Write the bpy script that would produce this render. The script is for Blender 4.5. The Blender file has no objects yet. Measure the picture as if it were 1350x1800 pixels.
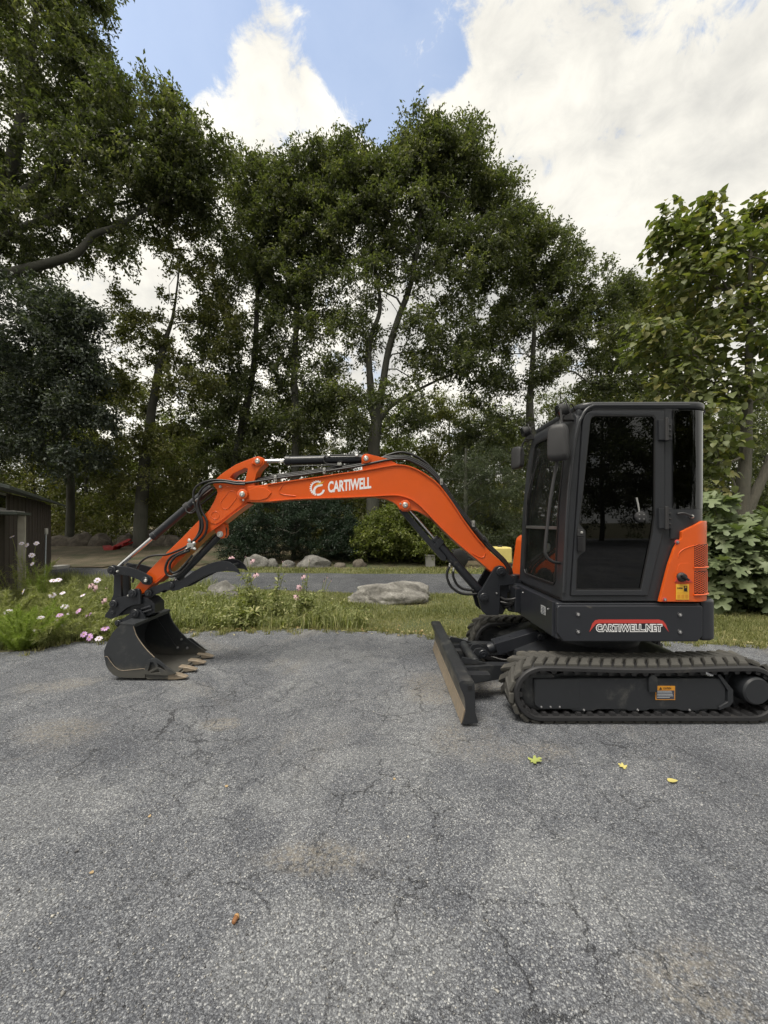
import bpy, bmesh, math, random
import numpy as np
from mathutils import Vector, Matrix, noise as mnoise
from mathutils.geometry import tessellate_polygon

random.seed(7)
RNG = np.random.default_rng(7)
SC = bpy.context.scene
COL = SC.collection
R = math.radians

# ------------------------------------------------------------------ camera
F, CX, CY, EYE = 676.0, 675.0, 918.0, 1.53      # focal length in picture units, optical axis, horizon row, eye height (m)
cam_d = bpy.data.cameras.new('camera')
cam = bpy.data.objects.new('camera', cam_d)
COL.objects.link(cam)
cam.location = (0, 0, EYE)
cam.rotation_euler = (R(90), 0, 0)
cam_d.sensor_fit = 'HORIZONTAL'
cam_d.sensor_width = 36
cam_d.lens = 36 * F / 1350
cam_d.shift_y = 18 / 1350
cam_d.clip_start = 0.05
cam_d.clip_end = 2000
SC.camera = cam

# ------------------------------------------------------------------ sky
SUN_EL, SUN_AZ = R(66), R(-140)                   # azimuth from +Y towards +X
world = bpy.data.worlds.new('World')
SC.world = world
world.use_nodes = True


def node(nt, kind, **kw):
    n = nt.nodes.new(kind)
    for k, v in kw.items():
        setattr(n, k, v)
    return n


def setin(n, **kw):
    for k, v in kw.items():
        n.inputs[k.replace('_', ' ')].default_value = v


def build_sky():
    nt = world.node_tree
    nt.nodes.clear()
    L = nt.links.new
    out = node(nt, 'ShaderNodeOutputWorld')
    bg = node(nt, 'ShaderNodeBackground')
    bg.inputs['Strength'].default_value = 0.13
    sky = node(nt, 'ShaderNodeTexSky', sky_type='NISHITA')
    sky.sun_disc = False
    sky.sun_elevation = SUN_EL
    sky.sun_rotation = SUN_AZ
    sky.air_density = 1.0
    sky.dust_density = 1.2
    sky.ozone_density = 2.0
    tc = node(nt, 'ShaderNodeTexCoord')
    sep = node(nt, 'ShaderNodeSeparateXYZ')
    L(tc.outputs['Generated'], sep.inputs[0])

    def math_(op, a, b=None, clamp=False):
        m = node(nt, 'ShaderNodeMath', operation=op)
        m.use_clamp = clamp
        for i, v in enumerate((a, b)):
            if v is None:
                continue
            if isinstance(v, (int, float)):
                m.inputs[i].default_value = v
            else:
                L(v, m.inputs[i])
        return m.outputs[0]
    p = tc.outputs['Generated']

    def noise(scale, detail, rough, offs, dist=0.0):
        mp = node(nt, 'ShaderNodeMapping')
        mp.inputs['Location'].default_value = offs
        mp.inputs['Scale'].default_value = (1, 1, 1.35)
        L(p, mp.inputs['Vector'])
        n = node(nt, 'ShaderNodeTexNoise')
        setin(n, Scale=scale, Detail=detail, Roughness=rough, Distortion=dist)
        L(mp.outputs[0], n.inputs['Vector'])
        return n.outputs['Fac']
    n_big = noise(4.2, 9, 0.62, (3.1, 1.7, 0.4), 0.3)
    n_wisp = noise(14.0, 9, 0.68, (0.4, 7.7, 2), 0.5)
    n_shade = noise(2.6, 5, 0.5, (8.2, 2.1, 5), 0.2)

    def gap(px, py, r):
        # an opening in the clouds: direction of its middle and its radius
        d = Vector(((px - CX) / F, 1, (CY - py) / F)).normalized()
        ds = node(nt, 'ShaderNodeVectorMath', operation='DISTANCE')
        L(p, ds.inputs[0])
        ds.inputs[1].default_value = d
        mr = node(nt, 'ShaderNodeMapRange', interpolation_type='SMOOTHSTEP')
        L(ds.outputs['Value'], mr.inputs['Value'])
        mr.inputs['From Min'].default_value = r * 2.1
        mr.inputs['From Max'].default_value = r * 0.1
        return mr.outputs[0]
    g = None
    for args in SKY_GAPS:
        v = gap(*args)
        g = v if g is None else math_('ADD', g, v)
    g = math_('MINIMUM', g, 1.0)
    # cloud cover: noise minus the gaps
    cov = math_('ADD', math_('MULTIPLY', math_('SUBTRACT', n_big, 0.5), 2.6), math_('MULTIPLY', math_('SUBTRACT', n_wisp, 0.5), 2.2))
    cov = math_('SUBTRACT', math_('ADD', cov, 1.02), math_('MULTIPLY', g, 1.05))
    mr = node(nt, 'ShaderNodeMapRange', interpolation_type='SMOOTHSTEP')
    L(cov, mr.inputs['Value'])
    mr.inputs['From Min'].default_value = 0.18
    mr.inputs['From Max'].default_value = 0.78
    mr.inputs['To Min'].default_value = 0.16       # a thin veil even between the clouds
    # cloud brightness: grey bellies, bright towards the sun
    sd = Vector((math.sin(SUN_AZ) * math.cos(SUN_EL), math.cos(SUN_AZ) * math.cos(SUN_EL), math.sin(SUN_EL)))
    dt = node(nt, 'ShaderNodeVectorMath', operation='DOT_PRODUCT')
    L(tc.outputs['Generated'], dt.inputs[0])
    dt.inputs[1].default_value = sd
    glow = node(nt, 'ShaderNodeMapRange', interpolation_type='SMOOTHSTEP')
    L(dt.outputs['Value'], glow.inputs['Value'])
    glow.inputs['From Min'].default_value = 0.80
    glow.inputs['From Max'].default_value = 1.0
    sh = node(nt, 'ShaderNodeMapRange', interpolation_type='SMOOTHSTEP')
    L(math_('ADD', math_('MULTIPLY', n_shade, 0.85), math_('MULTIPLY', n_wisp, 0.15)), sh.inputs['Value'])
    sh.inputs['From Min'].default_value = 0.30
    sh.inputs['From Max'].default_value = 0.58
    ramp = node(nt, 'ShaderNodeMix', data_type='RGBA')
    L(sh.outputs[0], ramp.inputs['Factor'])
    ramp.inputs['A'].default_value = (2.05, 2.03, 1.94, 1)
    ramp.inputs['B'].default_value = (3.8, 3.66, 3.28, 1)
    add = node(nt, 'ShaderNodeMix', data_type='RGBA')
    L(glow.outputs[0], add.inputs['Factor'])
    L(ramp.outputs['Result'], add.inputs['A'])
    add.inputs['B'].default_value = (4.0, 3.9, 3.5, 1)
    mix = node(nt, 'ShaderNodeMix', data_type='RGBA')
    L(mr.outputs[0], mix.inputs['Factor'])
    hs = node(nt, 'ShaderNodeMix', data_type='RGBA', blend_type='MULTIPLY')
    hs.inputs['Factor'].default_value = 1
    L(sky.outputs[0], hs.inputs['A'])
    hs.inputs['B'].default_value = SKY_TINT
    L(hs.outputs['Result'], mix.inputs['A'])
    L(add.outputs['Result'], mix.inputs['B'])
    L(mix.outputs['Result'], bg.inputs['Color'])
    L(bg.outputs[0], out.inputs['Surface'])


SKY_TINT = (1.12, 1.02, 0.90, 1)
SKY_GAPS = [            # picture direction of the middle and radius
    (672, 45, 0.080), (668, -60, 0.09), (650, 150, 0.05), (695, 195, 0.045), (790, 110, 0.03),
    (205, 110, 0.05), (290, 5, 0.062), (190, 30, 0.07), (400, -80, 0.06),
    (1205, 490, 0.022),
]
build_sky()

sun_d = bpy.data.lights.new('sun', 'SUN')
sun = bpy.data.objects.new('sun', sun_d)
COL.objects.link(sun)
sun_d.energy = 1.5
sun_d.angle = R(24)
sun_d.color = (1.0, 0.94, 0.84)
sun.rotation_euler = Vector((-math.sin(SUN_AZ) * math.cos(SUN_EL), -math.cos(SUN_AZ) * math.cos(SUN_EL), -math.sin(SUN_EL))).to_track_quat('-Z', 'Y').to_euler()

SC.view_settings.view_transform = 'Standard'
SC.view_settings.look = 'None'
SC.view_settings.exposure = 1.3
SC.view_settings.gamma = 1.0
SC.view_settings.use_curve_mapping = False
SC.render.engine = 'CYCLES'
SC.cycles.use_denoising = True
SC.cycles.max_bounces = 5
SC.cycles.diffuse_bounces = 2
SC.cycles.use_adaptive_sampling = True
SC.cycles.adaptive_threshold = 0.02
SC.cycles.glossy_bounces = 3
SC.cycles.transmission_bounces = 3
SC.cycles.transparent_max_bounces = 8
SC.cycles.caustics_reflective = False
SC.cycles.caustics_refractive = False


# ------------------------------------------------------------------ small helpers
def P(px, py, Y):
    """Point of the place at depth Y that the picture shows at (px, py)."""
    return ((px - CX) / F * Y, Y, EYE - (py - CY) / F * Y)


def XZ(pts, Y):
    return [((a - CX) / F * Y, EYE - (b - CY) / F * Y) for a, b in pts]


def tag(o, label=None, cat=None, group=None, kind=None):
    if label:
        o['label'] = label
    if cat:
        o['category'] = cat
    if group:
        o['group'] = group
    if kind:
        o['kind'] = kind
    return o


def thing(name, label, cat, loc=(0, 0, 0), group=None):
    o = bpy.data.objects.new(name, None)
    o.empty_display_size = 0.2
    COL.objects.link(o)
    o.location = loc
    return tag(o, label, cat, group)


def adopt(o, parent):
    if parent is not None:
        o.parent = parent
        if parent.type == 'EMPTY':
            o.matrix_parent_inverse = Matrix.Translation(-Vector(parent.location))
    return o


def link(name, me, mat=None, parent=None):
    o = bpy.data.objects.new(name, me)
    COL.objects.link(o)
    if mat is not None and not me.materials:
        me.materials.append(mat)
    return adopt(o, parent)


def place(name, me, parent, loc, rot=None, scale=None):
    """Another copy of a shared mesh."""
    o = bpy.data.objects.new(name, me)
    COL.objects.link(o)
    o.location = loc
    if rot is not None:
        o.rotation_euler = rot
    if scale is not None:
        o.scale = scale
    return adopt(o, parent)


def finish(me, angle=38):
    if angle:
        me.polygons.foreach_set('use_smooth', [True] * len(me.polygons))
        me.set_sharp_from_angle(angle=R(angle))
    else:
        me.polygons.foreach_set('use_smooth', [False] * len(me.polygons))
    me.update()
    return me


def weighted(o):
    m = o.modifiers.new('wn', 'WEIGHTED_NORMAL')
    m.keep_sharp = True
    m.weight = 80
    return o


def from_bm(name, bm, mat, parent=None, angle=38, wn=False):
    bmesh.ops.recalc_face_normals(bm, faces=bm.faces)
    me = bpy.data.meshes.new(name)
    bm.to_mesh(me)
    bm.free()
    finish(me, angle)
    o = link(name, me, mat, parent)
    if wn:
        weighted(o)
    return o


def bevel_bm(bm, off, seg=2, ang=25):
    if not off:
        return
    bmesh.ops.recalc_face_normals(bm, faces=bm.faces)
    es = [e for e in bm.edges if len(e.link_faces) == 2 and e.calc_face_angle(0) > R(ang)]
    bmesh.ops.bevel(bm, geom=es, offset=off, segments=seg, affect='EDGES', profile=0.5, clamp_overlap=True)


AX = {'y': lambda a, b, t: (a, t, b), 'z': lambda a, b, t: (a, b, t), 'x': lambda a, b, t: (t, a, b)}


def add_prism(bm, pts, t0, t1, axis='y', holes=(), fn=None):
    m = fn or AX[axis]
    loops = [list(pts)] + [list(h) for h in holes]
    rings = []
    for lp in loops:
        rings.append(([bm.verts.new(m(a, b, t0)) for a, b in lp], [bm.verts.new(m(a, b, t1)) for a, b in lp]))
    if holes:
        tris = tessellate_polygon([[Vector((a, b, 0)) for a, b in lp] for lp in loops])
        f0 = [v for r in rings for v in r[0]]
        f1 = [v for r in rings for v in r[1]]
        for t in tris:
            if len(set(t)) == 3:
                bm.faces.new([f0[i] for i in t])
                bm.faces.new([f1[i] for i in reversed(t)])
    else:
        bm.faces.new(rings[0][0])
        bm.faces.new(list(reversed(rings[0][1])))
    for r0, r1 in rings:
        n = len(r0)
        for i in range(n):
            bm.faces.new((r0[i], r0[(i + 1) % n], r1[(i + 1) % n], r1[i]))


def prism(name, pts, t0, t1, mat, parent, bev=0.004, axis='y', holes=(), seg=2, fn=None, wn=True):
    bm = bmesh.new()
    add_prism(bm, pts, t0, t1, axis, holes, fn)
    bevel_bm(bm, bev, seg)
    return from_bm(name, bm, mat, parent, wn=wn)


def box_pts(x0, x1, z0, z1):
    return [(x0, z0), (x1, z0), (x1, z1), (x0, z1)]


def box(name, x0, x1, y0, y1, z0, z1, mat, parent, bev=0.004, seg=2):
    return prism(name, box_pts(x0, x1, z0, z1), y0, y1, mat, parent, bev, seg=seg)


def frame_of(d):
    d = Vector(d).normalized()
    up = Vector((0, 0, 1)) if abs(d.z) < 0.9 else Vector((1, 0, 0))
    u = d.cross(up).normalized()
    return u, d.cross(u).normalized()


def add_lathe(bm, p0, p1, prof, seg=20, caps=True):
    """prof: (distance along p0->p1 in metres, radius)"""
    p0, p1 = Vector(p0), Vector(p1)
    d = (p1 - p0).normalized()
    u, v = frame_of(d)
    rings = []
    for t, r in prof:
        c = p0 + d * t
        rings.append([bm.verts.new(c + (u * math.cos(a) + v * math.sin(a)) * r) for a in [2 * math.pi * k / seg for k in range(seg)]])
    for a, b in zip(rings, rings[1:]):
        for k in range(seg):
            bm.faces.new((a[k], a[(k + 1) % seg], b[(k + 1) % seg], b[k]))
    if caps:
        bm.faces.new(list(reversed(rings[0])))
        bm.faces.new(rings[-1])


def lathe(name, p0, p1, prof, mat, parent, seg=20):
    bm = bmesh.new()
    add_lathe(bm, p0, p1, prof, seg)
    return from_bm(name, bm, mat, parent)


def cyl(name, p0, p1, r, mat, parent, seg=20, b=0.003):
    n = (Vector(p1) - Vector(p0)).length
    b = min(b, r * 0.3, n * 0.3)
    return lathe(name, p0, p1, [(0, r - b), (b, r), (n - b, r), (n, r - b)], mat, parent, seg)


def spline(pts, n=8):
    """Catmull-Rom through the points."""
    p = [Vector(q) for q in pts]
    p = [p[0] * 2 - p[1]] + p + [p[-1] * 2 - p[-2]]
    out = []
    for i in range(1, len(p) - 2):
        a, b, c, d = p[i - 1:i + 3]
        for k in range(n):
            t = k / n
            out.append(0.5 * ((2 * b) + (c - a) * t + (2 * a - 5 * b + 4 * c - d) * t * t + (3 * b - a - 3 * c + d) * t ** 3))
    out.append(p[-2])
    return out


def add_tube(bm, pts, r, seg=8, caps=True):
    pts = [Vector(q) for q in pts]
    n = len(pts)
    rad = r if hasattr(r, '__len__') else [r] * n
    d = (pts[1] - pts[0]).normalized()
    u, v = frame_of(d)
    rings = []
    for i, q in enumerate(pts):
        t = (pts[min(i + 1, n - 1)] - pts[max(i - 1, 0)]).normalized()
        u = (u - t * u.dot(t)).normalized()
        v = t.cross(u)
        rings.append([bm.verts.new(q + (u * math.cos(2 * math.pi * k / seg) + v * math.sin(2 * math.pi * k / seg)) * rad[i]) for k in range(seg)])
    for a, b in zip(rings, rings[1:]):
        for k in range(seg):
            bm.faces.new((a[k], a[(k + 1) % seg], b[(k + 1) % seg], b[k]))
    if caps:
        bm.faces.new(list(reversed(rings[0])))
        bm.faces.new(rings[-1])


def tube(name, pts, r, mat, parent, seg=8, smooth=True, n=6):
    bm = bmesh.new()
    add_tube(bm, spline(pts, n) if smooth else pts, r, seg)
    return from_bm(name, bm, mat, parent, angle=50)


def np_mesh(name, V, faces_flat, nper, mat=None, rnd=None, smooth=False):
    """Mesh of equal-sized faces from numpy arrays."""
    me = bpy.data.meshes.new(name)
    nf = len(faces_flat) // nper
    me.vertices.add(len(V))
    me.vertices.foreach_set('co', np.asarray(V, np.float32).ravel())
    me.loops.add(len(faces_flat))
    me.loops.foreach_set('vertex_index', np.asarray(faces_flat, np.int32))
    me.polygons.add(nf)
    me.polygons.foreach_set('loop_start', np.arange(0, nf * nper, nper, dtype=np.int32))
    me.update(calc_edges=True)
    if smooth:
        me.polygons.foreach_set('use_smooth', np.ones(nf, dtype=bool))
    if rnd is not None:
        at = me.attributes.new('rnd', 'FLOAT', 'FACE')
        at.data.foreach_set('value', np.asarray(rnd, np.float32))
    if mat is not None:
        me.materials.append(mat)
    return me


# ------------------------------------------------------------------ materials
def new_mat(name):
    m = bpy.data.materials.new(name)
    m.use_nodes = True
    nt = m.node_tree
    b = nt.nodes['Principled BSDF']
    return m, nt, b


def ramp_node(nt, fac, stops):
    r = node(nt, 'ShaderNodeValToRGB')
    els = r.color_ramp.elements
    while len(els) < len(stops):
        els.new(0.5)
    for e, (p, c) in zip(els, stops):
        e.position = p
        e.color = (*c, 1) if len(c) == 3 else c
    nt.links.new(fac, r.inputs[0])
    return r.outputs[0]


def tex_noise(nt, scale, detail=4, rough=0.55, vec=None, dist=0.0):
    n = node(nt, 'ShaderNodeTexNoise')
    setin(n, Scale=scale, Detail=detail, Roughness=rough, Distortion=dist)
    if vec is None:
        tc = node(nt, 'ShaderNodeTexCoord')
        vec = tc.outputs['Object']
    nt.links.new(vec, n.inputs['Vector'])
    return n


def mixc(nt, fac, a, b, blend='MIX'):
    m = node(nt, 'ShaderNodeMix', data_type='RGBA', blend_type=blend)
    for key, v in (('Factor', fac), ('A', a), ('B', b)):
        if isinstance(v, (int, float)):
            m.inputs[key].default_value = v
        elif isinstance(v, tuple):
            m.inputs[key].default_value = (*v, 1) if len(v) == 3 else v
        else:
            nt.links.new(v, m.inputs[key])
    return m.outputs['Result']


def bump(nt, bsdf, h, strength=0.3, dist=0.01):
    b = node(nt, 'ShaderNodeBump')
    setin(b, Strength=strength, Distance=dist)
    nt.links.new(h, b.inputs['Height'])
    nt.links.new(b.outputs[0], bsdf.inputs['Normal'])
    return b


def paint(name, col, rough=0.4, metal=0.0, coat=0.0, dirt=None, dirt_amt=0.5, dirt_scale=6.0, fine=0.04, spec=0.5, mud=None):
    """Painted or bare metal with faint mottling and a layer of dust in patches."""
    m, nt, b = new_mat(name)
    L = nt.links.new
    n1 = tex_noise(nt, 9, 5, 0.6)
    c = mixc(nt, n1.outputs['Fac'], tuple(x * (1 - fine * 3) for x in col), tuple(min(1, x * (1 + fine * 3)) for x in col))
    rr = node(nt, 'ShaderNodeMapRange')
    n2 = tex_noise(nt, 35, 4, 0.6)
    L(n2.outputs['Fac'], rr.inputs['Value'])
    rr.inputs['To Min'].default_value = max(0.05, rough - 0.08)
    rr.inputs['To Max'].default_value = rough + 0.1
    if dirt is not None:
        nd = tex_noise(nt, dirt_scale, 8, 0.68, dist=0.4)
        f = node(nt, 'ShaderNodeMapRange', interpolation_type='SMOOTHSTEP')
        L(nd.outputs['Fac'], f.inputs['Value'])
        f.inputs['From Min'].default_value = 0.62 - 0.3 * dirt_amt
        f.inputs['From Max'].default_value = 0.78 - 0.12 * dirt_amt
        f.inputs['To Max'].default_value = min(1.0, 0.35 + dirt_amt * 0.6)
        c = mixc(nt, f.outputs[0], c, dirt)
    if mud is not None:
        # dried mud up to a ragged line above the ground
        tc = node(nt, 'ShaderNodeTexCoord')
        sp = node(nt, 'ShaderNodeSeparateXYZ')
        L(tc.outputs['Object'], sp.inputs[0])
        nm = tex_noise(nt, 7, 8, 0.7)
        ad = node(nt, 'ShaderNodeMath', operation='MULTIPLY_ADD')
        L(nm.outputs['Fac'], ad.inputs[0])
        ad.inputs[1].default_value = 0.35
        L(sp.outputs['Z'], ad.inputs[2])
        fm = node(nt, 'ShaderNodeMapRange', interpolation_type='SMOOTHSTEP')
        L(ad.outputs[0], fm.inputs['Value'])
        fm.inputs['From Min'].default_value = mud[0] + 0.20
        fm.inputs['From Max'].default_value = mud[0] + 0.08
        fm.inputs['To Max'].default_value = mud[2]
        c = mixc(nt, fm.outputs[0], c, mud[1])
    L(c, b.inputs['Base Color'])
    L(rr.outputs[0], b.inputs['Roughness'])
    setin(b, Metallic=metal)
    b.inputs['Coat Weight'].default_value = coat
    b.inputs['Coat Roughness'].default_value = 0.12
    b.inputs['Specular IOR Level'].default_value = spec
    nb = tex_noise(nt, 140, 2, 0.5)
    bump(nt, b, nb.outputs['Fac'], 0.05, 0.002)
    return m


def glass(name, tint, ior=1.45, rough=0.0, dust=0.0):
    m, nt, b = new_mat(name)
    nt.nodes.remove(b)
    out = nt.nodes['Material Output']
    tr = node(nt, 'ShaderNodeBsdfTransparent')
    tr.inputs[0].default_value = (*tint, 1)
    gl = node(nt, 'ShaderNodeBsdfGlossy')
    gl.inputs['Roughness'].default_value = rough
    gl.inputs['Color'].default_value = (0.95, 0.97, 1, 1)
    fr = node(nt, 'ShaderNodeFresnel')
    fr.inputs['IOR'].default_value = ior
    mx = node(nt, 'ShaderNodeMixShader')
    nt.links.new(fr.outputs[0], mx.inputs[0])
    nt.links.new(tr.outputs[0], mx.inputs[1])
    nt.links.new(gl.outputs[0], mx.inputs[2])
    last = mx.outputs[0]
    if dust:
        # dust film; its pale diffuse haze is put in to lighten the pane
        df = node(nt, 'ShaderNodeBsdfDiffuse')
        df.inputs['Color'].default_value = (0.50, 0.52, 0.48, 1)
        nz = tex_noise(nt, 5, 6, 0.65, dist=1.2)
        f = node(nt, 'ShaderNodeMapRange')
        nt.links.new(nz.outputs['Fac'], f.inputs['Value'])
        f.inputs['From Min'].default_value = 0.35
        f.inputs['From Max'].default_value = 0.75
        f.inputs['To Min'].default_value = dust * 0.5
        f.inputs['To Max'].default_value = dust * 1.6
        m2 = node(nt, 'ShaderNodeMixShader')
        nt.links.new(f.outputs[0], m2.inputs[0])
        nt.links.new(last, m2.inputs[1])
        nt.links.new(df.outputs[0], m2.inputs[2])
        last = m2.outputs[0]
    nt.links.new(last, out.inputs['Surface'])
    return m


def leaf_mat(name, dark, mid, light, trans=0.36, rough=0.5, var=None):
    m, nt, b = new_mat(name)
    L = nt.links.new
    at = node(nt, 'ShaderNodeAttribute', attribute_name='rnd')
    c = ramp_node(nt, at.outputs['Fac'], [(0.0, dark), (0.55, mid), (0.97, light)])
    if var is not None:
        n = tex_noise(nt, 0.35, 3)
        f = node(nt, 'ShaderNodeMapRange')
        L(n.outputs['Fac'], f.inputs['Value'])
        f.inputs['From Min'].default_value = 0.45
        f.inputs['From Max'].default_value = 0.7
        f.inputs['To Max'].default_value = 0.8
        c = mixc(nt, f.outputs[0], c, var)
    L(c, b.inputs['Base Color'])
    setin(b, Roughness=rough)
    b.inputs['Specular IOR Level'].default_value = 0.35
    t = node(nt, 'ShaderNodeBsdfTranslucent')
    tc = mixc(nt, 1.0, c, (1.5, 1.7, 0.6), 'MULTIPLY')
    L(tc, t.inputs['Color'])
    mx = node(nt, 'ShaderNodeMixShader')
    mx.inputs[0].default_value = trans
    L(b.outputs[0], mx.inputs[1])
    L(t.outputs[0], mx.inputs[2])
    L(mx.outputs[0], nt.nodes['Material Output'].inputs['Surface'])
    return m


def bark_mat(name, a, b_):
    m, nt, b = new_mat(name)
    tc = node(nt, 'ShaderNodeTexCoord')
    mp = node(nt, 'ShaderNodeMapping')
    mp.inputs['Scale'].default_value = (1, 1, 0.18)
    nt.links.new(tc.outputs['Object'], mp.inputs['Vector'])
    n = tex_noise(nt, 14, 7, 0.65, mp.outputs[0], 0.5)
    n2 = tex_noise(nt, 1.3, 4, 0.6)
    c = ramp_node(nt, n.outputs['Fac'], [(0.3, a), (0.7, b_)])
    c = mixc(nt, n2.outputs['Fac'], c, (0.10, 0.105, 0.085))
    nt.links.new(c, b.inputs['Base Color'])
    setin(b, Roughness=0.9)
    bump(nt, b, n.outputs['Fac'], 0.9, 0.03)
    return m


DUST = (0.30, 0.265, 0.21)
M = {}
M['orange'] = paint('orange_paint', (0.66, 0.098, 0.011), 0.34, coat=0.3, fine=0.03, dirt=(0.34, 0.16, 0.07), dirt_amt=0.05, dirt_scale=4)
M['black'] = paint('black_paint', (0.017, 0.019, 0.024), 0.34, dirt=DUST, dirt_amt=0.06)
M['cabgrey'] = paint('charcoal_cab_paint', (0.027, 0.029, 0.034), 0.33, fine=0.03)
M['skirt'] = paint('charcoal_skirt_paint', (0.021, 0.023, 0.029), 0.33, fine=0.04, dirt=DUST, dirt_amt=0.02)
M['dusty'] = paint('dusty_black_steel', (0.021, 0.023, 0.027), 0.40, dirt=(0.12, 0.118, 0.108), dirt_amt=0.34, dirt_scale=5)
M['bucketsteel'] = paint('scuffed_bucket_steel', (0.030, 0.033, 0.037), 0.42, dirt=(0.10, 0.102, 0.098), dirt_amt=0.34, dirt_scale=6, mud=(0.16, (0.085, 0.081, 0.070), 0.75))
M['bladeface'] = paint('scraped_dusty_steel', (0.07, 0.068, 0.062), 0.6, dirt=(0.19, 0.17, 0.135), dirt_amt=0.6, dirt_scale=7)
M['tooth'] = paint('worn_steel_edge', (0.23, 0.19, 0.145), 0.55, metal=0.15, dirt=(0.36, 0.28, 0.19), dirt_amt=0.6, dirt_scale=25)
M['rubber'] = paint('track_rubber', (0.020, 0.020, 0.022), 0.55, dirt=(0.15, 0.135, 0.11), dirt_amt=0.12, dirt_scale=4)
M['lug'] = paint('dusty_track_rubber', (0.060, 0.058, 0.053), 0.8, dirt=(0.17, 0.158, 0.13), dirt_amt=0.5, dirt_scale=3.2)
M['hose'] = paint('hose_rubber', (0.014, 0.014, 0.015), 0.42)
M['chrome'] = paint('chromed_rod', (0.72, 0.72, 0.73), 0.16, metal=1.0, fine=0.01)
M['zinc'] = paint('zinc_steel', (0.58, 0.58, 0.56), 0.36, metal=0.85, fine=0.05)
M['bolt'] = paint('bolt_steel', (0.30, 0.30, 0.31), 0.36, metal=0.8)
M['seal'] = paint('rubber_seal', (0.009, 0.009, 0.010), 0.5)
M['white'] = paint('white_vinyl', (0.80, 0.80, 0.82), 0.4, fine=0.01)
M['redv'] = paint('red_vinyl', (0.50, 0.055, 0.045), 0.4, fine=0.02)
M['yellowv'] = paint('yellow_vinyl', (0.75, 0.42, 0.04), 0.45, fine=0.02)
M['goldv'] = paint('amber_vinyl', (0.62, 0.27, 0.025), 0.45, fine=0.02)
M['blackv'] = paint('black_vinyl', (0.012, 0.012, 0.014), 0.4)
M['screenblue'] = paint('faded_print', (0.05, 0.055, 0.085), 0.5)
M['greyv'] = paint('silver_plate', (0.55, 0.57, 0.58), 0.35, metal=0.3)
M['counter'] = paint('pale_counterweight_cap', (0.42, 0.42, 0.40), 0.45)
M['plastic'] = paint('grained_black_plastic', (0.028, 0.028, 0.03), 0.55)
M['mesh'] = paint('dark_grille', (0.02, 0.012, 0.01), 0.6)
M['seat'] = paint('black_vinyl_seat', (0.02, 0.02, 0.022), 0.55)
M['glass_door'] = glass('tinted_door_glass', (0.05, 0.054, 0.056), 1.5, dust=0.002)
M['glass_rear'] = glass('dark_corner_glass', (0.03, 0.032, 0.034), 1.5)
M['glass_front'] = glass('windscreen_glass', (0.80, 0.85, 0.82), 1.5, dust=0.018)
M['lens'] = glass('lamp_lens', (0.8, 0.82, 0.84), 1.5, 0.02)
M['reflector'] = paint('lamp_reflector', (0.8, 0.8, 0.8), 0.1, metal=1.0)

# ================================================================== the setting: ground
def sstep(a, b, x):
    t = np.clip((x - a) / (b - a), 0, 1)
    return t * t * (3 - 2 * t)


def hf(x, y):
    """Height of the terrain."""
    x = np.asarray(x, float)
    y = np.asarray(y, float)
    z = -0.012 + 0.45 * sstep(12.5, 20, y) + 0.9 * sstep(20, 60, y)
    return z + 0.03 * np.sin(x * 0.7 + 1) * np.sin(y * 0.5) * sstep(12, 15, y)


def gap_line(bounds, n=1):
    out = []
    for a, b in zip(bounds, bounds[1:]):
        m = max(1, int(math.hypot(b[0] - a[0], b[1] - a[1]) / n))
        for k in range(m):
            out.append((a[0] + (b[0] - a[0]) * k / m, a[1] + (b[1] - a[1]) * k / m))
    out.append(bounds[-1])
    return out


def sheet(name, outline, z, mat, jitter=0.0, step=0.12, seed=1, zf=None):
    pts = gap_line(list(outline) + [outline[0]], step)[:-1] if jitter else list(outline)
    if jitter:
        pts = [(x + jitter * (mnoise.noise(Vector((x * 2.3, y * 2.3, seed))) + .6 * mnoise.noise(Vector((x * 7, y * 7, seed + 3)))),
                y + jitter * (mnoise.noise(Vector((x * 2.3, y * 2.3, seed + 9))) + .6 * mnoise.noise(Vector((x * 7, y * 7, seed + 5))))) for x, y in pts]
    me = bpy.data.meshes.new(name)
    tris = tessellate_polygon([[Vector((x, y, 0)) for x, y in pts]])
    me.from_pydata([(x, y, z) for x, y in pts], [], [t for t in tris])
    me.update()
    bm = bmesh.new()
    bm.from_mesh(me)
    bmesh.ops.recalc_face_normals(bm, faces=bm.faces)
    if sum(f.normal.z for f in bm.faces) < 0:
        bmesh.ops.reverse_faces(bm, faces=bm.faces)
    bm.to_mesh(me)
    bm.free()
    return link(name, me, mat), pts


def inside(poly, X, Y):
    poly = np.asarray(poly)
    r = np.zeros(len(X), bool)
    x1, y1 = poly[:, 0], poly[:, 1]
    x2, y2 = np.roll(x1, -1), np.roll(y1, -1)
    for a, b, c, d in zip(x1, y1, x2, y2):
        if b == d:
            continue
        m = ((b > Y) != (d > Y)) & (X < (c - a) * (Y - b) / (d - b) + a)
        r ^= m
    return r


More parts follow.
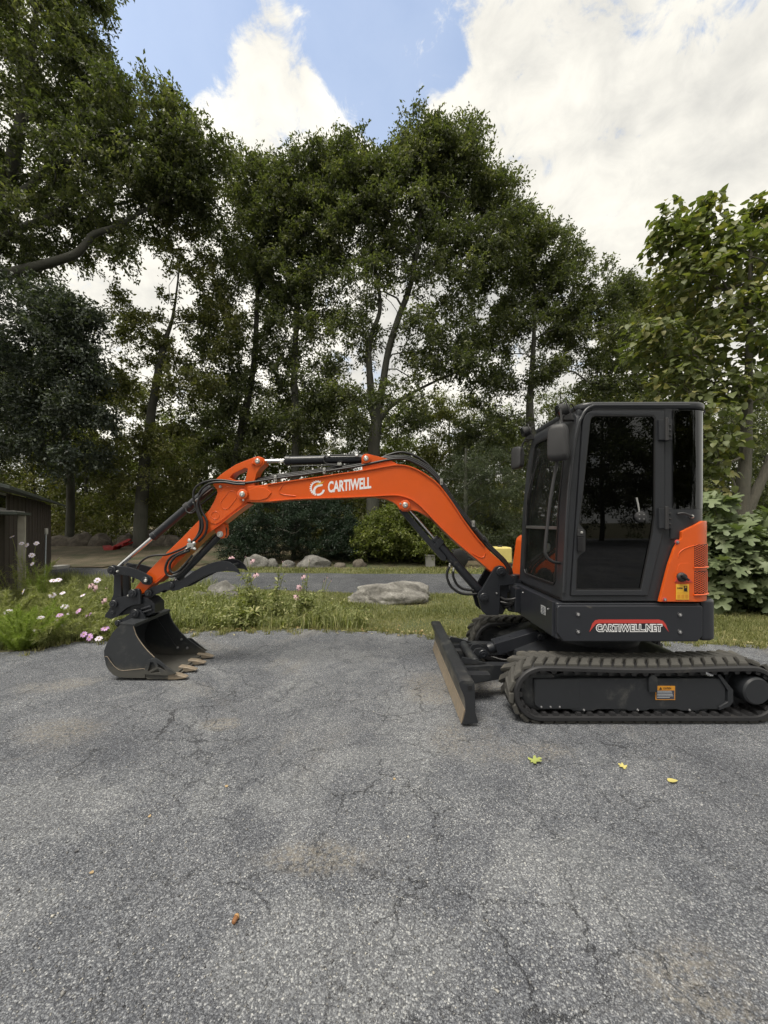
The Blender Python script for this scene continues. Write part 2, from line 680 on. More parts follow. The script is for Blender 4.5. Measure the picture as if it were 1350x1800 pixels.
def soil_mat():
    m, nt, b = new_mat('leaf_litter_soil')
    n1 = tex_noise(nt, 0.5, 5, 0.6)
    n2 = tex_noise(nt, 12, 6, 0.7)
    c = ramp_node(nt, n2.outputs['Fac'], [(0.3, (0.045, 0.035, 0.022)), (0.55, (0.11, 0.085, 0.05)), (0.75, (0.17, 0.135, 0.085))])
    g = ramp_node(nt, n2.outputs['Fac'], [(0.3, (0.03, 0.04, 0.014)), (0.7, (0.085, 0.10, 0.035))])
    f = node(nt, 'ShaderNodeMapRange')
    nt.links.new(n1.outputs['Fac'], f.inputs['Value'])
    f.inputs['From Min'].default_value = 0.42
    f.inputs['From Max'].default_value = 0.6
    nt.links.new(mixc(nt, f.outputs[0], c, g), b.inputs['Base Color'])
    setin(b, Roughness=0.95)
    bump(nt, b, n2.outputs['Fac'], 0.8, 0.04)
    return m


def lawn_mat():
    m, nt, b = new_mat('lawn_soil')
    n1 = tex_noise(nt, 1.6, 5, 0.65)
    n2 = tex_noise(nt, 40, 5, 0.7)
    c = ramp_node(nt, n1.outputs['Fac'], [(0.36, (0.075, 0.095, 0.03)), (0.55, (0.11, 0.125, 0.045)), (0.7, (0.20, 0.175, 0.085))])
    c = mixc(nt, 0.6, c, ramp_node(nt, n2.outputs['Fac'], [(0.3, (0.35, 0.35, 0.35)), (0.7, (1, 1, 1))]), 'MULTIPLY')
    nt.links.new(c, b.inputs['Base Color'])
    setin(b, Roughness=0.95)
    bump(nt, b, n2.outputs['Fac'], 1.0, 0.02)
    return m


def dry_mat():
    m, nt, b = new_mat('dry_straw_ground')
    n1 = tex_noise(nt, 1.1, 5, 0.65)
    n2 = tex_noise(nt, 26, 6, 0.7)
    c = ramp_node(nt, n1.outputs['Fac'], [(0.36, (0.055, 0.062, 0.026)), (0.5, (0.10, 0.082, 0.050)), (0.64, (0.15, 0.122, 0.080))])
    c = mixc(nt, 0.7, c, ramp_node(nt, n2.outputs['Fac'], [(0.3, (0.4, 0.4, 0.4)), (0.7, (1, 1, 1))]), 'MULTIPLY')
    nt.links.new(c, b.inputs['Base Color'])
    setin(b, Roughness=0.95)
    bump(nt, b, n2.outputs['Fac'], 1.0, 0.03)
    return m


WORN = [(-1.72, 2.02, .75, .35), (-.9, 2.15, .5, .22), (-1.5, 1.55, .35, .2), (.35, 3.2, .5, .4), (-.2, 1.35, .5, .25), (-.6, 4.2, .8, .4), (.9, 1.7, .6, .4), (.1, 2.6, .5, .25)]
SANDY = [(.62, 2.75, .38, .45), (.95, 2.55, .4, .2), (1.12, 1.28, .38, .22), (-2.4, 2.85, .55, .28), (-1.22, 2.92, .24, .12), (1.1, 3.55, .5, .35), (-.35, 1.75, .3, .12), (-3.1, 3.6, .5, .25), (.45, 3.5, .3, .5), (5.2, 4.6, 1.2, .35)]


def asphalt_mat(name, base=1.0, worn=True):
    """Weathered asphalt: stone chips in bitumen, worn pale areas, dust patches, cracks."""
    m, nt, b = new_mat(name)
    L = nt.links.new
    tc = node(nt, 'ShaderNodeTexCoord')
    vec = tc.outputs['Object']

    def vor(scale, feature='F1', rnd=1.0, v=vec):
        n = node(nt, 'ShaderNodeTexVoronoi', feature=feature)
        setin(n, Scale=scale, Randomness=rnd)
        L(v, n.inputs['Vector'])
        return n

    def mr(v, a, b_, c=0.0, d=1.0, smooth=True):
        n = node(nt, 'ShaderNodeMapRange', interpolation_type='SMOOTHSTEP' if smooth else 'LINEAR')
        L(v, n.inputs['Value'])
        n.inputs['From Min'].default_value = a
        n.inputs['From Max'].default_value = b_
        n.inputs['To Min'].default_value = c
        n.inputs['To Max'].default_value = d
        return n.outputs[0]

    def mth(op, a, b_):
        n = node(nt, 'ShaderNodeMath', operation=op)
        for i, v in enumerate((a, b_)):
            if isinstance(v, (int, float)):
                n.inputs[i].default_value = v
            else:
                L(v, n.inputs[i])
        return n.outputs[0]
    def blobs(spots):
        # hollows and worn places of the yard: (x, y, half length, half width)
        res = None
        for x_, y_, rx_, ry_ in spots:
            mp = node(nt, 'ShaderNodeMapping', vector_type='TEXTURE')
            mp.inputs['Location'].default_value = (x_, y_, 0)
            mp.inputs['Scale'].default_value = (rx_, ry_, 1)
            L(vec, mp.inputs['Vector'])
            ln = node(nt, 'ShaderNodeVectorMath', operation='LENGTH')
            L(mp.outputs[0], ln.inputs[0])
            v_ = mr(ln.outputs['Value'], 1.3, 0.2)
            res = v_ if res is None else mth('MAXIMUM', res, v_)
        return res
    # warped coordinates keep the chips from lining up
    wn = tex_noise(nt, 55, 2, 0.5, vec)
    wv = node(nt, 'ShaderNodeVectorMath', operation='MULTIPLY_ADD')
    L(wn.outputs['Color'], wv.inputs[0])
    wv.inputs[1].default_value = (0.008, 0.008, 0.0)
    L(vec, wv.inputs[2])
    v1 = vor(165, v=wv.outputs[0])
    v2 = vor(370, v=wv.outputs[0])
    v3 = vor(75, v=wv.outputs[0])
    sep1 = node(nt, 'ShaderNodeSeparateColor')
    L(v1.outputs['Color'], sep1.inputs[0])
    sep2 = node(nt, 'ShaderNodeSeparateColor')
    L(v2.outputs['Color'], sep2.inputs[0])
    sep3 = node(nt, 'ShaderNodeSeparateColor')
    L(v3.outputs['Color'], sep3.inputs[0])
    big = tex_noise(nt, 0.55, 6, 0.6, vec, 0.4)
    mid = tex_noise(nt, 2.1, 6, 0.62, vec, 0.5)
    fine = tex_noise(nt, 17, 5, 0.65, vec)
    patch = tex_noise(nt, 0.9, 7, 0.66, vec, 0.8)
    # stones: per-cell shade
    chip = ramp_node(nt, sep1.outputs[0], [(0.0, (0.030, 0.031, 0.034)), (0.40, (0.085, 0.087, 0.092)), (0.72, (0.17, 0.172, 0.175)), (0.90, (0.26, 0.26, 0.255)), (1.0, (0.46, 0.45, 0.42))])
    chip2 = ramp_node(nt, sep2.outputs[0], [(0.0, (0.025, 0.026, 0.028)), (0.5, (0.095, 0.097, 0.102)), (0.85, (0.20, 0.20, 0.20)), (1.0, (0.44, 0.43, 0.40))])
    col = mixc(nt, 0.45, chip, chip2)
    gapm = mr(v1.outputs['Distance'], 0.35, 0.75)
    col = mixc(nt, mth('MULTIPLY', gapm, 0.55), col, (0.030, 0.030, 0.033))
    # scattered large pale stones
    stone = mth('MULTIPLY', mr(sep3.outputs[1], 0.93, 0.95), mr(v3.outputs['Distance'], 0.36, 0.26))
    col = mixc(nt, mth('MULTIPLY', stone, 0.8), col, (0.40, 0.385, 0.35))
    # sealed dark stretches and worn pale stretches
    tone = ramp_node(nt, big.outputs['Fac'], [(0.30, (0.74, 0.75, 0.79)), (0.5, (0.98, 0.99, 1.02)), (0.70, (1.28, 1.28, 1.27))])
    col = mixc(nt, 1.0, col, tone, 'MULTIPLY')
    tone2 = ramp_node(nt, mid.outputs['Fac'], [(0.28, (0.72, 0.73, 0.76)), (0.5, (1.0, 1.0, 1.0)), (0.72, (1.26, 1.25, 1.23))])
    col = mixc(nt, 1.0, col, tone2, 'MULTIPLY')
    if worn:
        # scraped areas where the binder has gone
        pw = mr(mth('ADD', patch.outputs['Fac'], mth('MULTIPLY', blobs(WORN), 0.16)), 0.545, 0.60)
        col = mixc(nt, mth('MULTIPLY', pw, 0.24), col, mixc(nt, 0.5, mixc(nt, 1.0, chip, (1.6, 1.6, 1.57), 'MULTIPLY'), (0.20, 0.197, 0.188)))
        # tan grit in hollows
        grit = tex_noise(nt, 38, 6, 0.72, vec)
        sandn = tex_noise(nt, 0.75, 6, 0.6, None, 0.6)
        sm = mth('MULTIPLY', mr(mth('ADD', sandn.outputs['Fac'], mth('MULTIPLY', blobs(SANDY), 0.20)), 0.54, 0.70), mr(grit.outputs['Fac'], 0.40, 0.60))
        col = mixc(nt, mth('MULTIPLY', sm, 0.48), col, (0.225, 0.195, 0.150))
    # cracks: thin dark lines, only in some stretches
    cw = tex_noise(nt, 4.5, 8, 0.72, vec)
    cv = node(nt, 'ShaderNodeVectorMath', operation='MULTIPLY_ADD')
    L(cw.outputs['Color'], cv.inputs[0])
    cv.inputs[1].default_value = (0.30, 0.30, 0.0)
    L(vec, cv.inputs[2])
    ck = node(nt, 'ShaderNodeTexVoronoi', feature='DISTANCE_TO_EDGE')
    setin(ck, Scale=2.1, Randomness=1.0)
    L(cv.outputs[0], ck.inputs['Vector'])
    where = tex_noise(nt, 0.8, 4, 0.6, vec)
    cmask = mth('MULTIPLY', mr(ck.outputs['Distance'], 0.0058, 0.001), mr(where.outputs['Fac'], 0.40, 0.56))
    ck2 = node(nt, 'ShaderNodeTexVoronoi', feature='DISTANCE_TO_EDGE')
    setin(ck2, Scale=4.6, Randomness=1.0)
    L(cv.outputs[0], ck2.inputs['Vector'])
    where2 = tex_noise(nt, 1.1, 4, 0.6, wv.outputs[0])
    cmask2 = mth('MULTIPLY', mr(ck2.outputs['Distance'], 0.009, 0.002), mr(where2.outputs['Fac'], 0.44, 0.58))
    cm = mth('MAXIMUM', cmask, mth('MULTIPLY', cmask2, 0.7)) if worn else mth('MULTIPLY', cmask, 0.0)
    col = mixc(nt, mth('MULTIPLY', cm, 0.7), col, (0.018, 0.018, 0.02))
    col = mixc(nt, 1.0, col, (base * .97, base, base * 1.05), 'MULTIPLY')
    L(col, b.inputs['Base Color'])
    setin(b, Roughness=0.86)
    b.inputs['Specular IOR Level'].default_value = 0.3
    h = mth('ADD', mth('MULTIPLY', v1.outputs['Distance'], -0.6), mth('MULTIPLY', v2.outputs['Distance'], -0.25))
    h = mth('ADD', h, mth('MULTIPLY', stone, 0.5))
    h = mth('SUBTRACT', h, mth('MULTIPLY', cm, 0.9))
    h = mth('ADD', h, mth('MULTIPLY', mid.outputs['Fac'], 2.5))
    bump(nt, b, h, 0.75, 0.008)
    return m


M['soil'] = soil_mat()
M['lawn'] = lawn_mat()
M['dry'] = dry_mat()
M['asphalt'] = asphalt_mat('weathered_asphalt', 1.3)
M['road'] = asphalt_mat('dark_gravel_road', 0.78, False)

# the whole terrain, one sheet out to the horizon
gx_ = np.concatenate([np.linspace(-600, -60, 10)[:-1], np.linspace(-60, 60, 81), np.linspace(60, 600, 10)[1:]])
gy_ = np.concatenate([np.linspace(-600, -40, 8)[:-1], np.linspace(-40, 70, 111), np.linspace(70, 900, 12)[1:]])
GX, GY = np.meshgrid(gx_, gy_)
GZ = hf(GX, GY)
V = np.stack([GX.ravel(), GY.ravel(), GZ.ravel()], 1)
nx_, ny_ = len(gx_), len(gy_)
ii = np.arange(nx_ - 1)[None, :] + nx_ * np.arange(ny_ - 1)[:, None]
Fq = np.stack([ii, ii + 1, ii + 1 + nx_, ii + nx_], -1).reshape(-1)
tag(link('ground', np_mesh('ground', V, Fq, 4, M['soil'], smooth=True)), kind='structure')

LOT = [(-40, -30), (40, -30), (40, 4.9), (9, 4.85), (6.2, 4.72), (4.6, 4.78), (3.4, 4.95), (2.2, 5.1), (1.3, 5.12), (.73, 5.2), (.2, 5.32), (-.94, 5.5), (-2.2, 5.44), (-2.96, 5.33), (-3.6, 5.0), (-4.0, 4.85), (-4.15, 4.55), (-4.6, 4.45), (-6, 4.35), (-10, 4.2), (-40, 4.0)]
lot, LOTP = sheet('asphalt_lot', LOT, 0.0, M['asphalt'], 0.13, 0.1)
tag(lot, kind='structure')
LAWN = [(-3.4, 4.7), (40, 4.6), (40, 13.2), (8, 12.9), (0, 12.9), (-4.5, 12.8), (-6.5, 12.2), (-6.2, 8.4), (-4.4, 6.0)]
lw, LAWNP = sheet('lawn', LAWN, -0.008, M['lawn'], 0.12, 0.3, 5)
tag(lw, kind='structure')
ROAD = [(-40, 12.0), (-16, 11.6), (-10, 11.1), (-6.5, 10.2), (-3.5, 9.0), (-1.0, 8.35), (2, 8.25), (6, 8.5), (12, 8.9), (40, 9.5), (40, 12.4), (12, 11.9), (6, 11.5), (0, 11.4), (-4, 11.7), (-8, 12.6), (-16, 13.6), (-40, 14)]
rd, ROADP = sheet('gravel_road', ROAD, -0.004, M['road'], 0.10, 0.25, 9)
tag(rd, kind='structure')
yg = [(x, y) for x, y in ((-16, 13.4), (-8.5, 12.75), (-6.2, 12.9), (-6.0, 15), (-6.6, 18.5), (-10, 21), (-16, 21))]
# bare straw-coloured yard by the shed, laid over the rising terrain
yv = []
yx = np.linspace(-17, -5.2, 40)
yy = np.linspace(12.6, 21, 30)
YX, YY = np.meshgrid(yx, yy)
keep = inside(np.array(yg), YX.ravel() + .25 * np.sin(YY.ravel() * 3), YY.ravel() + .2 * np.sin(YX.ravel() * 2.3))
idx = np.arange(40 * 30).reshape(30, 40)
qs = np.stack([idx[:-1, :-1], idx[:-1, 1:], idx[1:, 1:], idx[1:, :-1]], -1).reshape(-1, 4)
qs = qs[keep[qs].all(1)]
V = np.stack([YX.ravel(), YY.ravel(), hf(YX, YY).ravel() + .03], 1)
tag(link('yard', np_mesh('yard', V, qs.reshape(-1), 4, M['dry'], smooth=True)), kind='structure')

# ================================================================== trees
def unit(v):
    return v / (np.linalg.norm(v, axis=-1, keepdims=True) + 1e-9)


def leaf_array(pos, dirs, norm, size, width=0.42, fold=0.25, droop=0.15):
    """Diamond leaves: N base points, axis directions, rough normals, lengths -> verts (4N) and quads."""
    d = unit(dirs)
    s = unit(np.cross(d, norm))
    n = np.cross(s, d)
    L_ = size[:, None]
    b = pos
    l = pos + d * L_ * .48 - s * L_ * width * .5 + n * L_ * fold * .3
    r = pos + d * L_ * .48 + s * L_ * width * .5 + n * L_ * fold * .3
    t = pos + d * L_ - n * L_ * droop
    V = np.stack([b, r, t, l], 1).reshape(-1, 3)
    return V, np.arange(len(V), dtype=np.int32)


def lobe_points(lobes, rng):
    out = []
    for cx, cy, cz, rx, ry, rz, n in lobes:
        v = unit(rng.normal(size=(n, 3)))
        r = rng.uniform(0.30, 1.0, (n, 1)) ** 0.55
        out.append(np.array([cx, cy, cz]) + v * r * np.array([rx, ry, rz]))
    return np.concatenate(out)


def grow(trunk, clusters, rng, rise=0.35):
    """Branch skeleton from the trunk polyline to every cluster: nodes, parents, tip counts."""
    nodes = [np.array(p[:3], float) for p in trunk]
    par = [-1] + list(range(len(trunk) - 1))
    dirs = [unit(np.array(trunk[min(i + 1, len(trunk) - 1)][:3]) - np.array(trunk[max(i - 1, 0)][:3])) for i in range(len(trunk))]
    plen = [0.0]
    for a, b in zip(nodes, nodes[1:]):
        plen.append(plen[-1] * 0.0)
    first = max(1, int(len(trunk) * 0.30))
    T = np.array(nodes)
    dist = np.linalg.norm(clusters[:, None] - T[None], axis=2).min(1)
    for ci in np.argsort(dist):
        c = clusters[ci]
        N = np.array(nodes)
        dd = c - N
        dl = np.linalg.norm(dd, axis=1)
        cost = dl + 0.16 * np.array(plen) + 0.75 * np.maximum(0, N[:, 2] - c[2] + 0.25 * dl)
        cost[:first] += 50
        k = int(np.argmin(cost))
        n0 = nodes[k]
        L_ = dl[k]
        ctrl = n0 + dirs[k] * L_ * 0.30 + np.array([0, 0, L_ * rise * 0.25]) + rng.normal(size=3) * L_ * 0.05
        steps = max(2, int(L_ / 0.55))
        prev = k
        for j in range(1, steps + 1):
            t = j / steps
            p = (1 - t) ** 2 * n0 + 2 * t * (1 - t) * ctrl + t * t * c + (rng.normal(size=3) * 0.05 if j < steps else 0)
            nodes.append(p)
            par.append(prev)
            dirs.append(unit(p - nodes[prev]))
            plen.append(plen[prev] + np.linalg.norm(p - nodes[prev]))
            prev = len(nodes) - 1
    n = len(nodes)
    cnt = np.zeros(n)
    kids = np.zeros(n, int)
    for p in par:
        if p >= 0:
            kids[p] += 1
    for i in range(n - 1, -1, -1):
        if kids[i] == 0:
            cnt[i] += 1
        if par[i] >= 0:
            cnt[par[i]] += cnt[i]
    return np.array(nodes), np.array(par), cnt


def branch_mesh(name, nodes, par, rad, skip, mat, sides=5, sel=None):
    i = np.arange(len(nodes))
    if sel is None:
        sel = i[(par >= 0) & (i >= skip)]
    a, b = nodes[par[sel]], nodes[sel]
    ra = np.minimum(rad[par[sel]], rad[sel] * 1.5)
    rb = rad[sel]
    d = unit(b - a)
    ref = np.where(np.abs(d[:, 2:3]) > .9, np.array([[1., 0, 0]]), np.array([[0., 0, 1]]))
    u = unit(np.cross(d, ref))
    v = np.cross(d, u)
    ang = 2 * np.pi * np.arange(sides) / sides
    ring = u[:, None] * np.cos(ang)[None, :, None] + v[:, None] * np.sin(ang)[None, :, None]
    A = a[:, None] + ring * ra[:, None, None] - (d * ra[:, None] * .3)[:, None]
    B = b[:, None] + ring * rb[:, None, None]
    V = np.concatenate([A, B], 1).reshape(-1, 3)
    k = np.arange(sides)
    q = np.stack([k, (k + 1) % sides, (k + 1) % sides + sides, k + sides], 1)
    Fq = (q[None] + (np.arange(len(sel)) * 2 * sides)[:, None, None]).reshape(-1)
    return np_mesh(name, V, Fq, 4, mat, smooth=True)


def limbs(root, nodes, par, cnt, rad, skip, mat):
    """Every main limb that leaves the trunk is a part of its own; the thin shoots stay together."""
    n = len(nodes)
    owner = np.full(n, -1)
    heads = []
    for i in range(skip, n):
        p = par[i]
        if p < skip:
            owner[i] = i
            heads.append(i)
        else:
            owner[i] = owner[p]
    heads.sort(key=lambda i: -cnt[i])
    big = [i for i in heads if cnt[i] >= 3][:40]
    for hd in big:
        link('limb', branch_mesh('limb', nodes, par, rad, skip, mat, sel=np.where(owner == hd)[0]), None, root)
    rest = np.where((owner >= 0) & ~np.isin(owner, big))[0]
    if len(rest):
        tag(link('shoots', branch_mesh('shoots', nodes, par, rad, skip, mat, sel=rest), None, root), kind='stuff')


def trunk_mesh(name, pts, mat, seg=12, seed=0):
    bm = bmesh.new()
    P_ = spline([p[:3] for p in pts], 5)
    rr = [v.x for v in spline([(p[3], 0, 0) for p in pts], 5)]
    n = len(P_)
    u, v = Vector((1, 0, 0)), Vector((0, 1, 0))
    rings = []
    for i, q in enumerate(P_):
        t = (P_[min(i + 1, n - 1)] - P_[max(i - 1, 0)]).normalized()
        uu = (u - t * u.dot(t)).normalized()
        vv = t.cross(uu)
        ring = []
        for k in range(seg):
            a = 2 * math.pi * k / seg
            w = 1 + .10 * mnoise.noise(Vector((math.cos(a) * 1.5, math.sin(a) * 1.5, i * .25 + seed))) + .06 * mnoise.noise(Vector((math.cos(a) * 4, math.sin(a) * 4, i * .6 + seed)))
            ring.append(bm.verts.new(q + (uu * math.cos(a) + vv * math.sin(a)) * rr[i] * w))
        rings.append(ring)
    for A, B in zip(rings, rings[1:]):
        for k in range(seg):
            bm.faces.new((A[k], A[(k + 1) % seg], B[(k + 1) % seg], B[k]))
    bm.faces.new(rings[-1])
    bmesh.ops.recalc_face_normals(bm, faces=bm.faces)
    me = bpy.data.meshes.new(name)
    bm.to_mesh(me)
    bm.free()
    finish(me, 60)
    me.materials.append(mat)
    return me


def dense(pts, step=0.45):
    out = []
    for a, b in zip(pts, pts[1:]):
        n = max(1, int(math.dist(a[:3], b[:3]) / step))
        for k in range(n):
            t = k / n
            out.append(tuple(a[i] + (b[i] - a[i]) * t for i in range(4)))
    out.append(tuple(pts[-1]))
    return out


def foliage(clusters, center, rng, twigs=9, per=24, rc=0.75, size=0.15, spread=0.10, width=0.42, up=0.25, out=0.45, droop=0.2, flat=0.75):
    n = len(clusters)
    o = unit(clusters - center)
    D = rng.normal(size=(n, twigs, 3)) * np.array([1, 1, flat]) + o[:, None] * out + np.array([0, 0, up])
    D = unit(D)
    rcl = rc * rng.uniform(.65, 1.25, (n, twigs, 1, 1))
    t = rng.uniform(.15, 1.0, (n, twigs, per, 1)) ** .8
    pos = clusters[:, None, None] + D[:, :, None] * t * rcl + rng.normal(size=(n, twigs, per, 3)) * spread - np.array([0, 0, 1]) * (t ** 2) * droop * rcl
    dirs = D[:, :, None] * .6 + rng.normal(size=(n, twigs, per, 3)) * .8 + np.array([0, 0, -.25])
    nrm = rng.normal(size=(n, twigs, per, 3)) * .75 + np.array([0, 0, 1.0])
    tint = np.clip(rng.normal(.5, .16, (n, twigs, per)) + rng.normal(0, .12, (n, twigs, 1)) + rng.normal(0, .10, (n, 1, 1)), 0, 1)
    m = n * twigs * per
    sz = size * rng.uniform(.6, 1.3, m)
    V, Fq = leaf_array(pos.reshape(-1, 3), dirs.reshape(-1, 3), nrm.reshape(-1, 3), sz, width)
    return V, Fq, tint.reshape(-1)


def tree(name, label, cat, trunk, lobes, leafm, barkm, seed, group=None, leaf=None, rbase=0.011, rpow=0.52, extra_limbs=(), stuff=True, rise=0.35):
    """trunk: [(x, y, z, r)], lobes: ellipsoids of clusters."""
    rng = np.random.default_rng(seed)
    root = thing(name, label, cat, tuple(trunk[0][:3]), group)
    tm = trunk_mesh('trunk', trunk, barkm, seed=seed)
    tr = link('trunk', tm, None, root)
    cl = lobe_points(lobes, rng)
    dn = dense(trunk)
    nodes, par, cnt = grow(dn, cl, rng, rise)
    rad = rbase * cnt ** rpow
    rad[:len(dn)] = np.maximum([p[3] for p in dn], 0.01)
    limbs(root, nodes, par, cnt, rad, len(dn), barkm)
    ctr = np.array(lobes)[:, :3].mean(0)
    kw = dict(leaf or {})
    V, Fq, tint = foliage(cl, ctr, rng, **kw)
    cr = link('crown', np_mesh('crown', V, Fq, 4, leafm, tint), None, root)
    if stuff:
        tag(cr, kind='stuff')
    return root


def lob(px, py, rx, ry, Y, n, dY=0.0, dep=1.0):
    """Lobe seen at (px, py) with half sizes rx, ry in the picture, at depth Y + dY."""
    x, y, z = P(px, py, Y + dY)
    s = (Y + dY) / F
    if Y > 17 and py > 470:
        n = max(5, int(n * .9))         # the lower crowns are open
    return (x, y, z, rx * s, rx * s * dep, ry * s, n)


def tk(pts, Y):
    """Trunk from picture points (px, py, half width) in depth Y (optional 4th: extra depth)."""
    out = []
    for q in pts:
        yy = Y + (q[3] if len(q) > 3 else 0)
        x, y, z = P(q[0], q[1], yy)
        out.append((x, y, z, q[2] / F * yy))
    return out


OAK = leaf_mat('oak_leaves', (0.042, 0.052, 0.028), (0.092, 0.108, 0.053), (0.180, 0.185, 0.095))
OAK_OL = leaf_mat('olive_oak_leaves', (0.062, 0.07, 0.028), (0.122, 0.13, 0.052), (0.215, 0.2, 0.085))
DARKL = leaf_mat('blue_green_leaves', (0.03, 0.041, 0.034), (0.062, 0.076, 0.06), (0.112, 0.128, 0.094), trans=.2)
LIMEL = leaf_mat('light_green_leaves', (0.06, 0.078, 0.022), (0.125, 0.15, 0.042), (0.21, 0.22, 0.07))
YEW = leaf_mat('yew_needles', (0.008, 0.018, 0.010), (0.017, 0.034, 0.018), (0.034, 0.060, 0.030), trans=.1)
PINE = leaf_mat('pine_needles', (0.024, 0.036, 0.017), (0.046, 0.062, 0.028), (0.082, 0.1, 0.045), trans=.12)
BIGL = leaf_mat('broad_leaves', (0.07, 0.088, 0.034), (0.14, 0.165, 0.064), (0.28, 0.25, 0.1), trans=.3)
BARK = bark_mat('grey_brown_bark', (0.018, 0.015, 0.012), (0.060, 0.053, 0.044))
BARK2 = bark_mat('pale_bark', (0.07, 0.058, 0.045), (0.20, 0.17, 0.135))

LF = dict(twigs=10, per=24, rc=.82, size=.168, width=.46, spread=.085)

# the tall oaks along the edge of the wood, traced one by one
Y1 = 16.5
tree('oak_tree', 'huge dark oak at the left edge, its crown running out of the top', 'tree',
     tk([(-60, 960, 26), (-52, 800, 21), (-42, 620, 18), (-30, 500, 16), (-8, 400, 14), (18, 300, 11), (40, 200, 8), (60, 60, 5), (70, -40, 3)], Y1),
     [lob(60, 40, 130, 110, Y1, 60), lob(-60, 120, 130, 150, Y1, 45), lob(150, 160, 85, 95, Y1, 42), lob(40, 230, 130, 100, Y1, 46), lob(250, 250, 90, 70, Y1, 44),
      lob(330, 280, 62, 66, Y1, 30, -.5), lob(190, 335, 130, 44, Y1, 38), lob(60, 385, 120, 44, Y1, 28), lob(310, 345, 60, 30, Y1, 16), lob(-70, 330, 120, 140, Y1, 36), lob(120, -60, 90, 80, Y1, 30), lob(30, 455, 70, 20, Y1, 7), lob(210, 430, 40, 16, Y1, 4)],
     OAK, BARK, 11, 'oaks along the edge of the wood', dict(LF, per=32, rc=.9))
big_oak = bpy.data.objects['oak_tree']
for i, pts in enumerate(([(-28, 500, 11), (20, 480, 8.5), (80, 464, 7.4), (130, 448, 6.4), (152, 428, 5.6), (165, 412, 5.0), (205, 398, 4.0), (250, 372, 3.0), (305, 344, 2.0), (345, 312, 1.0)],
                         [(5, 355, 8), (50, 330, 6), (90, 292, 5), (140, 282, 4), (190, 262, 3), (250, 240, 1.6)],
                         [(-20, 430, 8), (40, 400, 6), (80, 385, 5), (120, 360, 4), (160, 340, 3), (220, 318, 1.4)])):
    link('limb', trunk_mesh('limb', tk(pts, Y1 - .4), BARK, 9, 20 + i), None, big_oak)
Y2 = 15.2
tree('oak_tree', 'dark blue-green tree with low hanging foliage above the shed roof', 'tree',
     tk([(122, 955, 7, 4), (124, 850, 6, 3.6), (112, 740, 6, 3), (80, 640, 5, 2), (60, 560, 4, 1), (40, 500, 2, 0)], Y2),
     [lob(30, 540, 110, 44, Y2, 40), lob(125, 570, 40, 36, Y2, 20), lob(60, 620, 90, 46, Y2, 36), lob(-20, 660, 90, 60, Y2, 30), lob(140, 655, 40, 34, Y2, 16), lob(90, 705, 80, 34, Y2, 26), lob(150, 735, 46, 26, Y2, 10), lob(20, 770, 90, 34, Y2, 22), lob(-60, 760, 60, 60, Y2, 14), lob(110, 800, 60, 24, Y2, 10)],
     DARKL, BARK, 12, 'oaks along the edge of the wood', dict(twigs=10, per=26, rc=.72, size=.15, width=.46))
Y3 = 18.0
tree('oak_tree', 'slim grey-trunked oak between the shed and the raised boom, limbs fanning out high up', 'tree',
     tk([(246, 966, 11), (248, 900, 10), (254, 820, 8.6), (262, 760, 7.4), (270, 700, 6.6), (281, 640, 6), (290, 600, 4.4), (303, 560, 2.6), (312, 500, 1.5), (318, 440, 1)], Y3),
     [lob(240, 600, 62, 55, Y3, 26), lob(210, 560, 40, 40, Y3, 9), lob(330, 520, 70, 60, Y3, 20), lob(385, 590, 45, 60, Y3, 15), lob(330, 440, 55, 36, Y3, 13), lob(250, 690, 75, 40, Y3, 22), lob(340, 680, 60, 50, Y3, 22), lob(215, 780, 75, 40, Y3, 22), lob(310, 790, 60, 50, Y3, 20), lob(265, 845, 80, 35, Y3, 20)],
     OAK_OL, BARK, 13, 'oaks along the edge of the wood', dict(twigs=9, per=22, rc=.68, size=.16, width=.46, spread=.08))
Y4 = 20.0
tree('oak_tree', 'leaning oak behind the bend of the boom and stick, left of the central oaks', 'tree',
     tk([(398, 950, 9), (408, 860, 8), (420, 780, 7), (434, 710, 6.4), (446, 640, 5), (452, 540, 4), (455, 440, 3), (450, 330, 2)], Y4),
     [lob(440, 330, 48, 52, Y4, 32), lob(420, 420, 70, 60, Y4, 44), lob(480, 400, 60, 70, Y4, 40), lob(430, 520, 75, 55, Y4, 34), lob(410, 620, 80, 55, Y4, 36), lob(450, 700, 80, 50, Y4, 34), lob(400, 770, 80, 45, Y4, 34), lob(490, 480, 50, 60, Y4, 20)],
     OAK, BARK, 14, 'oaks along the edge of the wood', LF)
Y5 = 19.5
tree('oak_tree', 'tall narrow oak directly left of the central oak, above the raised arm cylinder', 'tree',
     tk([(518, 940, 8), (519, 820, 7), (520, 740, 6.4), (517, 660, 5.6), (522, 560, 4.6), (530, 450, 3.6), (548, 340, 2.6), (560, 260, 1.5)], Y5),
     [lob(540, 330, 65, 56, Y5, 46), lob(595, 305, 46, 50, Y5, 32), lob(500, 360, 55, 60, Y5, 34), lob(560, 400, 70, 60, Y5, 40), lob(500, 480, 60, 60, Y5, 32), lob(560, 520, 50, 50, Y5, 18), lob(510, 590, 65, 50, Y5, 28), lob(540, 680, 70, 50, Y5, 30), lob(510, 760, 80, 40, Y5, 34)],
     OAK, BARK, 15, 'oaks along the edge of the wood', LF)
Y6 = 18.8
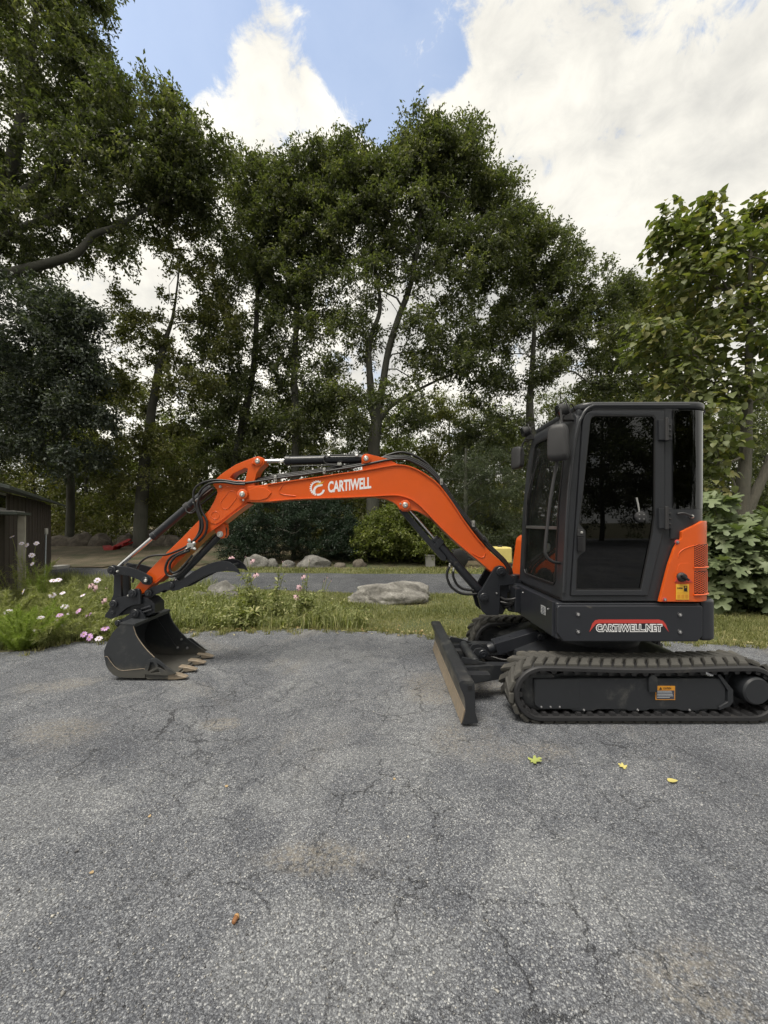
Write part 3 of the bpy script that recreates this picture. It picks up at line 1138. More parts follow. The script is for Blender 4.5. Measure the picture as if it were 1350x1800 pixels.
tree('oak_tree', 'tallest central oak with a forked trunk rising behind the raised boom', 'tree',
     tk([(655, 960, 12), (656, 860, 11), (657, 790, 10.4), (662, 740, 10), (664, 715, 8.6), (672, 680, 6.8), (682, 620, 5.8), (700, 560, 5.2), (722, 500, 4.4), (735, 430, 3.4), (742, 350, 2.4), (748, 290, 1.4)], Y6),
     [lob(640, 325, 74, 62, Y6, 46), lob(735, 290, 66, 56, Y6, 46), lob(800, 275, 42, 44, Y6, 24), lob(700, 350, 90, 70, Y6, 52), lob(800, 330, 80, 70, Y6, 48), lob(860, 350, 46, 46, Y6, 22), lob(630, 400, 80, 70, Y6, 44), lob(740, 430, 90, 60, Y6, 42), lob(850, 430, 60, 52, Y6, 26), lob(640, 520, 70, 60, Y6, 24), lob(780, 510, 70, 42, Y6, 22), lob(700, 600, 80, 40, Y6, 18), lob(800, 590, 60, 40, Y6, 18), lob(590, 600, 46, 60, Y6, 14), lob(770, 645, 66, 26, Y6, 16), lob(840, 640, 50, 26, Y6, 10), lob(690, 715, 95, 40, Y6, 22), lob(600, 720, 60, 42, Y6, 16)],
     OAK, BARK, 16, 'oaks along the edge of the wood', LF)
tk2 = tk([(662, 745, 8), (654, 715, 7.2), (650, 660, 6.0), (648, 610, 5.4), (656, 580, 4.4), (668, 540, 3.4), (660, 470, 2.4), (640, 380, 1.4)], Y6)
fork = link('trunk_fork', trunk_mesh('trunk_fork', tk2, BARK, 10, 3), None, bpy.data.objects['oak_tree.005'])
limb = link('low_limb', trunk_mesh('low_limb', tk([(668, 735, 6.0), (690, 712, 4.0), (730, 688, 2.8), (770, 668, 2.0), (810, 652, 1.3), (845, 640, .7)], Y6), BARK, 9, 5), None, bpy.data.objects['oak_tree.005'])
Y7 = 21.0
tree('oak_tree', 'round-crowned oak rising straight behind the excavator cab, bare limbs fanning low', 'tree',
     tk([(934, 960, 10), (934, 840, 8.6), (933, 760, 7.4), (931, 715, 6.6), (934, 660, 4.6), (938, 600, 3.6), (940, 520, 2.4), (936, 440, 1.4)], Y7),
     [lob(915, 425, 56, 56, Y7, 34), lob(965, 460, 60, 56, Y7, 36), lob(890, 500, 60, 60, Y7, 34), lob(1000, 520, 70, 52, Y7, 40), lob(1060, 540, 56, 46, Y7, 30), lob(950, 560, 80, 46, Y7, 36), lob(860, 590, 60, 50, Y7, 26), lob(1040, 600, 80, 42, Y7, 36), lob(1000, 660, 80, 34, Y7, 24), lob(860, 680, 60, 36, Y7, 18), lob(1070, 680, 60, 40, Y7, 24), lob(890, 760, 80, 36, Y7, 26), lob(840, 800, 60, 40, Y7, 20)],
     OAK, BARK, 17, 'oaks along the edge of the wood', LF)
Y8 = 26.0
tree('oak_tree', 'paler olive tree farther back between the cab oak and the broad-leaved tree', 'tree',
     tk([(1150, 930, 7), (1152, 800, 6), (1155, 680, 4), (1160, 560, 2)], Y8),
     [lob(1160, 530, 50, 46, Y8, 34), lob(1120, 580, 60, 60, Y8, 34), lob(1190, 590, 50, 60, Y8, 28), lob(1150, 680, 80, 60, Y8, 36), lob(1160, 780, 90, 60, Y8, 36)],
     OAK_OL, BARK, 18, 'oaks along the edge of the wood', dict(twigs=9, per=22, rc=1.1, size=.25, width=.5))

# broad-leaved tree close on the right: 300 leaves one by one, the rest as the crown
HEART = [(0, 0), (.30, .06), (.42, .30), (.34, .60), (.14, .86), (0, 1.0), (-.14, .86), (-.34, .60), (-.42, .30), (-.30, .06)]
LOBED = [(0, 0), (.10, .16), (.36, .06), (.50, .20), (.30, .32), (.22, .40), (.46, .62), (.42, .76), (.20, .64), (.12, .70), (.16, .92), (0, 1.0), (-.16, .92), (-.12, .70), (-.20, .64), (-.42, .76), (-.46, .62), (-.22, .40), (-.30, .32), (-.50, .20), (-.36, .06), (-.10, .16)]


def leaf_shape(name, outline, mat, tint, fold=.22, droop=.3):
    """One leaf of unit length: x across, y along, z up; folded along the midrib, tip drooping."""
    n = len(outline)
    V_ = [(x, y, abs(x) * fold - droop * y * y) for x, y in outline] + [(0, .33, -droop * .11), (0, .66, -droop * .44)]
    me = bpy.data.meshes.new(name)
    mid = [n, n + 1]
    faces = []
    half = n // 2
    for i in range(half):
        a, b = i, i + 1
        m = mid[0] if outline[a][1] + outline[b][1] < 1.0 else mid[1]
        faces.append((a, b, m))
    k = [i for i in range(half) if outline[i][1] + outline[i + 1][1] >= 1.0][0]
    faces.append((mid[0], k, mid[1]))
    for i in range(half, n):
        a, b = i, (i + 1) % n
        m = mid[0] if outline[a][1] + outline[b][1] < 1.0 else mid[1]
        faces.append((a, b, m))
    k2 = [i for i in range(half, n) if outline[i][1] + outline[(i + 1) % n][1] < 1.0][0]
    faces.append((mid[1], k2, mid[0]))
    me.from_pydata(V_, [], faces)
    at = me.attributes.new('rnd', 'FLOAT', 'FACE')
    at.data.foreach_set('value', [tint] * len(faces))
    me.materials.append(mat)
    me.update()
    finish(me, 60)
    return me


def join_leaves(name, proto, mats, tints, mat):
    """Many leaves of one shape in a single mesh. mats: (N, 3, 4) transforms."""
    n = len(proto.vertices)
    co = np.empty(n * 3, np.float32)
    proto.vertices.foreach_get('co', co)
    co = co.reshape(-1, 3)
    V = np.einsum('nij,vj->nvi', mats[:, :, :3], co) + mats[:, None, :, 3]
    f = np.empty(len(proto.loops), np.int32)
    proto.loops.foreach_get('vertex_index', f)
    Fq = (f[None] + (np.arange(len(mats)) * n)[:, None]).reshape(-1)
    return np_mesh(name, V.reshape(-1, 3), Fq, 3, mat, np.repeat(tints, len(f) // 3))


def leaf_frames(pos, dirs, nrm, size):
    d = unit(dirs)
    s = unit(np.cross(d, nrm))
    n = np.cross(s, d)
    m = np.stack([s, d, n], -1) * size[:, None, None]
    return np.concatenate([m, pos[:, :, None]], 2)


def broad_leaves(root, clusters, ctr, rng, outline, mat, n_leaf, rc, size, n_single=300, up=.5, droop=.35, rosette=False):
    n = len(clusters)
    o = unit(clusters - ctr)
    k = n_leaf
    D = unit(rng.normal(size=(n, k, 3)) * np.array([1, 1, .6]) + o[:, None] * .5 + np.array([0, 0, up]))
    t = rng.uniform(.25, 1.0, (n, k, 1))
    pos = (clusters[:, None] + D * t * rc).reshape(-1, 3)
    hd = D * np.array([1, 1, .25]) + rng.normal(size=(n, k, 3)) * .45 + np.array([0, 0, -.35])
    nr = rng.normal(size=(n, k, 3)) * .38 + np.array([0, 0, 1.0]) + o[:, None] * .35
    sz = size * rng.uniform(.6, 1.25, n * k)
    tint = np.clip(rng.normal(.5, .17, n * k) + np.repeat(rng.normal(0, .12, n), k), 0, 1)
    fr = leaf_frames(pos, hd.reshape(-1, 3), nr.reshape(-1, 3), sz)
    # the ones that show largest: in the frame, nearest, facing out
    px = pos[:, 0] / pos[:, 1] * F + CX
    py = CY - (pos[:, 2] - EYE) / pos[:, 1] * F
    score = np.where((px > 0) & (px < 1345) & (py > 0), sz / pos[:, 1] - .004 * (pos[:, 1] - pos[:, 1].min()), -9)
    order = np.argsort(-score)
    one, rest = order[:n_single], order[n_single:]
    protos = [leaf_shape('leaf', outline, mat, tv) for tv in (.25, .45, .6, .8)]
    for i in one:
        q = protos[min(3, int(tint[i] * 4))]
        o_ = bpy.data.objects.new('leaf', q)
        COL.objects.link(o_)
        m = Matrix([list(fr[i][r]) for r in range(3)] + [[0, 0, 0, 1]])
        o_.parent = root
        o_.matrix_parent_inverse = Matrix.Translation(-Vector(root.location))
        o_.matrix_basis = m
    cr = link('crown', join_leaves('crown', protos[0], fr[rest], tint[rest], mat), None, root)
    tag(cr, kind='stuff')


Y9 = 8.6
rng9 = np.random.default_rng(99)
t9 = tk([(1296, 985, 15), (1300, 930, 13), (1304, 880, 11), (1310, 810, 9), (1313, 740, 7.6), (1316, 660, 6), (1318, 560, 4.4), (1320, 460, 3), (1322, 370, 1.6)], Y9)
bt_ = thing('broadleaf_tree', 'broad-leaved tree close on the right edge with large light green leaves', 'tree', t9[0][:3])
link('trunk', trunk_mesh('trunk', t9, BARK2, 14, 4), None, bt_)
link('side_stem', trunk_mesh('side_stem', tk([(1304, 935, 9), (1322, 880, 8), (1345, 830, 7), (1370, 770, 6), (1395, 700, 5)], Y9), BARK2, 12, 6), None, bt_)
link('side_stem', trunk_mesh('side_stem', tk([(1302, 955, 8), (1322, 925, 7), (1352, 908, 6.4), (1390, 880, 5)], Y9), BARK2, 12, 7), None, bt_)
link('side_stem', trunk_mesh('side_stem', tk([(1302, 900, 5), (1294, 872, 4), (1290, 855, 3.4), (1287, 840, 1.6)], Y9), BARK2, 9, 8), None, bt_)
lob9 = [lob(1330, 400, 30, 46, Y9, 16), lob(1245, 430, 34, 60, Y9, 16), lob(1185, 450, 30, 42, Y9, 12), lob(1300, 480, 60, 70, Y9, 30), lob(1240, 400, 14, 50, Y9, 8), lob(1172, 400, 12, 34, Y9, 6), lob(1230, 500, 70, 46, Y9, 26), lob(1370, 500, 60, 120, Y9, 30), lob(1290, 580, 90, 60, Y9, 44), lob(1190, 610, 60, 46, Y9, 24), lob(1140, 600, 34, 40, Y9, 12), lob(1210, 690, 70, 44, Y9, 26), lob(1270, 680, 50, 36, Y9, 12), lob(1380, 640, 50, 70, Y9, 12), lob(1250, 755, 36, 50, Y9, 18, -.4), lob(1252, 815, 26, 40, Y9, 9, -.4)]
cl9 = lobe_points(lob9, rng9)
dn9 = dense(t9, .3)
nd9, pr9, ct9 = grow(dn9, cl9, rng9)
rd9 = .007 * ct9 ** .5
rd9[:len(dn9)] = [p[3] for p in dn9]
limbs(bt_, nd9, pr9, ct9, rd9, len(dn9), BARK2)
broad_leaves(bt_, cl9, np.array(lob9)[:, :3].mean(0), rng9, HEART, BIGL, 20, .42, .155)

# big lobed-leaf bush behind the counterweight
YF = 6.7
rngf = np.random.default_rng(77)
FIGL = leaf_mat('fig_leaves', (0.085, 0.110, 0.058), (0.155, 0.195, 0.100), (0.26, 0.29, 0.165), trans=.2)
fb = thing('leafy_bush', 'dense bush of large lobed leaves right behind the excavator counterweight', 'bush', (5.9, 6.9, 0))
lobf = [lob(1262, 930, 36, 42, YF, 12), lob(1300, 960, 60, 40, YF, 24), lob(1360, 960, 60, 50, YF, 22), lob(1270, 1000, 46, 46, YF, 20), lob(1330, 1020, 60, 40, YF, 26), lob(1270, 1045, 40, 22, YF, 14), lob(1390, 1030, 60, 50, YF, 18), lob(1225, 960, 26, 80, YF, 12, .4)]
clf = lobe_points(lobf, rngf)
stf = [(5.9, 6.95, -.02, .05), (5.92, 6.95, .3, .04), (5.95, 6.95, .8, .025)]
link('stem', trunk_mesh('stem', stf, BARK2, 9, 2), None, fb)
dnf = dense(stf, .15)
ndf, prf, ctf = grow(dnf, clf, rngf)
rdf = .006 * ctf ** .45
rdf[:len(dnf)] = [p[3] for p in dnf]
limbs(fb, ndf, prf, ctf, rdf, len(dnf), BARK2)
broad_leaves(fb, clf, np.array(lobf)[:, :3].mean(0), rngf, LOBED, FIGL, 14, .30, .25, up=.7)

# evergreen and leafy shrubs under the trees
YS = 14.6
tree('yew_shrub', 'broad dark evergreen shrub behind the row of boulders, under the middle of the boom', 'shrub',
     [(-3.5, 14.9, .05, .10), (-3.5, 14.9, .8, .07), (-3.4, 14.9, 1.6, .04)],
     [lob(470, 940, 60, 46, YS, 70), lob(560, 930, 70, 56, YS, 90), lob(430, 960, 40, 30, YS, 30), lob(610, 950, 50, 40, YS, 50), lob(520, 900, 70, 40, YS, 60)],
     YEW, BARK, 31, None, dict(twigs=9, per=30, rc=.34, size=.075, spread=.05, width=.3, flat=.6))
tree('leafy_shrub', 'bright green leafy shrub seen under the bend of the boom', 'shrub',
     [(1.1, 14.3, .05, .08), (1.1, 14.3, .7, .06), (1.1, 14.3, 1.5, .03)],
     [lob(700, 930, 60, 46, 14.2, 60), lob(740, 950, 55, 40, 14.2, 56), lob(660, 950, 40, 36, 14.2, 30), lob(770, 975, 40, 20, 14.2, 22), lob(720, 890, 46, 30, 14.2, 26)],
     LIMEL, BARK, 32, None, dict(twigs=8, per=20, rc=.36, size=.10, spread=.06, width=.55))
tree('pine_shrub', 'dark soft pine growing behind the upper boom hoses, left of the cab', 'shrub',
     [(3.4, 16.0, .15, .14), (3.4, 16.0, 2.0, .10), (3.4, 16.0, 4.6, .04)],
     [lob(820, 860, 60, 50, 16, 46), lob(870, 880, 60, 56, 16, 50), lob(830, 930, 70, 40, 16, 46), lob(900, 930, 60, 44, 16, 36), lob(850, 820, 46, 36, 16, 26)],
     PINE, BARK, 33, None, dict(twigs=10, per=30, rc=.5, size=.11, spread=.05, width=.12, flat=.5))

# woodland behind: three crowns shared by many single trees
protos = []
for k, (lm, sd) in enumerate(((OAK_OL, 41), (OAK, 42), (LIMEL, 43))):
    rg = np.random.default_rng(sd)
    lobes = [(rg.uniform(-2.2, 2.2), rg.uniform(-2.2, 2.2), rg.uniform(3.0, 11.5), rg.uniform(1.5, 2.4), rg.uniform(1.5, 2.4), rg.uniform(.9, 1.5), 11) for _ in range(13)]
    tr_pts = [(0, 0, -.3, .2), (.1, 0, 2, .16), (-.1, .1, 5, .12), (.1, 0, 8, .08), (0, 0, 11.5, .03)]
    cl = lobe_points(lobes, rg)
    dn = dense(tr_pts)
    nd, pr, ct = grow(dn, cl, rg)
    rad = .011 * ct ** .52
    rad[:len(dn)] = [p[3] for p in dn]
    V, Fq, tint = foliage(cl, np.array([0, 0, 6.]), rg, twigs=8, per=16, rc=.95, size=.21, width=.5)
    protos.append((trunk_mesh('trunk', tr_pts, BARK, 10, k), branch_mesh('branches', nd, pr, rad, len(dn), BARK), np_mesh('crown', V, Fq, 4, lm, tint)))


def wood_tree(px, Y, k, s, rz, label, name='woodland_tree'):
    x = (px - CX) / F * Y
    z = float(hf(x, Y))
    r = thing(name, label, 'tree', (x, Y, z - .05), 'trees of the wood behind')
    r.rotation_euler = (0, 0, rz)
    r.scale = (s, s, s * 1.0)
    for nm, me in zip(('trunk', 'branches', 'crown'), protos[k]):
        o = bpy.data.objects.new(nm, me)
        COL.objects.link(o)
        o.parent = r
        if nm != 'trunk':
            tag(o, kind='stuff')
    return r


WOOD = [(-30, 24, 1, 1.05, 'woodland tree far left, half hidden behind the shed'), (60, 28, 0, 1.0, 'woodland tree above the low end of the shed roof'), (150, 25, 2, .72, 'small light woodland tree just right of the shed'),
        (205, 30, 0, 1.0, 'woodland tree left of the slim grey oak trunk'), (300, 27, 2, .80, 'light woodland tree right of the slim grey oak trunk'), (365, 31, 1, 1.0, 'woodland tree behind the stick hoses'),
        (455, 28, 2, .85, 'light woodland tree behind the stick horn'), (545, 31, 0, .95, 'woodland tree above the arm cylinder'), (610, 27, 1, .75, 'woodland tree left of the forked oak trunk'),
        (700, 30, 2, .9, 'light woodland tree right of the forked oak trunk'), (790, 28, 0, .85, 'woodland tree above the boom hoses'), (870, 33, 2, 1.0, 'light woodland tree just left of the cab oak trunk'),
        (985, 30, 1, 1.0, 'woodland tree above the cab roof front'), (1080, 28, 0, .9, 'woodland tree above the cab roof'), (1180, 32, 1, 1.1, 'woodland tree above the rear of the cab'), (1270, 20, 1, .62, 'small dark tree behind the broad-leaved tree trunk'), (1345, 22, 1, .8, 'dark tree at the right edge behind the broad-leaved tree'), (1430, 26, 0, 1.0, 'woodland tree beyond the right edge')]
for i, (px, Y, k, s, lb) in enumerate(WOOD):
    wood_tree(px, Y, k, s, i * 1.7, lb)
# trees on the other side of the yard, seen in the cab glass
ORD = ('first', 'second', 'third', 'fourth', 'fifth', 'sixth', 'seventh', 'eighth', 'ninth', 'tenth', 'eleventh', 'twelfth', 'thirteenth')
for i, w in enumerate(ORD):
    r = wood_tree(CX, 20, (1, 0, 1)[i % 3], 1.05 + .12 * (i % 3), i * 2.1, 'tree across the yard, mirrored in the cab glass, ' + w + ' of the row', 'yard_tree')
    r['group'] = 'trees across the yard'
    r.location = (-20 + 4.2 * i, -23 - 2.5 * (i % 2), -.05)
# low undergrowth along the wood's edge and the far wood: masses nobody could count
rgu = np.random.default_rng(55)
cu_ = []
for i in range(820):
    x = rgu.uniform(-24, 26)
    y = rgu.uniform(19, 27) + .02 * abs(x)
    cu_.append((x, y, float(hf(x, y)) + rgu.uniform(.1, 5.2) * (.3 + .7 * rgu.random())))
for i in range(110):
    x = rgu.uniform(-3, 8)
    y = rgu.uniform(15.5, 18)
    cu_.append((x, y, float(hf(x, y)) + rgu.uniform(.1, 1.3)))
for i in range(150):
    cu_.append((rgu.uniform(-30, 42), rgu.uniform(-27, -22), rgu.uniform(.1, 3.2)))
cu_ = np.array(cu_)
V, Fq, tint = foliage(cu_, np.array([0, 30., 0]), rgu, twigs=9, per=18, rc=.75, size=.15, width=.5)
UNDER = leaf_mat('undergrowth_leaves', (0.05, 0.058, 0.022), (0.105, 0.112, 0.04), (0.185, 0.175, 0.065), var=(0.060, 0.050, 0.020))
tag(link('undergrowth', np_mesh('undergrowth', V, Fq, 4, UNDER, tint)), 'low leafy undergrowth along the edge of the woods', 'undergrowth', kind='stuff')
cu_ = np.stack([rgu.uniform(-75, 75, 900), rgu.uniform(44, 60, 900), rgu.uniform(.3, 5.0, 900)], 1)
V, Fq, tint = foliage(cu_, np.array([0, 80., 0]), rgu, twigs=7, per=12, rc=2.2, size=.6, spread=.3)
tag(link('far_wood', np_mesh('far_wood', V, Fq, 4, OAK_OL, tint)), 'far wood closing the view behind the trees', 'woodland', kind='stuff')

# ================================================================== the excavator
EX = thing('mini_excavator', 'orange and charcoal mini excavator on rubber tracks with its bucket resting on the asphalt', 'excavator', (1.97, 3.68, 0))
YB = 4.03                     # plane of the boom


def text_mesh(body, mat, parent, name, x0, z0, width, height, y, ang=0.0, bold=0.0, skew=0.0, depth=0.0006, shear_up=0.0, spacing=1.0):
    cu = bpy.data.curves.new('t', 'FONT')
    cu.body = body
    cu.size = 1.0
    cu.offset = bold
    cu.extrude = 0.002
    cu.space_character = spacing
    cu.resolution_u = 3
    ob = bpy.data.objects.new('t', cu)
    COL.objects.link(ob)
    dg = bpy.context.evaluated_depsgraph_get()
    me = bpy.data.meshes.new_from_object(ob.evaluated_get(dg))
    bpy.data.objects.remove(ob)
    n = len(me.vertices)
    co = np.empty(n * 3, np.float32)
    me.vertices.foreach_get('co', co)
    co = co.reshape(-1, 3)
    mn, mx = co.min(0), co.max(0)
    a = (co[:, 0] - mn[0]) / (mx[0] - mn[0]) * width
    b = (co[:, 1] - mn[1]) / (mx[1] - mn[1]) * height
    a = a + b * skew
    ca, sa = math.cos(ang), math.sin(ang)
    X = x0 + a * ca
    Z = z0 + b + a * sa
    Yc = y - (co[:, 2] - mn[2]) / max(1e-6, mx[2] - mn[2]) * depth
    V = np.stack([X, Yc, Z], 1)
    me.vertices.foreach_set('co', V.astype(np.float32).ravel())
    me.materials.clear()
    me.materials.append(mat)
    me.name = name
    me.update()
    finish(me, 0)
    return link(name, me, None, parent)


def offset_strip(pts, w):
    """Closed outline of a band of thickness w along an open polyline (to its right side)."""
    out = []
    n = len(pts)
    for i in range(n):
        a = Vector(pts[max(i - 1, 0)])
        b = Vector(pts[min(i + 1, n - 1)])
        d = (b - a).normalized()
        out.append((pts[i][0] + d.y * w, pts[i][1] - d.x * w))
    return list(pts) + out[::-1]


def smooth2(pts, n=4):
    return [(v.x, v.y) for v in spline([(a, b, 0) for a, b in pts], n)]


def circ(cx, cz, r, n=24):
    return [(cx + r * math.cos(2 * math.pi * k / n), cz + r * math.sin(2 * math.pi * k / n)) for k in range(n)]


_bolt_cache = {}


def stud(name, r, h, mat):
    """Shared mesh of a stepped pin or bolt head pointing to -Y from its origin."""
    key = (name, r, h, mat.name)
    if key not in _bolt_cache:
        bm = bmesh.new()
        add_lathe(bm, (0, 0.004, 0), (0, -1, 0), [(0, r), (h * 0.6 + .004, r), (h * 0.75 + .004, r * 0.9), (h * 0.75 + .004, r * 0.58), (h + .004, r * 0.55), (h + .006, r * 0.4), (h + .003, r * 0.18)], 18)
        bmesh.ops.recalc_face_normals(bm, faces=bm.faces)
        me = bpy.data.meshes.new(name)
        bm.to_mesh(me)
        bm.free()
        finish(me, 35)
        me.materials.append(mat)
        _bolt_cache[key] = me
    return _bolt_cache[key]


def pin(px, py, y, r, parent, mat=None, h=0.018, name='pin'):
    x, _, z = P(px, py, y)
    return place(name, stud(name, r, h, mat or M['black']), parent, (x, y, z))


# ------------------------------------------------------------------ tracks
TZ, TR = 0.2315, 0.2095
FX, RX = 1.195, 2.79


def loop_pt(s, R_):
    """Point, tangent and outward normal at run s of the track loop with wheel radius R_."""
    straight = RX - FX
    arc = math.pi * R_
    s = s % (2 * straight + 2 * arc)
    if s < straight:                        # bottom run, front to rear
        sag = 0.0
        return (FX + s, TZ - R_ + sag), (1, 0), (0, -1)
    s -= straight
    if s < arc:
        a = -math.pi / 2 + s / R_
        return (RX + R_ * math.cos(a), TZ + R_ * math.sin(a)), (-math.sin(a), math.cos(a)), (math.cos(a), math.sin(a))
    s -= arc
    if s < straight:
        u = s / straight
        sag = -0.016 * math.sin(math.pi * u) ** 2
        return (RX - s, TZ + R_ + sag), (-1, 0), (0, 1)
    s -= straight
    a = math.pi / 2 + s / R_
    return (FX + R_ * math.cos(a), TZ + R_ * math.sin(a)), (-math.sin(a), math.cos(a)), (math.cos(a), math.sin(a))


def lug_mesh(flip):
    """Slanted tread block: x along the belt, y across, z outward."""
    s = -1 if flip else 1
    b = [(-0.062, 0.002), (0.014, 0.002), (0.060, 0.075), (0.094, 0.130), (0.024, 0.130), (-0.008, 0.078)]
    t = [(-0.048, 0.010), (0.006, 0.010), (0.049, 0.077), (0.080, 0.122), (0.032, 0.122), (0.004, 0.080)]
    bm = bmesh.new()
    vb = [bm.verts.new((x, s * y, -0.004)) for x, y in b]
    vm = [bm.verts.new((x * .97, s * y, 0.017)) for x, y in b]
    vt = [bm.verts.new((x, s * y, 0.030)) for x, y in t]
    for A, B in ((vb, vm), (vm, vt)):
        for k in range(6):
            bm.faces.new((A[k], A[(k + 1) % 6], B[(k + 1) % 6], B[k]))
    bm.faces.new(vt)
    bm.faces.new(vb[::-1])
    bmesh.ops.recalc_face_normals(bm, faces=bm.faces)
    me = bpy.data.meshes.new('tread_lug')
    bm.to_mesh(me)
    bm.free()
    finish(me, 30)
    me.materials.append(M['lug'])
    return me


LUGS = (lug_mesh(False), lug_mesh(True))


def make_track(y0, y1, outer):
    """outer = -1: the outside faces the camera side (y0)."""
    yc = (y0 + y1) / 2
    total = 2 * (RX - FX) + 2 * math.pi * TR
    n = 150
    bm = bmesh.new()
    prof = [(-0.010, y0), (0.000, y0 + 0.012), (0.000, y1 - 0.012), (-0.010, y1), (-0.034, y1), (-0.040, y1 - 0.016), (-0.040, y0 + 0.016), (-0.034, y0)]
    rings = []
    for i in range(n):
        (x, z), _, (nx, nz) = loop_pt(total * i / n, TR)
        rings.append([bm.verts.new((x + nx * o, y, z + nz * o)) for o, y in prof])
    m = len(prof)
    for i in range(n):
        a, b = rings[i], rings[(i + 1) % n]
        for k in range(m):
            bm.faces.new((a[k], a[(k + 1) % m], b[(k + 1) % m], b[k]))
    tr = from_bm('rubber_track', bm, M['rubber'], EX, 45)
    pitch = total / 52
    for i in range(52):
        for f in (0, 1):
            s = pitch * (i + 0.5 * f)
            (x, z), (tx, tz), (nx, nz) = loop_pt(s, TR)
            o = place('tread_lug', LUGS[f], tr, (x, yc, z))
            o.rotation_euler = Matrix(((tx, 0, nx), (0, 1, 0), (tz, 0, nz))).to_euler() if False else Matrix(((tx, 0, nx), (0, 1, 0), (tz, 0, nz))).to_4x4().to_euler()
    # drive teeth moulded on the inner face
    bm = bmesh.new()
    for i in range(52):
        (x, z), (tx, tz), (nx, nz) = loop_pt(pitch * (i + .3), TR)
        for ya, yb in ((y0 + 0.014, y0 + 0.075), (yc - 0.04, yc + 0.04), (y1 - 0.075, y1 - 0.014)):
            vs = []
            for t, o, y in ((-.024, -.038, ya), (.024, -.038, ya), (.014, -.062, ya), (-.014, -.062, ya), (-.024, -.038, yb), (.024, -.038, yb), (.014, -.062, yb), (-.014, -.062, yb)):
                vs.append(bm.verts.new((x + tx * t + nx * o, y, z + tz * t + nz * o)))
            for f in ((0, 1, 2, 3), (7, 6, 5, 4), (1, 5, 6, 2), (0, 3, 7, 4), (3, 2, 6, 7)):
                bm.faces.new([vs[k] for k in f])
    d = from_bm('drive_teeth', bm, M['rubber'], tr, 0)
    tag(d, kind='stuff')
    return tr


track_near = make_track(2.90, 3.20, -1)
track_far = make_track(4.16, 4.46, 1)


def track_frame(y0, y1, face):
    """Side frame between the wheels; face: the y of its outer plate."""
    s = -1 if face < (y0 + y1) / 2 else 1
    X0, X1 = 1.142, 2.60
    pl = [(1.150, .135), (1.19, .100), (1.42, .100), (1.45, .088), (1.60, .088), (1.63, .100), (1.84, .100), (1.87, .088), (2.0, .088), (2.03, .100), (2.24, .100), (2.27, .088), (2.39, .088), (2.42, .100), (2.56, .100), (2.61, .135), (2.61, .285), (2.57, .338), (2.11, .338), (1.50, .338), (1.145, .330)]
    ya, yb = (face, face + 0.05) if s < 0 else (face - 0.05, face)
    fr = prism('track_frame', pl, ya, yb, M['dusty'], EX, 0.008)
    yy0, yy1 = (yb - .004, y1 - 0.03) if s < 0 else (y0 + 0.03, ya + .004)
    prism('inner_beam', [(1.2, .12), (2.58, .12), (2.58, .31), (2.40, .375), (1.42, .375), (1.2, .31)], yy0, yy1, M['dusty'], fr, 0.006)
    ye = face + s * 0.004
    yp0, yp1 = min(ye, face - s * .004), max(ye, face - s * .004)
    prism('front_cover', [(1.152, .14), (1.19, .108), (1.47, .108), (1.49, .12), (1.49, .32), (1.47, .332), (1.152, .326)], yp0, yp1, M['dusty'], fr, 0.003)
    prism('bracket', [(2.01, .24), (2.075, .24), (2.075, .345), (2.055, .375), (2.03, .375), (2.01, .345)], min(face + s * .02, face - s * .03), max(face + s * .02, face - s * .03), M['dusty'], fr, 0.005)
    prism('rear_guard', [(2.55, .10), (2.63, .13), (2.655, .16), (2.655, .255), (2.56, .37), (2.535, .37), (2.615, .25), (2.615, .165), (2.55, .125)], min(face + s * .012, face - s * .03), max(face + s * .012, face - s * .03), M['dusty'], fr, 0.003)
    for k in range(4):
        x = 1.50 + k * 0.31
        cyl('roller', (x, y0 + .05, .105), (x, y1 - .05, .105), .055, M['dusty'], fr)
    lathe('idler_wheel', (FX + .01, y0 + .06, TZ), (FX + .01, y1 - .06, TZ), [(0, .05), (0, .135), (.01, .155), (y1 - y0 - .13, .155), (y1 - y0 - .12, .135), (y1 - y0 - .12, .05)], M['dusty'], fr, 28)
    bm = bmesh.new()
    tooth = []
    for k in range(11):
        a = 2 * math.pi * k / 11
        for da, r in ((-.19, .128), (-.09, .158), (.09, .158), (.19, .128)):
            tooth.append((RX + r * math.cos(a + da), TZ + r * math.sin(a + da)))
    add_prism(bm, tooth, (y0 + y1) / 2 - .02, (y0 + y1) / 2 + .02)
    from_bm('sprocket', bm, M['dusty'], fr)
    yo = face + s * 0.035
    lathe('final_drive', (RX + .03, y1 - .05 if s < 0 else y0 + .05, TZ + .02), (RX + .03, yo, TZ + .02), [(0, .125), (.10, .125), (.105, .112), (abs(yo - (y1 - .05 if s < 0 else y0 + .05)) - .012, .104), (abs(yo - (y1 - .05 if s < 0 else y0 + .05)), .092)], M['dusty'], fr, 30)
    return fr


frame_near = track_frame(2.90, 3.20, 2.935)
frame_far = track_frame(4.16, 4.46, 4.425)
for k in range(3):
    place('bolt', stud('bolt', .008, .006, M['bolt']), frame_near, (1.20 + k * .07, 2.934, .122))
for bx in (1.525, 1.935, 2.33):
    place('bolt', stud('bolt', .009, .006, M['bolt']), frame_near, (bx, 2.934, .098))

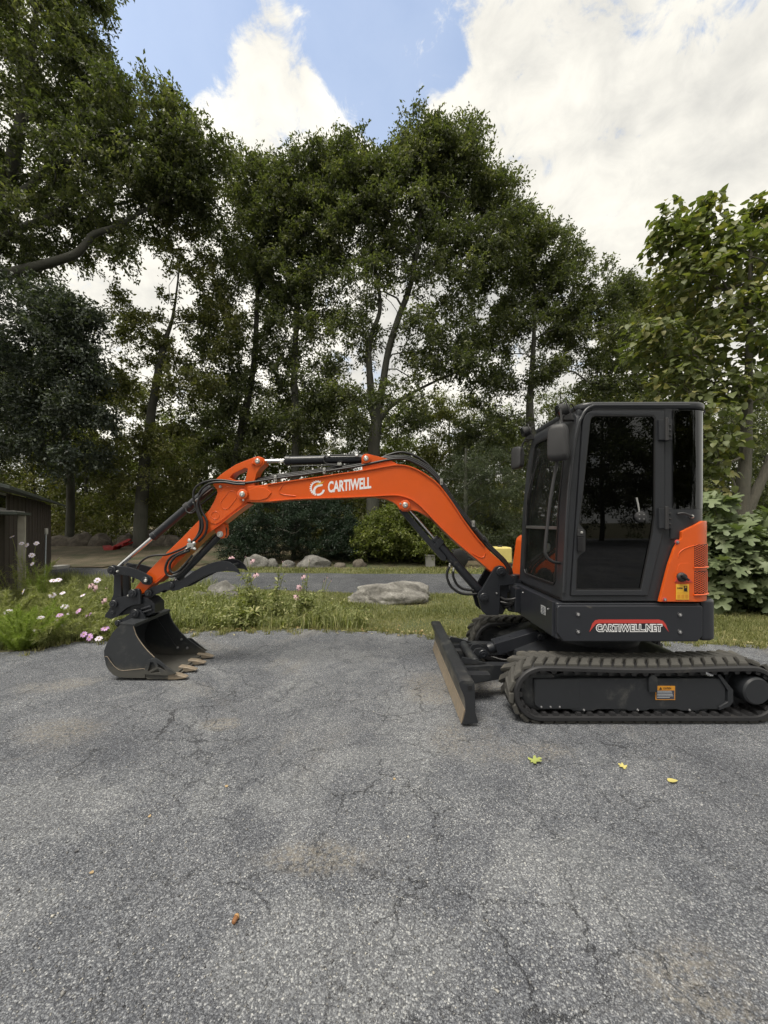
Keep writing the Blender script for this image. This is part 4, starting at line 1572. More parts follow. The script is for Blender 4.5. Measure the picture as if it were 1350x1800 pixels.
# caution plate on the side frame
x0, _, z1 = P(1152.6, 1206, 2.93)
x1, _, z0 = P(1187, 1230.5, 2.93)
cp = box('caution_label', x0, x1, 2.9312, 2.9345, z0, z1, M['goldv'], EX, 0.0006, 1)
box('print_field', x0 + .006, x1 - .006, 2.9304, 2.9318, z0 + .006, z1 - .034, M['screenblue'], cp, 0)
text_mesh('CAUTION', M['blackv'], cp, 'lettering', x0 + .058, z1 - .026, .060, .016, 2.9309, bold=.03)
prism('warning_triangle', [(x0 + .026, z1 - .028), (x0 + .050, z1 - .028), (x0 + .038, z1 - .007)], 2.9303, 2.9311, M['blackv'], cp, 0)
bm = bmesh.new()
for k in range(5):
    zz = z0 + .018 + k * .0115
    add_prism(bm, box_pts(x0 + .012, x1 - .012 - (.03 if k == 0 else .004 * k), zz, zz + .004), 2.9298, 2.9306)
from_bm('small_print', bm, M['greyv'], cp, 0)

# ------------------------------------------------------------------ undercarriage and blade
uc = prism('undercarriage', [(1.22, .22), (1.40, .16), (2.55, .16), (2.66, .24), (2.66, .34), (2.35, .45), (1.52, .45), (1.22, .34)], 3.17, 4.19, M['dusty'], EX, 0.012)
lathe('slew_ring', (1.97, 3.68, .44), (1.97, 3.68, .61), [(0, .40), (.05, .40), (.055, .43), (.10, .43), (.105, .38), (.17, .38)], M['black'], uc, 40)

BY0, BY1 = 2.87, 4.60
bp = XZ([(807, 1202), (808.5, 1198), (812, 1196.5), (829, 1196), (833, 1198), (834.5, 1203), (836, 1252), (841, 1271), (812.5, 1274), (818.5, 1252), (818, 1238), (816.5, 1226), (813, 1217), (809, 1209)], BY0)
front = XZ([(807, 1202), (809, 1209), (813, 1217), (816.5, 1226), (818, 1238), (818.5, 1252), (812.5, 1274)], BY0)
back = [(x + .028, z) for x, z in front]
body = front + [(back[-1][0] + .01, back[-1][1])] + back[::-1][1:]
blade = prism('dozer_blade', body, BY0 + .02, BY1 - .02, M['bladeface'], EX, 0.004)
# top tube, end plates, cutting edge, back sheet
xt, zt = XZ([(818, 1203)], BY0)[0]
tp = XZ([(807, 1203), (808.5, 1198), (812, 1196.5), (829, 1196), (833, 1198), (834.5, 1203), (832, 1208), (812, 1209)], BY0)
prism('top_rail', tp, BY0 + .021, BY1 - .021, M['dusty'], blade, 0.006)
hx, hz = XZ([(826, 1206)], BY0)[0]
for a, b in ((BY0, BY0 + .0195), (BY1 - .0195, BY1)):
    prism('end_plate', [(x, z) for x, z in bp], a, b, M['dusty'], blade, 0.003)
cyl('lifting_eye', (hx, BY0 - .001, hz - .012), (hx, BY0 - .005, hz - .012), .018, M['seal'], blade, 16, .0005)
ce = XZ([(818.6, 1253), (841, 1270), (841.5, 1274), (812, 1274.5)], BY0)
prism('cutting_edge', [(ce[3][0] - .004, ce[3][1]), (ce[3][0] + .02, ce[3][1]), (ce[0][0] + .010, ce[0][1] + .015), (ce[0][0] - .006, ce[0][1] + .015)], BY0 + .021, BY1 - .021, M['tooth'], blade, 0.002)
prism('back_web', [(.645, .055), (.675, .055), (.668, .30), (.645, .30)], BY0 + .0215, BY1 - .0215, M['dusty'], blade, 0.003)
for yc in (3.38, 3.98):
    arm = prism('blade_arm', [(.66, .13), (.80, .13), (1.02, .17), (1.42, .17), (1.42, .28), (.95, .29), (.66, .27)], yc - .045, yc + .045, M['dusty'], EX, 0.005)
    prism('gusset', [(.655, .145), (.90, .20), (.90, .245), (.655, .245)], yc - .14, yc - .047, M['dusty'], arm, 0.005)
    prism('rib', [(.655, .285), (.69, .345), (.76, .335), (.90, .291)], yc - .012, yc + .012, M['dusty'], arm, 0.003)
cyl('cross_tube', (.815, 3.42, .275), (.815, 3.94, .275), .042, M['dusty'], EX, 22)
# lift cylinder under its cover
ca, cb = Vector((.93, 3.68, .30)), Vector((1.48, 3.68, .465))
cd = (cb - ca).normalized()
cn = Vector((-cd.z, 0, cd.x))


def along(t, o):
    q = ca + cd * t + cn * o
    return (q.x, q.z)


bc = cyl('blade_cylinder', ca + cd * .06, cb, .046, M['black'], EX, 22)
prism('cylinder_cover', [along(.13, .055), along(.54, .055), along(.57, .02), along(.575, -.02), along(.56, -.05), along(.52, -.058), along(.13, -.058)], 3.605, 3.755, M['skirt'], bc, 0.006)
for k, (t, yy) in enumerate(((.30, 3.65), (.30, 3.70), (.20, 3.65), (.20, 3.70))):
    q = ca + cd * t + cn * .0552
    cyl('cover_hole', q, q + cn * .002, .008, M['seal'], bc, 10, .0004)
lathe('gland', ca + cd * .055, ca + cd * .13, [(0, .03), (.01, .055), (.06, .055), (.075, .05)], M['black'], bc, 22)
for yy in (3.61, 3.735):
    prism('clevis', [(.80, .27), (.86, .345), (.91, .352), (.955, .335), (.965, .295), (.94, .26), (.87, .24)], yy - .012, yy + .012, M['dusty'], bc, 0.004)
place('pin', stud('pin', .042, .03, M['black']), bc, (.925, 3.598, .30))
place('pin', stud('pin', .040, .03, M['black']), bc, (1.475, 3.60, .458))
tube('hose', [(1.02, 3.66, .25), (1.15, 3.60, .24), (1.30, 3.55, .30), (1.45, 3.6, .35)], .011, M['hose'], EX)
tube('hose', [(1.30, 3.40, .33), (1.40, 3.45, .30), (1.55, 3.55, .36)], .011, M['hose'], EX)

# ------------------------------------------------------------------ upper frame
fp = [(1.345, 3.02), (1.36, 3.004), (2.47, 3.004), (2.47, 4.44), (1.62, 4.44), (1.45, 4.40), (1.37, 4.25), (1.345, 4.0)]
plan = prism('upper_frame', fp, .615, .90, M['skirt'], EX, 0.022, axis='z', seg=3)
prism('belly_pan', [(1.42, 3.06), (2.5, 3.06), (2.6, 3.3), (2.62, 3.7), (2.6, 4.1), (2.45, 4.38), (1.5, 4.35), (1.42, 4.0)], .575, .640, M['black'], plan, 0.02, axis='z')
# raised skirt panel on the camera side
sp = XZ([(979, 1068), (982, 1064), (1232, 1064), (1235, 1068), (1235, 1118), (1226, 1128), (990, 1128), (979, 1113)], 2.99)
skirt = prism('side_skirt', sp, 2.985, 3.02, M['skirt'], EX, 0.012, seg=3)
cw = prism('counterweight', [(2.478, 3.000), (2.56, 3.004), (2.605, 3.03), (2.64, 3.09), (2.70, 3.35), (2.725, 3.7), (2.70, 4.05), (2.62, 4.33), (2.56, 4.42), (2.478, 4.45)], .60, .925, M['skirt'], EX, 0.03, axis='z', seg=4)
prism('counterweight_cap', [(2.49, 3.05), (2.57, 3.06), (2.615, 3.12), (2.665, 3.37), (2.69, 3.7), (2.66, 4.05), (2.58, 4.35), (2.49, 4.40)], .92, 1.02, M['counter'], cw, 0.03, axis='z', seg=4)
fx = box('floor_front', 1.325, 1.352, 3.03, 3.72, .63, .905, M['skirt'], EX, 0.006)
pl = P(956, 1072, 3.25)
prism('data_plate', [(3.155, .765), (3.245, .765), (3.245, .835), (3.155, .835)], 1.3235, 1.3255, M['greyv'], fx, 0, axis='x')
bm = bmesh.new()
for k in range(5):
    add_prism(bm, [(3.165, .772 + k * .012), (3.235 - .01 * (k % 2), .772 + k * .012), (3.235 - .01 * (k % 2), .777 + k * .012), (3.165, .777 + k * .012)], 1.3226, 1.3237, axis='x')
from_bm('plate_print', bm, M['screenblue'], fx, 0)
for px, py in ((1016, 1080), (1016, 1110.5), (1195, 1081), (1195, 1111)):
    x, _, z = P(px, py, 2.985)
    lathe('bolt_recess', (x, 2.9862, z), (x, 2.9825, z), [(0, .022), (.003, .020), (.0036, .015)], M['black'], skirt, 18)
    place('bolt', stud('bolt', .014, .006, M['bolt']), skirt, (x, 2.9825, z))
for yy, zz in ((3.10, .83), (3.66, .86)):
    o = place('bolt', stud('bolt', .010, .006, M['bolt']), fx, (1.324, yy, zz))
    o.rotation_euler = (0, 0, R(-90))

# web address with its red arch
ya = 2.9845
arch = XZ([(1036, 1111), (1040.5, 1097), (1046, 1090.5), (1052, 1089), (1158, 1089), (1165, 1091), (1170, 1097), (1175.5, 1111), (1168, 1101.5), (1163, 1096.5), (1157, 1095.5), (1054, 1095.5), (1048, 1096.5), (1043, 1102)], 2.985)
prism('red_arch', arch, ya - .0012, ya, M['redv'], skirt, 0)
ax0, _, az0 = P(1047, 1111, 2.985)
ax1, _, az1 = P(1164, 1096.5, 2.985)
text_mesh('CARTIWELL.NET', M['white'], skirt, 'lettering_outline', ax0, az0, ax1 - ax0, az1 - az0, ya - .0016, bold=.105, spacing=1.14)
text_mesh('CARTIWELL.NET', M['blackv'], skirt, 'lettering', ax0 + .007, az0 + .008, ax1 - ax0 - .014, az1 - az0 - .016, ya - .0026, bold=.005, spacing=1.14)

# ------------------------------------------------------------------ cab
CY0, CY1 = 3.0, 3.96
ZB, ZT = 0.915, 2.425


def front_x(z):
    ks = ((.80, 1.385), (.93, 1.392), (1.69, 1.430), (2.07, 1.470), (2.45, 1.528))
    for (a, xa), (b, xb) in zip(ks, ks[1:]):
        if z <= b:
            return xa + (xb - xa) * (z - a) / (b - a)
    return 1.528


def cut_up(pts, levels=(1.2, 1.45, 1.69, 1.88, 2.07, 2.2)):
    """Extra points where upright edges cross the given heights, so that they can follow the bend."""
    out = []
    n = len(pts)
    for i in range(n):
        a, b = pts[i], pts[(i + 1) % n]
        out.append(a)
        lv = [z for z in levels if min(a[1], b[1]) + .01 < z < max(a[1], b[1]) - .01]
        for z in (lv if b[1] > a[1] else lv[::-1]):
            t = (z - a[1]) / (b[1] - a[1])
            out.append((a[0] + (b[0] - a[0]) * t, z))
    return out


def path_pt(u, off=0.0, y0=CY0, r=0.15, xr=2.56):
    """Plan outline of the rear left corner of the cab: u runs from X = 1.39 along the side, round the corner, along the rear."""
    xc = xr - r
    n1 = xc - 1.39
    if u < n1:
        return 1.39 + u, y0 - off
    a = (u - n1) / r
    if a < math.pi / 2:
        return xc + (r + off) * math.sin(a), y0 + r - (r + off) * math.cos(a)
    return xr + off, y0 + r + (u - n1 - r * math.pi / 2)


def curved_panel(name, uL, uR, zb, zt, mat, parent, off=0.0, thick=0.02, nu=40, nz=10, **kw):
    """Panel bent round the cab corner. uL, uR: functions of t (0 bottom, 1 top); zb, zt: functions of u."""
    bm = bmesh.new()
    grid = []
    for j in range(nz + 1):
        t = j / nz
        row = []
        for i in range(nu + 1):
            s = i / nu
            u = uL(t) + (uR(t) - uL(t)) * s
            z = zb(u) + (zt(u) - zb(u)) * t
            x, y = path_pt(u, off, **kw)
            x2, y2 = path_pt(u, off - thick, **kw)
            row.append((bm.verts.new((x, y, z)), bm.verts.new((x2, y2, z))))
        grid.append(row)
    for j in range(nz):
        for i in range(nu):
            a, b, c, d = grid[j][i], grid[j][i + 1], grid[j + 1][i + 1], grid[j + 1][i]
            bm.faces.new((a[0], b[0], c[0], d[0]))
            bm.faces.new((d[1], c[1], b[1], a[1]))
    for i in range(nu):
        for j, fl in ((0, 1), (nz, 0)):
            a, b = grid[j][i], grid[j][i + 1]
            bm.faces.new((a[0], a[1], b[1], b[0]))
    for j in range(nz):
        for i in (0, nu):
            a, b = grid[j][i], grid[j + 1][i]
            bm.faces.new((a[0], a[1], b[1], b[0]))
    bm.verts.ensure_lookup_table()
    bevel_bm(bm, 0.004, 2, 50)
    return from_bm(name, bm, mat, parent, 40, wn=True)


cab = None
# left side frame (ring round the door)
side = [(1.392, ZB), (2.30, ZB), (2.30, 2.425), (1.66, 2.425), (1.60, 2.412), (1.56, 2.385), (1.532, 2.34), (1.512, 2.27), (1.472, 2.07), (1.432, 1.69)]
door_hole = [(1.452, .955), (2.055, .955), (2.180, 1.472), (2.180, 2.405), (1.625, 2.405), (1.585, 2.39), (1.558, 2.36), (1.545, 2.318)]
cab = prism('cab_frame', side, 3.004, 3.05, M['cabgrey'], EX, 0.010, holes=[door_hole[::-1]])
# door with its glass
dg_out = [(1.456, .959), (2.052, .959), (2.176, 1.474), (2.176, 2.401), (1.626, 2.401), (1.588, 2.387), (1.562, 2.358), (1.549, 2.318)]
dg_in = XZ([(1013, 1037), (1127, 1037), (1147, 940), (1151.5, 905), (1152.5, 735), (1149, 730), (1046, 729.5), (1041, 731.5), (1038, 736), (1026, 853), (1018, 921), (1029, 934), (1029, 969), (1018.5, 977.6), (1014.5, 984)], 2.992)
door = prism('cab_door', dg_out, 2.992, 3.030, M['cabgrey'], EX, 0.005, holes=[dg_in[::-1]])
prism('door_glass', dg_in, 3.004, 3.010, M['glass_door'], door, 0)
# rubber seal ring round the door glass
ins = [(x, z) for x, z in dg_in]
cxm = sum(x for x, _ in ins) / len(ins)
czm = sum(z for _, z in ins) / len(ins)
prism('door_seal', ins, 2.994, 3.003, M['seal'], door, 0.001, holes=[[(x + (cxm - x) * .022, z + (czm - z) * .012) for x, z in ins][::-1]])
# latch pocket and handle
hp = XZ([(1015.5, 924), (1027.5, 935), (1027.5, 968), (1015.5, 976)], 2.99)
prism('latch_plate', hp, 2.9885, 2.9935, M['plastic'], door, 0.001)
hx0, _, hz1 = P(1014, 931, 2.985)
box('door_handle', hx0, hx0 + .042, 2.968, 2.9915, hz1 - .168, hz1 - .055, M['blackv'], door, 0.006)
box('latch', hx0, hx0 + .048, 2.972, 2.9915, hz1 - .052, hz1, M['plastic'], door, 0.005)
lathe('lock', (hx0 + .030, 2.9735, hz1 - .022), (hx0 + .030, 2.966, hz1 - .022), [(0, .010), (.005, .010), (.007, .006)], M['zinc'], door, 14)
for py in (756, 911):
    hx, _, hz = P(1168, py, 2.985)
    hg = box('door_hinge', hx - .050, hx + .052, 2.972, 2.9955, hz - .078, hz + .078, M['cabgrey'], EX, 0.004)
    cyl('hinge_barrel', (hx + .006, 2.970, hz - .085), (hx + .006, 2.970, hz + .090), .013, M['plastic'], hg, 14)
    for dz in (-.045, -.005, .035):
        place('bolt', stud('bolt', .009, .006, M['plastic']), hg, (hx + .034, 2.9715, hz + dz))
# door stay knob and rod
kx, _, kz = P(1127, 908.5, 2.985)
kn = lathe('door_stay_knob', (kx, 3.004, kz), (kx, 2.975, kz), [(0, .042), (.014, .044), (.022, .040), (.026, .030), (.029, .012)], M['plastic'], EX, 26)
for k in range(4):
    a = R(45 + 90 * k)
    cyl('screw', (kx + .024 * math.cos(a), 2.979, kz + .024 * math.sin(a)), (kx + .024 * math.cos(a), 2.9745, kz + .024 * math.sin(a)), .005, M['bolt'], kn, 8, .001)
tube('stay_rod', [(kx - .008, 2.995, kz + .03), (kx - .016, 2.993, kz + .08), (kx - .030, 2.995, kz + .15)], .007, M['zinc'], kn)
# rear corner: dark lower panel, corner glass
U = lambda X: X - 1.39
Zg = 1.632
curved_panel('rear_corner_panel', lambda t: U(2.302), lambda t: U(2.41) + .15 * math.pi / 2 + .62, lambda u: ZB, lambda u: Zg - .004, M['cabgrey'], cab, off=-.004, thick=.03)
curved_panel('corner_glass', lambda t: U(2.250), lambda t: U(2.41) + .15 * math.pi / 2 + .62, lambda u: Zg, lambda u: 2.405, M['glass_rear'], cab, off=.006, thick=.006)
box('rear_pillar', 2.19, 2.250, 3.0005, 3.06, 1.50, 2.42, M['cabgrey'], cab, 0.008)
# cover sheet with latch above the orange panel
curved_panel('upper_rear_sheet', lambda t: U(2.232), lambda t: U(2.53), lambda u: 1.40, lambda u: Zg + .004, M['cabgrey'], cab, off=.004, thick=.012)
lx, _, lz = P(1203, 908, 2.99)
lt = tube('toggle_latch', [(lx - .055, 2.988, lz + .020), (lx - .02, 2.976, lz + .026), (lx + .02, 2.972, lz + .012), (lx + .045, 2.970, lz)], .009, M['plastic'], cab)
lathe('latch_button', (lx + .05, 2.992, lz), (lx + .05, 2.968, lz), [(0, .014), (.018, .014), (.024, .008)], M['zinc'], cab, 14)

# orange rear side panel bent round the corner
ZO0 = .915


def orange_left(t):
    x = [(0, 2.128), (.55, 2.20), (.80, 2.245), (.86, 2.27), (.90, 2.30), (1, 2.30)]
    for (a, xa), (b, xb) in zip(x, x[1:]):
        if t <= b:
            return U(xa + (xb - xa) * (t - a) / (b - a))
    return U(2.30)


def orange_top(u):
    x = u + 1.39
    if x < 2.245:
        return 1.43
    return 1.43 + min(1, (x - 2.245) / .22) * .11


op = curved_panel('engine_side_panel', orange_left, lambda t: U(2.41) + .15 * math.pi / 2 + .40, lambda u: ZO0, orange_top, M['orange'], EX, off=.030, thick=.026, nu=60, nz=30)
for px, py in ((1190.5, 953), (1168.5, 1054)):
    x, _, z = P(px, py, 2.97)
    lathe('bolt_recess', (x, 2.9705, z), (x, 2.9675, z), [(0, .020), (.002, .018), (.003, .013)], M['redv'], op, 16)
    place('bolt', stud('bolt', .011, .005, M['bolt']), op, (x, 2.968, z))
# pressed ridge
rid = XZ([(1192, 980), (1193.5, 973), (1199, 967), (1210, 962), (1226, 957.5)], 2.969)
tube('pressed_ridge', [(x, 2.9690, z) for x, z in rid], .0035, M['orange'], op)
rc = XZ([(1187.5, 1008), (1192, 994), (1196, 990), (1211, 989.5), (1215, 993), (1216.5, 1014), (1219, 1024), (1185, 1023)], 2.969)
prism('filler_recess', rc, 2.9672, 2.9702, M['orange'], op, 0.002)
rc2 = XZ([(1186, 1023), (1190, 1014), (1200, 1010), (1208, 1014), (1217.5, 1023)], 2.966)
prism('filler_shelf', rc2, 2.9635, 2.968, M['redv'], op, 0.002)
fx_, _, fz_ = P(1198.5, 1014.5, 2.96)
cap = lathe('fuel_cap', (fx_, 2.970, fz_), (fx_, 2.932, fz_), [(0, .036), (.012, .036), (.016, .032), (.03, .030), (.034, .026)], M['plastic'], EX, 22)
gb = prism('cap_grip', [(fx_ - .034, fz_ + .012), (fx_ - .026, fz_ + .026), (fx_ + .034, fz_ - .012), (fx_ + .026, fz_ - .026)], 2.920, 2.937, M['blackv'], cap, 0.004)
lx0, _, lz1 = P(1188, 1027, 2.968)
lx1, _, lz0 = P(1211, 1054, 2.968)
fl = box('fuel_label', lx0, lx1, 2.9655, 2.968, lz0, lz1, M['yellowv'], EX, 0.0005, 1)
bm = bmesh.new()
w_ = lx1 - lx0
for k in range(3):
    add_prism(bm, box_pts(lx0 + .010 + k * .030, lx0 + .034 + k * .030, lz0 + .008, lz0 + .040), 2.9648, 2.9657)
add_prism(bm, box_pts(lx0 + .006, lx1 - .006, lz0 + .050, lz0 + .054), 2.9648, 2.9657)
from_bm('small_print', bm, M['goldv'], fl, 0)
bm = bmesh.new()
px0 = lx1 - .040
add_prism(bm, box_pts(px0, px0 + .024, lz1 - .050, lz1 - .012), 2.9646, 2.9657)
add_prism(bm, box_pts(px0 - .003, px0 + .027, lz1 - .055, lz1 - .0505), 2.9646, 2.9657)
from_bm('pump_symbol', bm, M['blackv'], fl, 0)
box('pump_window', px0 + .006, px0 + .018, 2.9640, 2.9650, lz1 - .028, lz1 - .017, M['yellowv'], fl, 0)
text_mesh('DIESEL', M['blackv'], fl, 'lettering', lx0 + .008, lz1 - .036, .046, .012, 2.9652, bold=.03)
# louvre grilles at the bend
for za, zb_ in ((1.185, 1.36), (.975, 1.155)):
    g = curved_panel('grille', lambda t: U(2.395), lambda t: U(2.41) + .15 * 1.2, lambda u: za, lambda u: zb_, M['mesh'], op, off=.0315, thick=.010, nu=14, nz=2)
    bm = bmesh.new()
    for sgn in (-1, 1):
        for k in range(-3, 17):
            pts = []
            for q in range(9):
                s = q / 8
                u = U(2.395) + (U(2.41) + .18 - U(2.395)) * s
                z = za + k * .0165 + sgn * (s - .5) * .10
                if za <= z <= zb_:
                    x, y = path_pt(u, .034)
                    pts.append((x, y, z))
            if len(pts) > 1:
                add_tube(bm, pts, .0016, 4, False)
    tag(from_bm('grille_wires', bm, M['orange'], op, 0), kind='stuff')
    lip = [(*path_pt(U(2.39) + .21 * k / 10, .036), za - .006) for k in range(11)]
    tube('grille_lip', lip, .007, M['orange'], op)

# front frame: slanted plane with the two panes


def front_fn(a, b, t):                       # a = Y, b = Z, t = offset outwards (towards -X)
    return (front_x(b) - t, a, b)


fo = [(3.006, .93), (3.954, .93), (3.954, 2.30), (3.93, 2.37), (3.88, 2.405), (3.08, 2.405), (3.02, 2.36), (3.006, 2.28)]
fi = [(3.16, 1.02), (3.79, 1.02), (3.83, 1.06), (3.83, 2.27), (3.79, 2.31), (3.17, 2.31), (3.13, 2.27), (3.13, 1.05)]
prism('front_frame', cut_up(fo), -.04, 0.004, M['cabgrey'], cab, 0.012, holes=[cut_up(fi)[::-1]], fn=front_fn)
prism('windscreen_seal', cut_up([(3.125, 1.045), (3.158, 1.012), (3.795, 1.012), (3.838, 1.055), (3.838, 2.275), (3.795, 2.318), (3.165, 2.318), (3.125, 2.275)]), -.004, 0.010, M['seal'], cab, 0.003, holes=[cut_up([(3.145, 1.055), (3.168, 1.032), (3.785, 1.032), (3.818, 1.065), (3.818, 2.265), (3.785, 2.298), (3.175, 2.298), (3.145, 2.265)])[::-1]], fn=front_fn)
prism('upper_windscreen', cut_up([(3.14, 1.49), (3.82, 1.49), (3.82, 2.27), (3.79, 2.30), (3.17, 2.30), (3.14, 2.27)]), -.012, -.006, M['glass_front'], cab, 0, fn=front_fn)
prism('lower_windscreen', cut_up([(3.165, 1.025), (3.79, 1.025), (3.825, 1.06), (3.825, 1.475), (3.14, 1.475), (3.14, 1.05)]), -.012, -.006, M['glass_front'], cab, 0, fn=front_fn)
prism('window_bar', [(3.128, 1.470), (3.832, 1.470), (3.832, 1.496), (3.128, 1.496)], -.016, .009, M['bolt'], cab, 0.003, fn=front_fn)
# wiper
tube('wiper_arm', [(front_x(1.52) - .02, 3.80, 1.52), (front_x(1.75) - .03, 3.785, 1.75), (front_x(2.0) - .025, 3.72, 2.0)], .006, M['plastic'], cab)
tube('wiper_blade', [(front_x(1.70) - .016, 3.80, 1.70), (front_x(2.15) - .016, 3.66, 2.15)], .007, M['seal'], cab, smooth=False)
# right side frame and rear frame
rs = [(1.392, ZB), (2.52, ZB), (2.52, 2.42), (1.66, 2.42), (1.56, 2.385), (1.515, 2.27)]
rw = [(1.50, 1.40), (2.44, 1.40), (2.44, 2.33), (1.65, 2.33), (1.59, 2.28)]
prism('right_frame', rs, 3.912, 3.956, M['cabgrey'], cab, 0.008, holes=[rw[::-1]])
prism('right_glass', rw, 3.932, 3.938, M['glass_front'], cab, 0)
prism('rear_frame', [(3.10, 2.30), (3.955, 2.30), (3.955, 2.42), (3.10, 2.42)], 2.515, 2.548, M['cabgrey'], cab, 0.005, axis='x')
box('rear_right_pillar', 2.50, 2.553, 3.86, 3.958, ZB, 2.42, M['cabgrey'], cab, 0.01)
# cab floor
prism('cab_floor', [(1.41, 3.03), (2.50, 3.03), (2.50, 3.93), (1.41, 3.93)], .905, .935, M['plastic'], cab, 0.002, axis='z')
# roof
roof_plan = []
for cx_, cy_, a0 in ((2.425, 3.135, -90), (2.43, 3.84, 0), (1.66, 3.86, 90), (1.66, 3.10, 180)):
    for k in range(7):
        a = R(a0 + 15 * k)
        roof_plan.append((cx_ + .145 * math.cos(a) * (1 if cx_ > 2 else .9), cy_ + .145 * math.sin(a) * (1 if cx_ > 2 and cy_ < 3.5 else .72)))
roof = prism('cab_roof', roof_plan, 2.414, 2.472, M['cabgrey'], EX, 0.020, axis='z', seg=3)
# rolled front edge of the side frame
tube('roof_bead', [(1.402, 3.004, .98), (1.434, 3.001, 1.69), (1.474, 3.001, 2.07), (1.512, 3.000, 2.28), (1.540, 3.0, 2.345), (1.572, 3.0, 2.40), (1.62, 3.0, 2.432), (1.70, 3.0, 2.44), (2.20, 3.0, 2.44), (2.38, 3.0, 2.44)], .013, M['cabgrey'], cab, seg=10)
prism('roof_front', [(3.04, 2.33), (3.93, 2.33), (3.93, 2.43), (3.04, 2.43)], -.16, -.006, M['cabgrey'], cab, 0.02, fn=front_fn)
prism('roof_hatch', [(1.62, 2.468), (1.66, 2.500), (2.2, 2.500), (2.26, 2.468)], 3.2, 3.8, M['cabgrey'], roof, 0.01)
tube('lifting_loop', [(2.53, 3.10, 2.43), (2.565, 3.09, 2.432), (2.575, 3.09, 2.41), (2.55, 3.10, 2.395)], .006, M['plastic'], roof)

# work lamps
for lx_, ly_, lz_ in ((1.415, 3.07, 2.425), (1.43, 3.90, 2.45)):
    lamp = lathe('work_lamp', (lx_ + .06, ly_, lz_ + .012), (lx_ - .03, ly_, lz_ - .008), [(0, .02), (.01, .038), (.05, .050), (.085, .052), (.09, .047)], M['plastic'], EX, 24)
    lathe('lamp_reflector', (lx_ - .024, ly_, lz_ - .0066), (lx_ - .032, ly_, lz_ - .0084), [(0, .045), (.002, .044), (.004, .02)], M['reflector'], lamp, 22)
    lathe('lamp_lens', (lx_ - .026, ly_, lz_ - .007), (lx_ - .05, ly_, lz_ - .0125), [(0, .046), (.008, .045), (.014, .030), (.016, .012)], M['lens'], lamp, 22)
    prism('lamp_bracket', [(lx_ - .01, lz_ - .085), (lx_ + .09, lz_ - .085), (lx_ + .07, lz_ - .03), (lx_ + .02, lz_ - .045)], ly_ - .03, ly_ + .03, M['plastic'], lamp, 0.004)
    tube('lamp_guard', [(lx_ + .05, ly_ - .055, lz_ - .05), (lx_ + .015, ly_ - .06, lz_ + .03), (lx_ + .02, ly_ - .03, lz_ + .066), (lx_ + .02, ly_ + .03, lz_ + .066), (lx_ + .015, ly_ + .06, lz_ + .03), (lx_ + .05, ly_ + .055, lz_ - .05)], .005, M['plastic'], lamp)
    tube('lamp_cable', [(lx_ + .05, ly_ + .01, lz_), (lx_ + .08, ly_, lz_ + .05), (lx_ + .12, ly_ + .01, lz_ - .01)], .005, M['seal'], lamp)


# mirrors
def rounded_slab(name, c, w, h, d, mat, parent, rz=0.0, tilt=0.0):
    bm = bmesh.new()
    n = 36
    prof = []
    for k in range(n):
        a = 2 * math.pi * k / n
        ca_, sa_ = math.cos(a), math.sin(a)
        e = 0.42
        prof.append((w / 2 * math.copysign(abs(ca_) ** e, ca_) * (1 - .10 * sa_), h / 2 * math.copysign(abs(sa_) ** e, sa_)))
    layers = [(-.5, .70), (-.42, .88), (-.2, .97), (.1, 1.0), (.42, 1.0), (.5, .95)]
    rot = Matrix.Rotation(rz, 3, 'Z') @ Matrix.Rotation(tilt, 3, 'X')
    rings = [[bm.verts.new(Vector(c) + rot @ Vector((x * s, t * d, z * s))) for x, z in prof] for t, s in layers]
    for A, B in zip(rings, rings[1:]):
        for k in range(n):
            bm.faces.new((A[k], A[(k + 1) % n], B[(k + 1) % n], B[k]))
    bm.faces.new(rings[0][::-1])
    bm.faces.new(rings[-1])
    return from_bm(name, bm, mat, parent, 40)


mir = rounded_slab('mirror', (1.335, 2.955, 2.145), .150, .285, .075, M['plastic'], EX, rz=R(-38))
tube('mirror_arm', [(1.36, 2.99, 2.22), (1.40, 3.03, 2.36), (1.45, 3.06, 2.37), (1.53, 3.06, 2.33)], .010, M['plastic'], mir)
tube('mirror_stem', [(1.39, 3.0, 2.26), (1.385, 3.02, 2.42)], .009, M['plastic'], mir)
mir2 = rounded_slab('mirror', (1.405, 4.03, 2.205), .075, .235, .13, M['plastic'], EX, rz=R(20))
tube('mirror_arm', [(1.43, 4.02, 2.27), (1.45, 3.99, 2.36), (1.50, 3.94, 2.37)], .010, M['plastic'], mir2)

# grab rail in front of the pillar
gr = [P(997, 801, 3.05), P(988, 803.5, 3.02), P(981, 808, 3.0), P(978, 818, 3.0), P(972, 850, 3.0), P(966.5, 885, 3.0), P(961.5, 930, 3.0), P(958.5, 962, 3.0), P(959.5, 975, 3.0), P(966, 984, 3.01), P(977, 989, 3.04), P(986, 990, 3.08)]
grab = tube('grab_rail', gr, .0125, M['plastic'], EX, seg=12)

# right-hand hood beside the cab
hood = prism('engine_hood', [(1.415, .93), (1.43, 1.05), (1.47, 1.35), (1.51, 1.39), (2.45, 1.46), (2.55, 1.40), (2.58, .93)], 3.985, 4.30, M['orange'], EX, 0.03, seg=3)
box('hood_base', 1.345, 2.57, 3.975, 4.43, .90, .945, M['skirt'], hood, 0.01)
prism('rear_hood', [(2.3, .925), (2.57, .925), (2.585, 1.35), (2.52, 1.42), (2.3, 1.42)], 3.25, 3.975, M['orange'], EX, 0.03, seg=3)

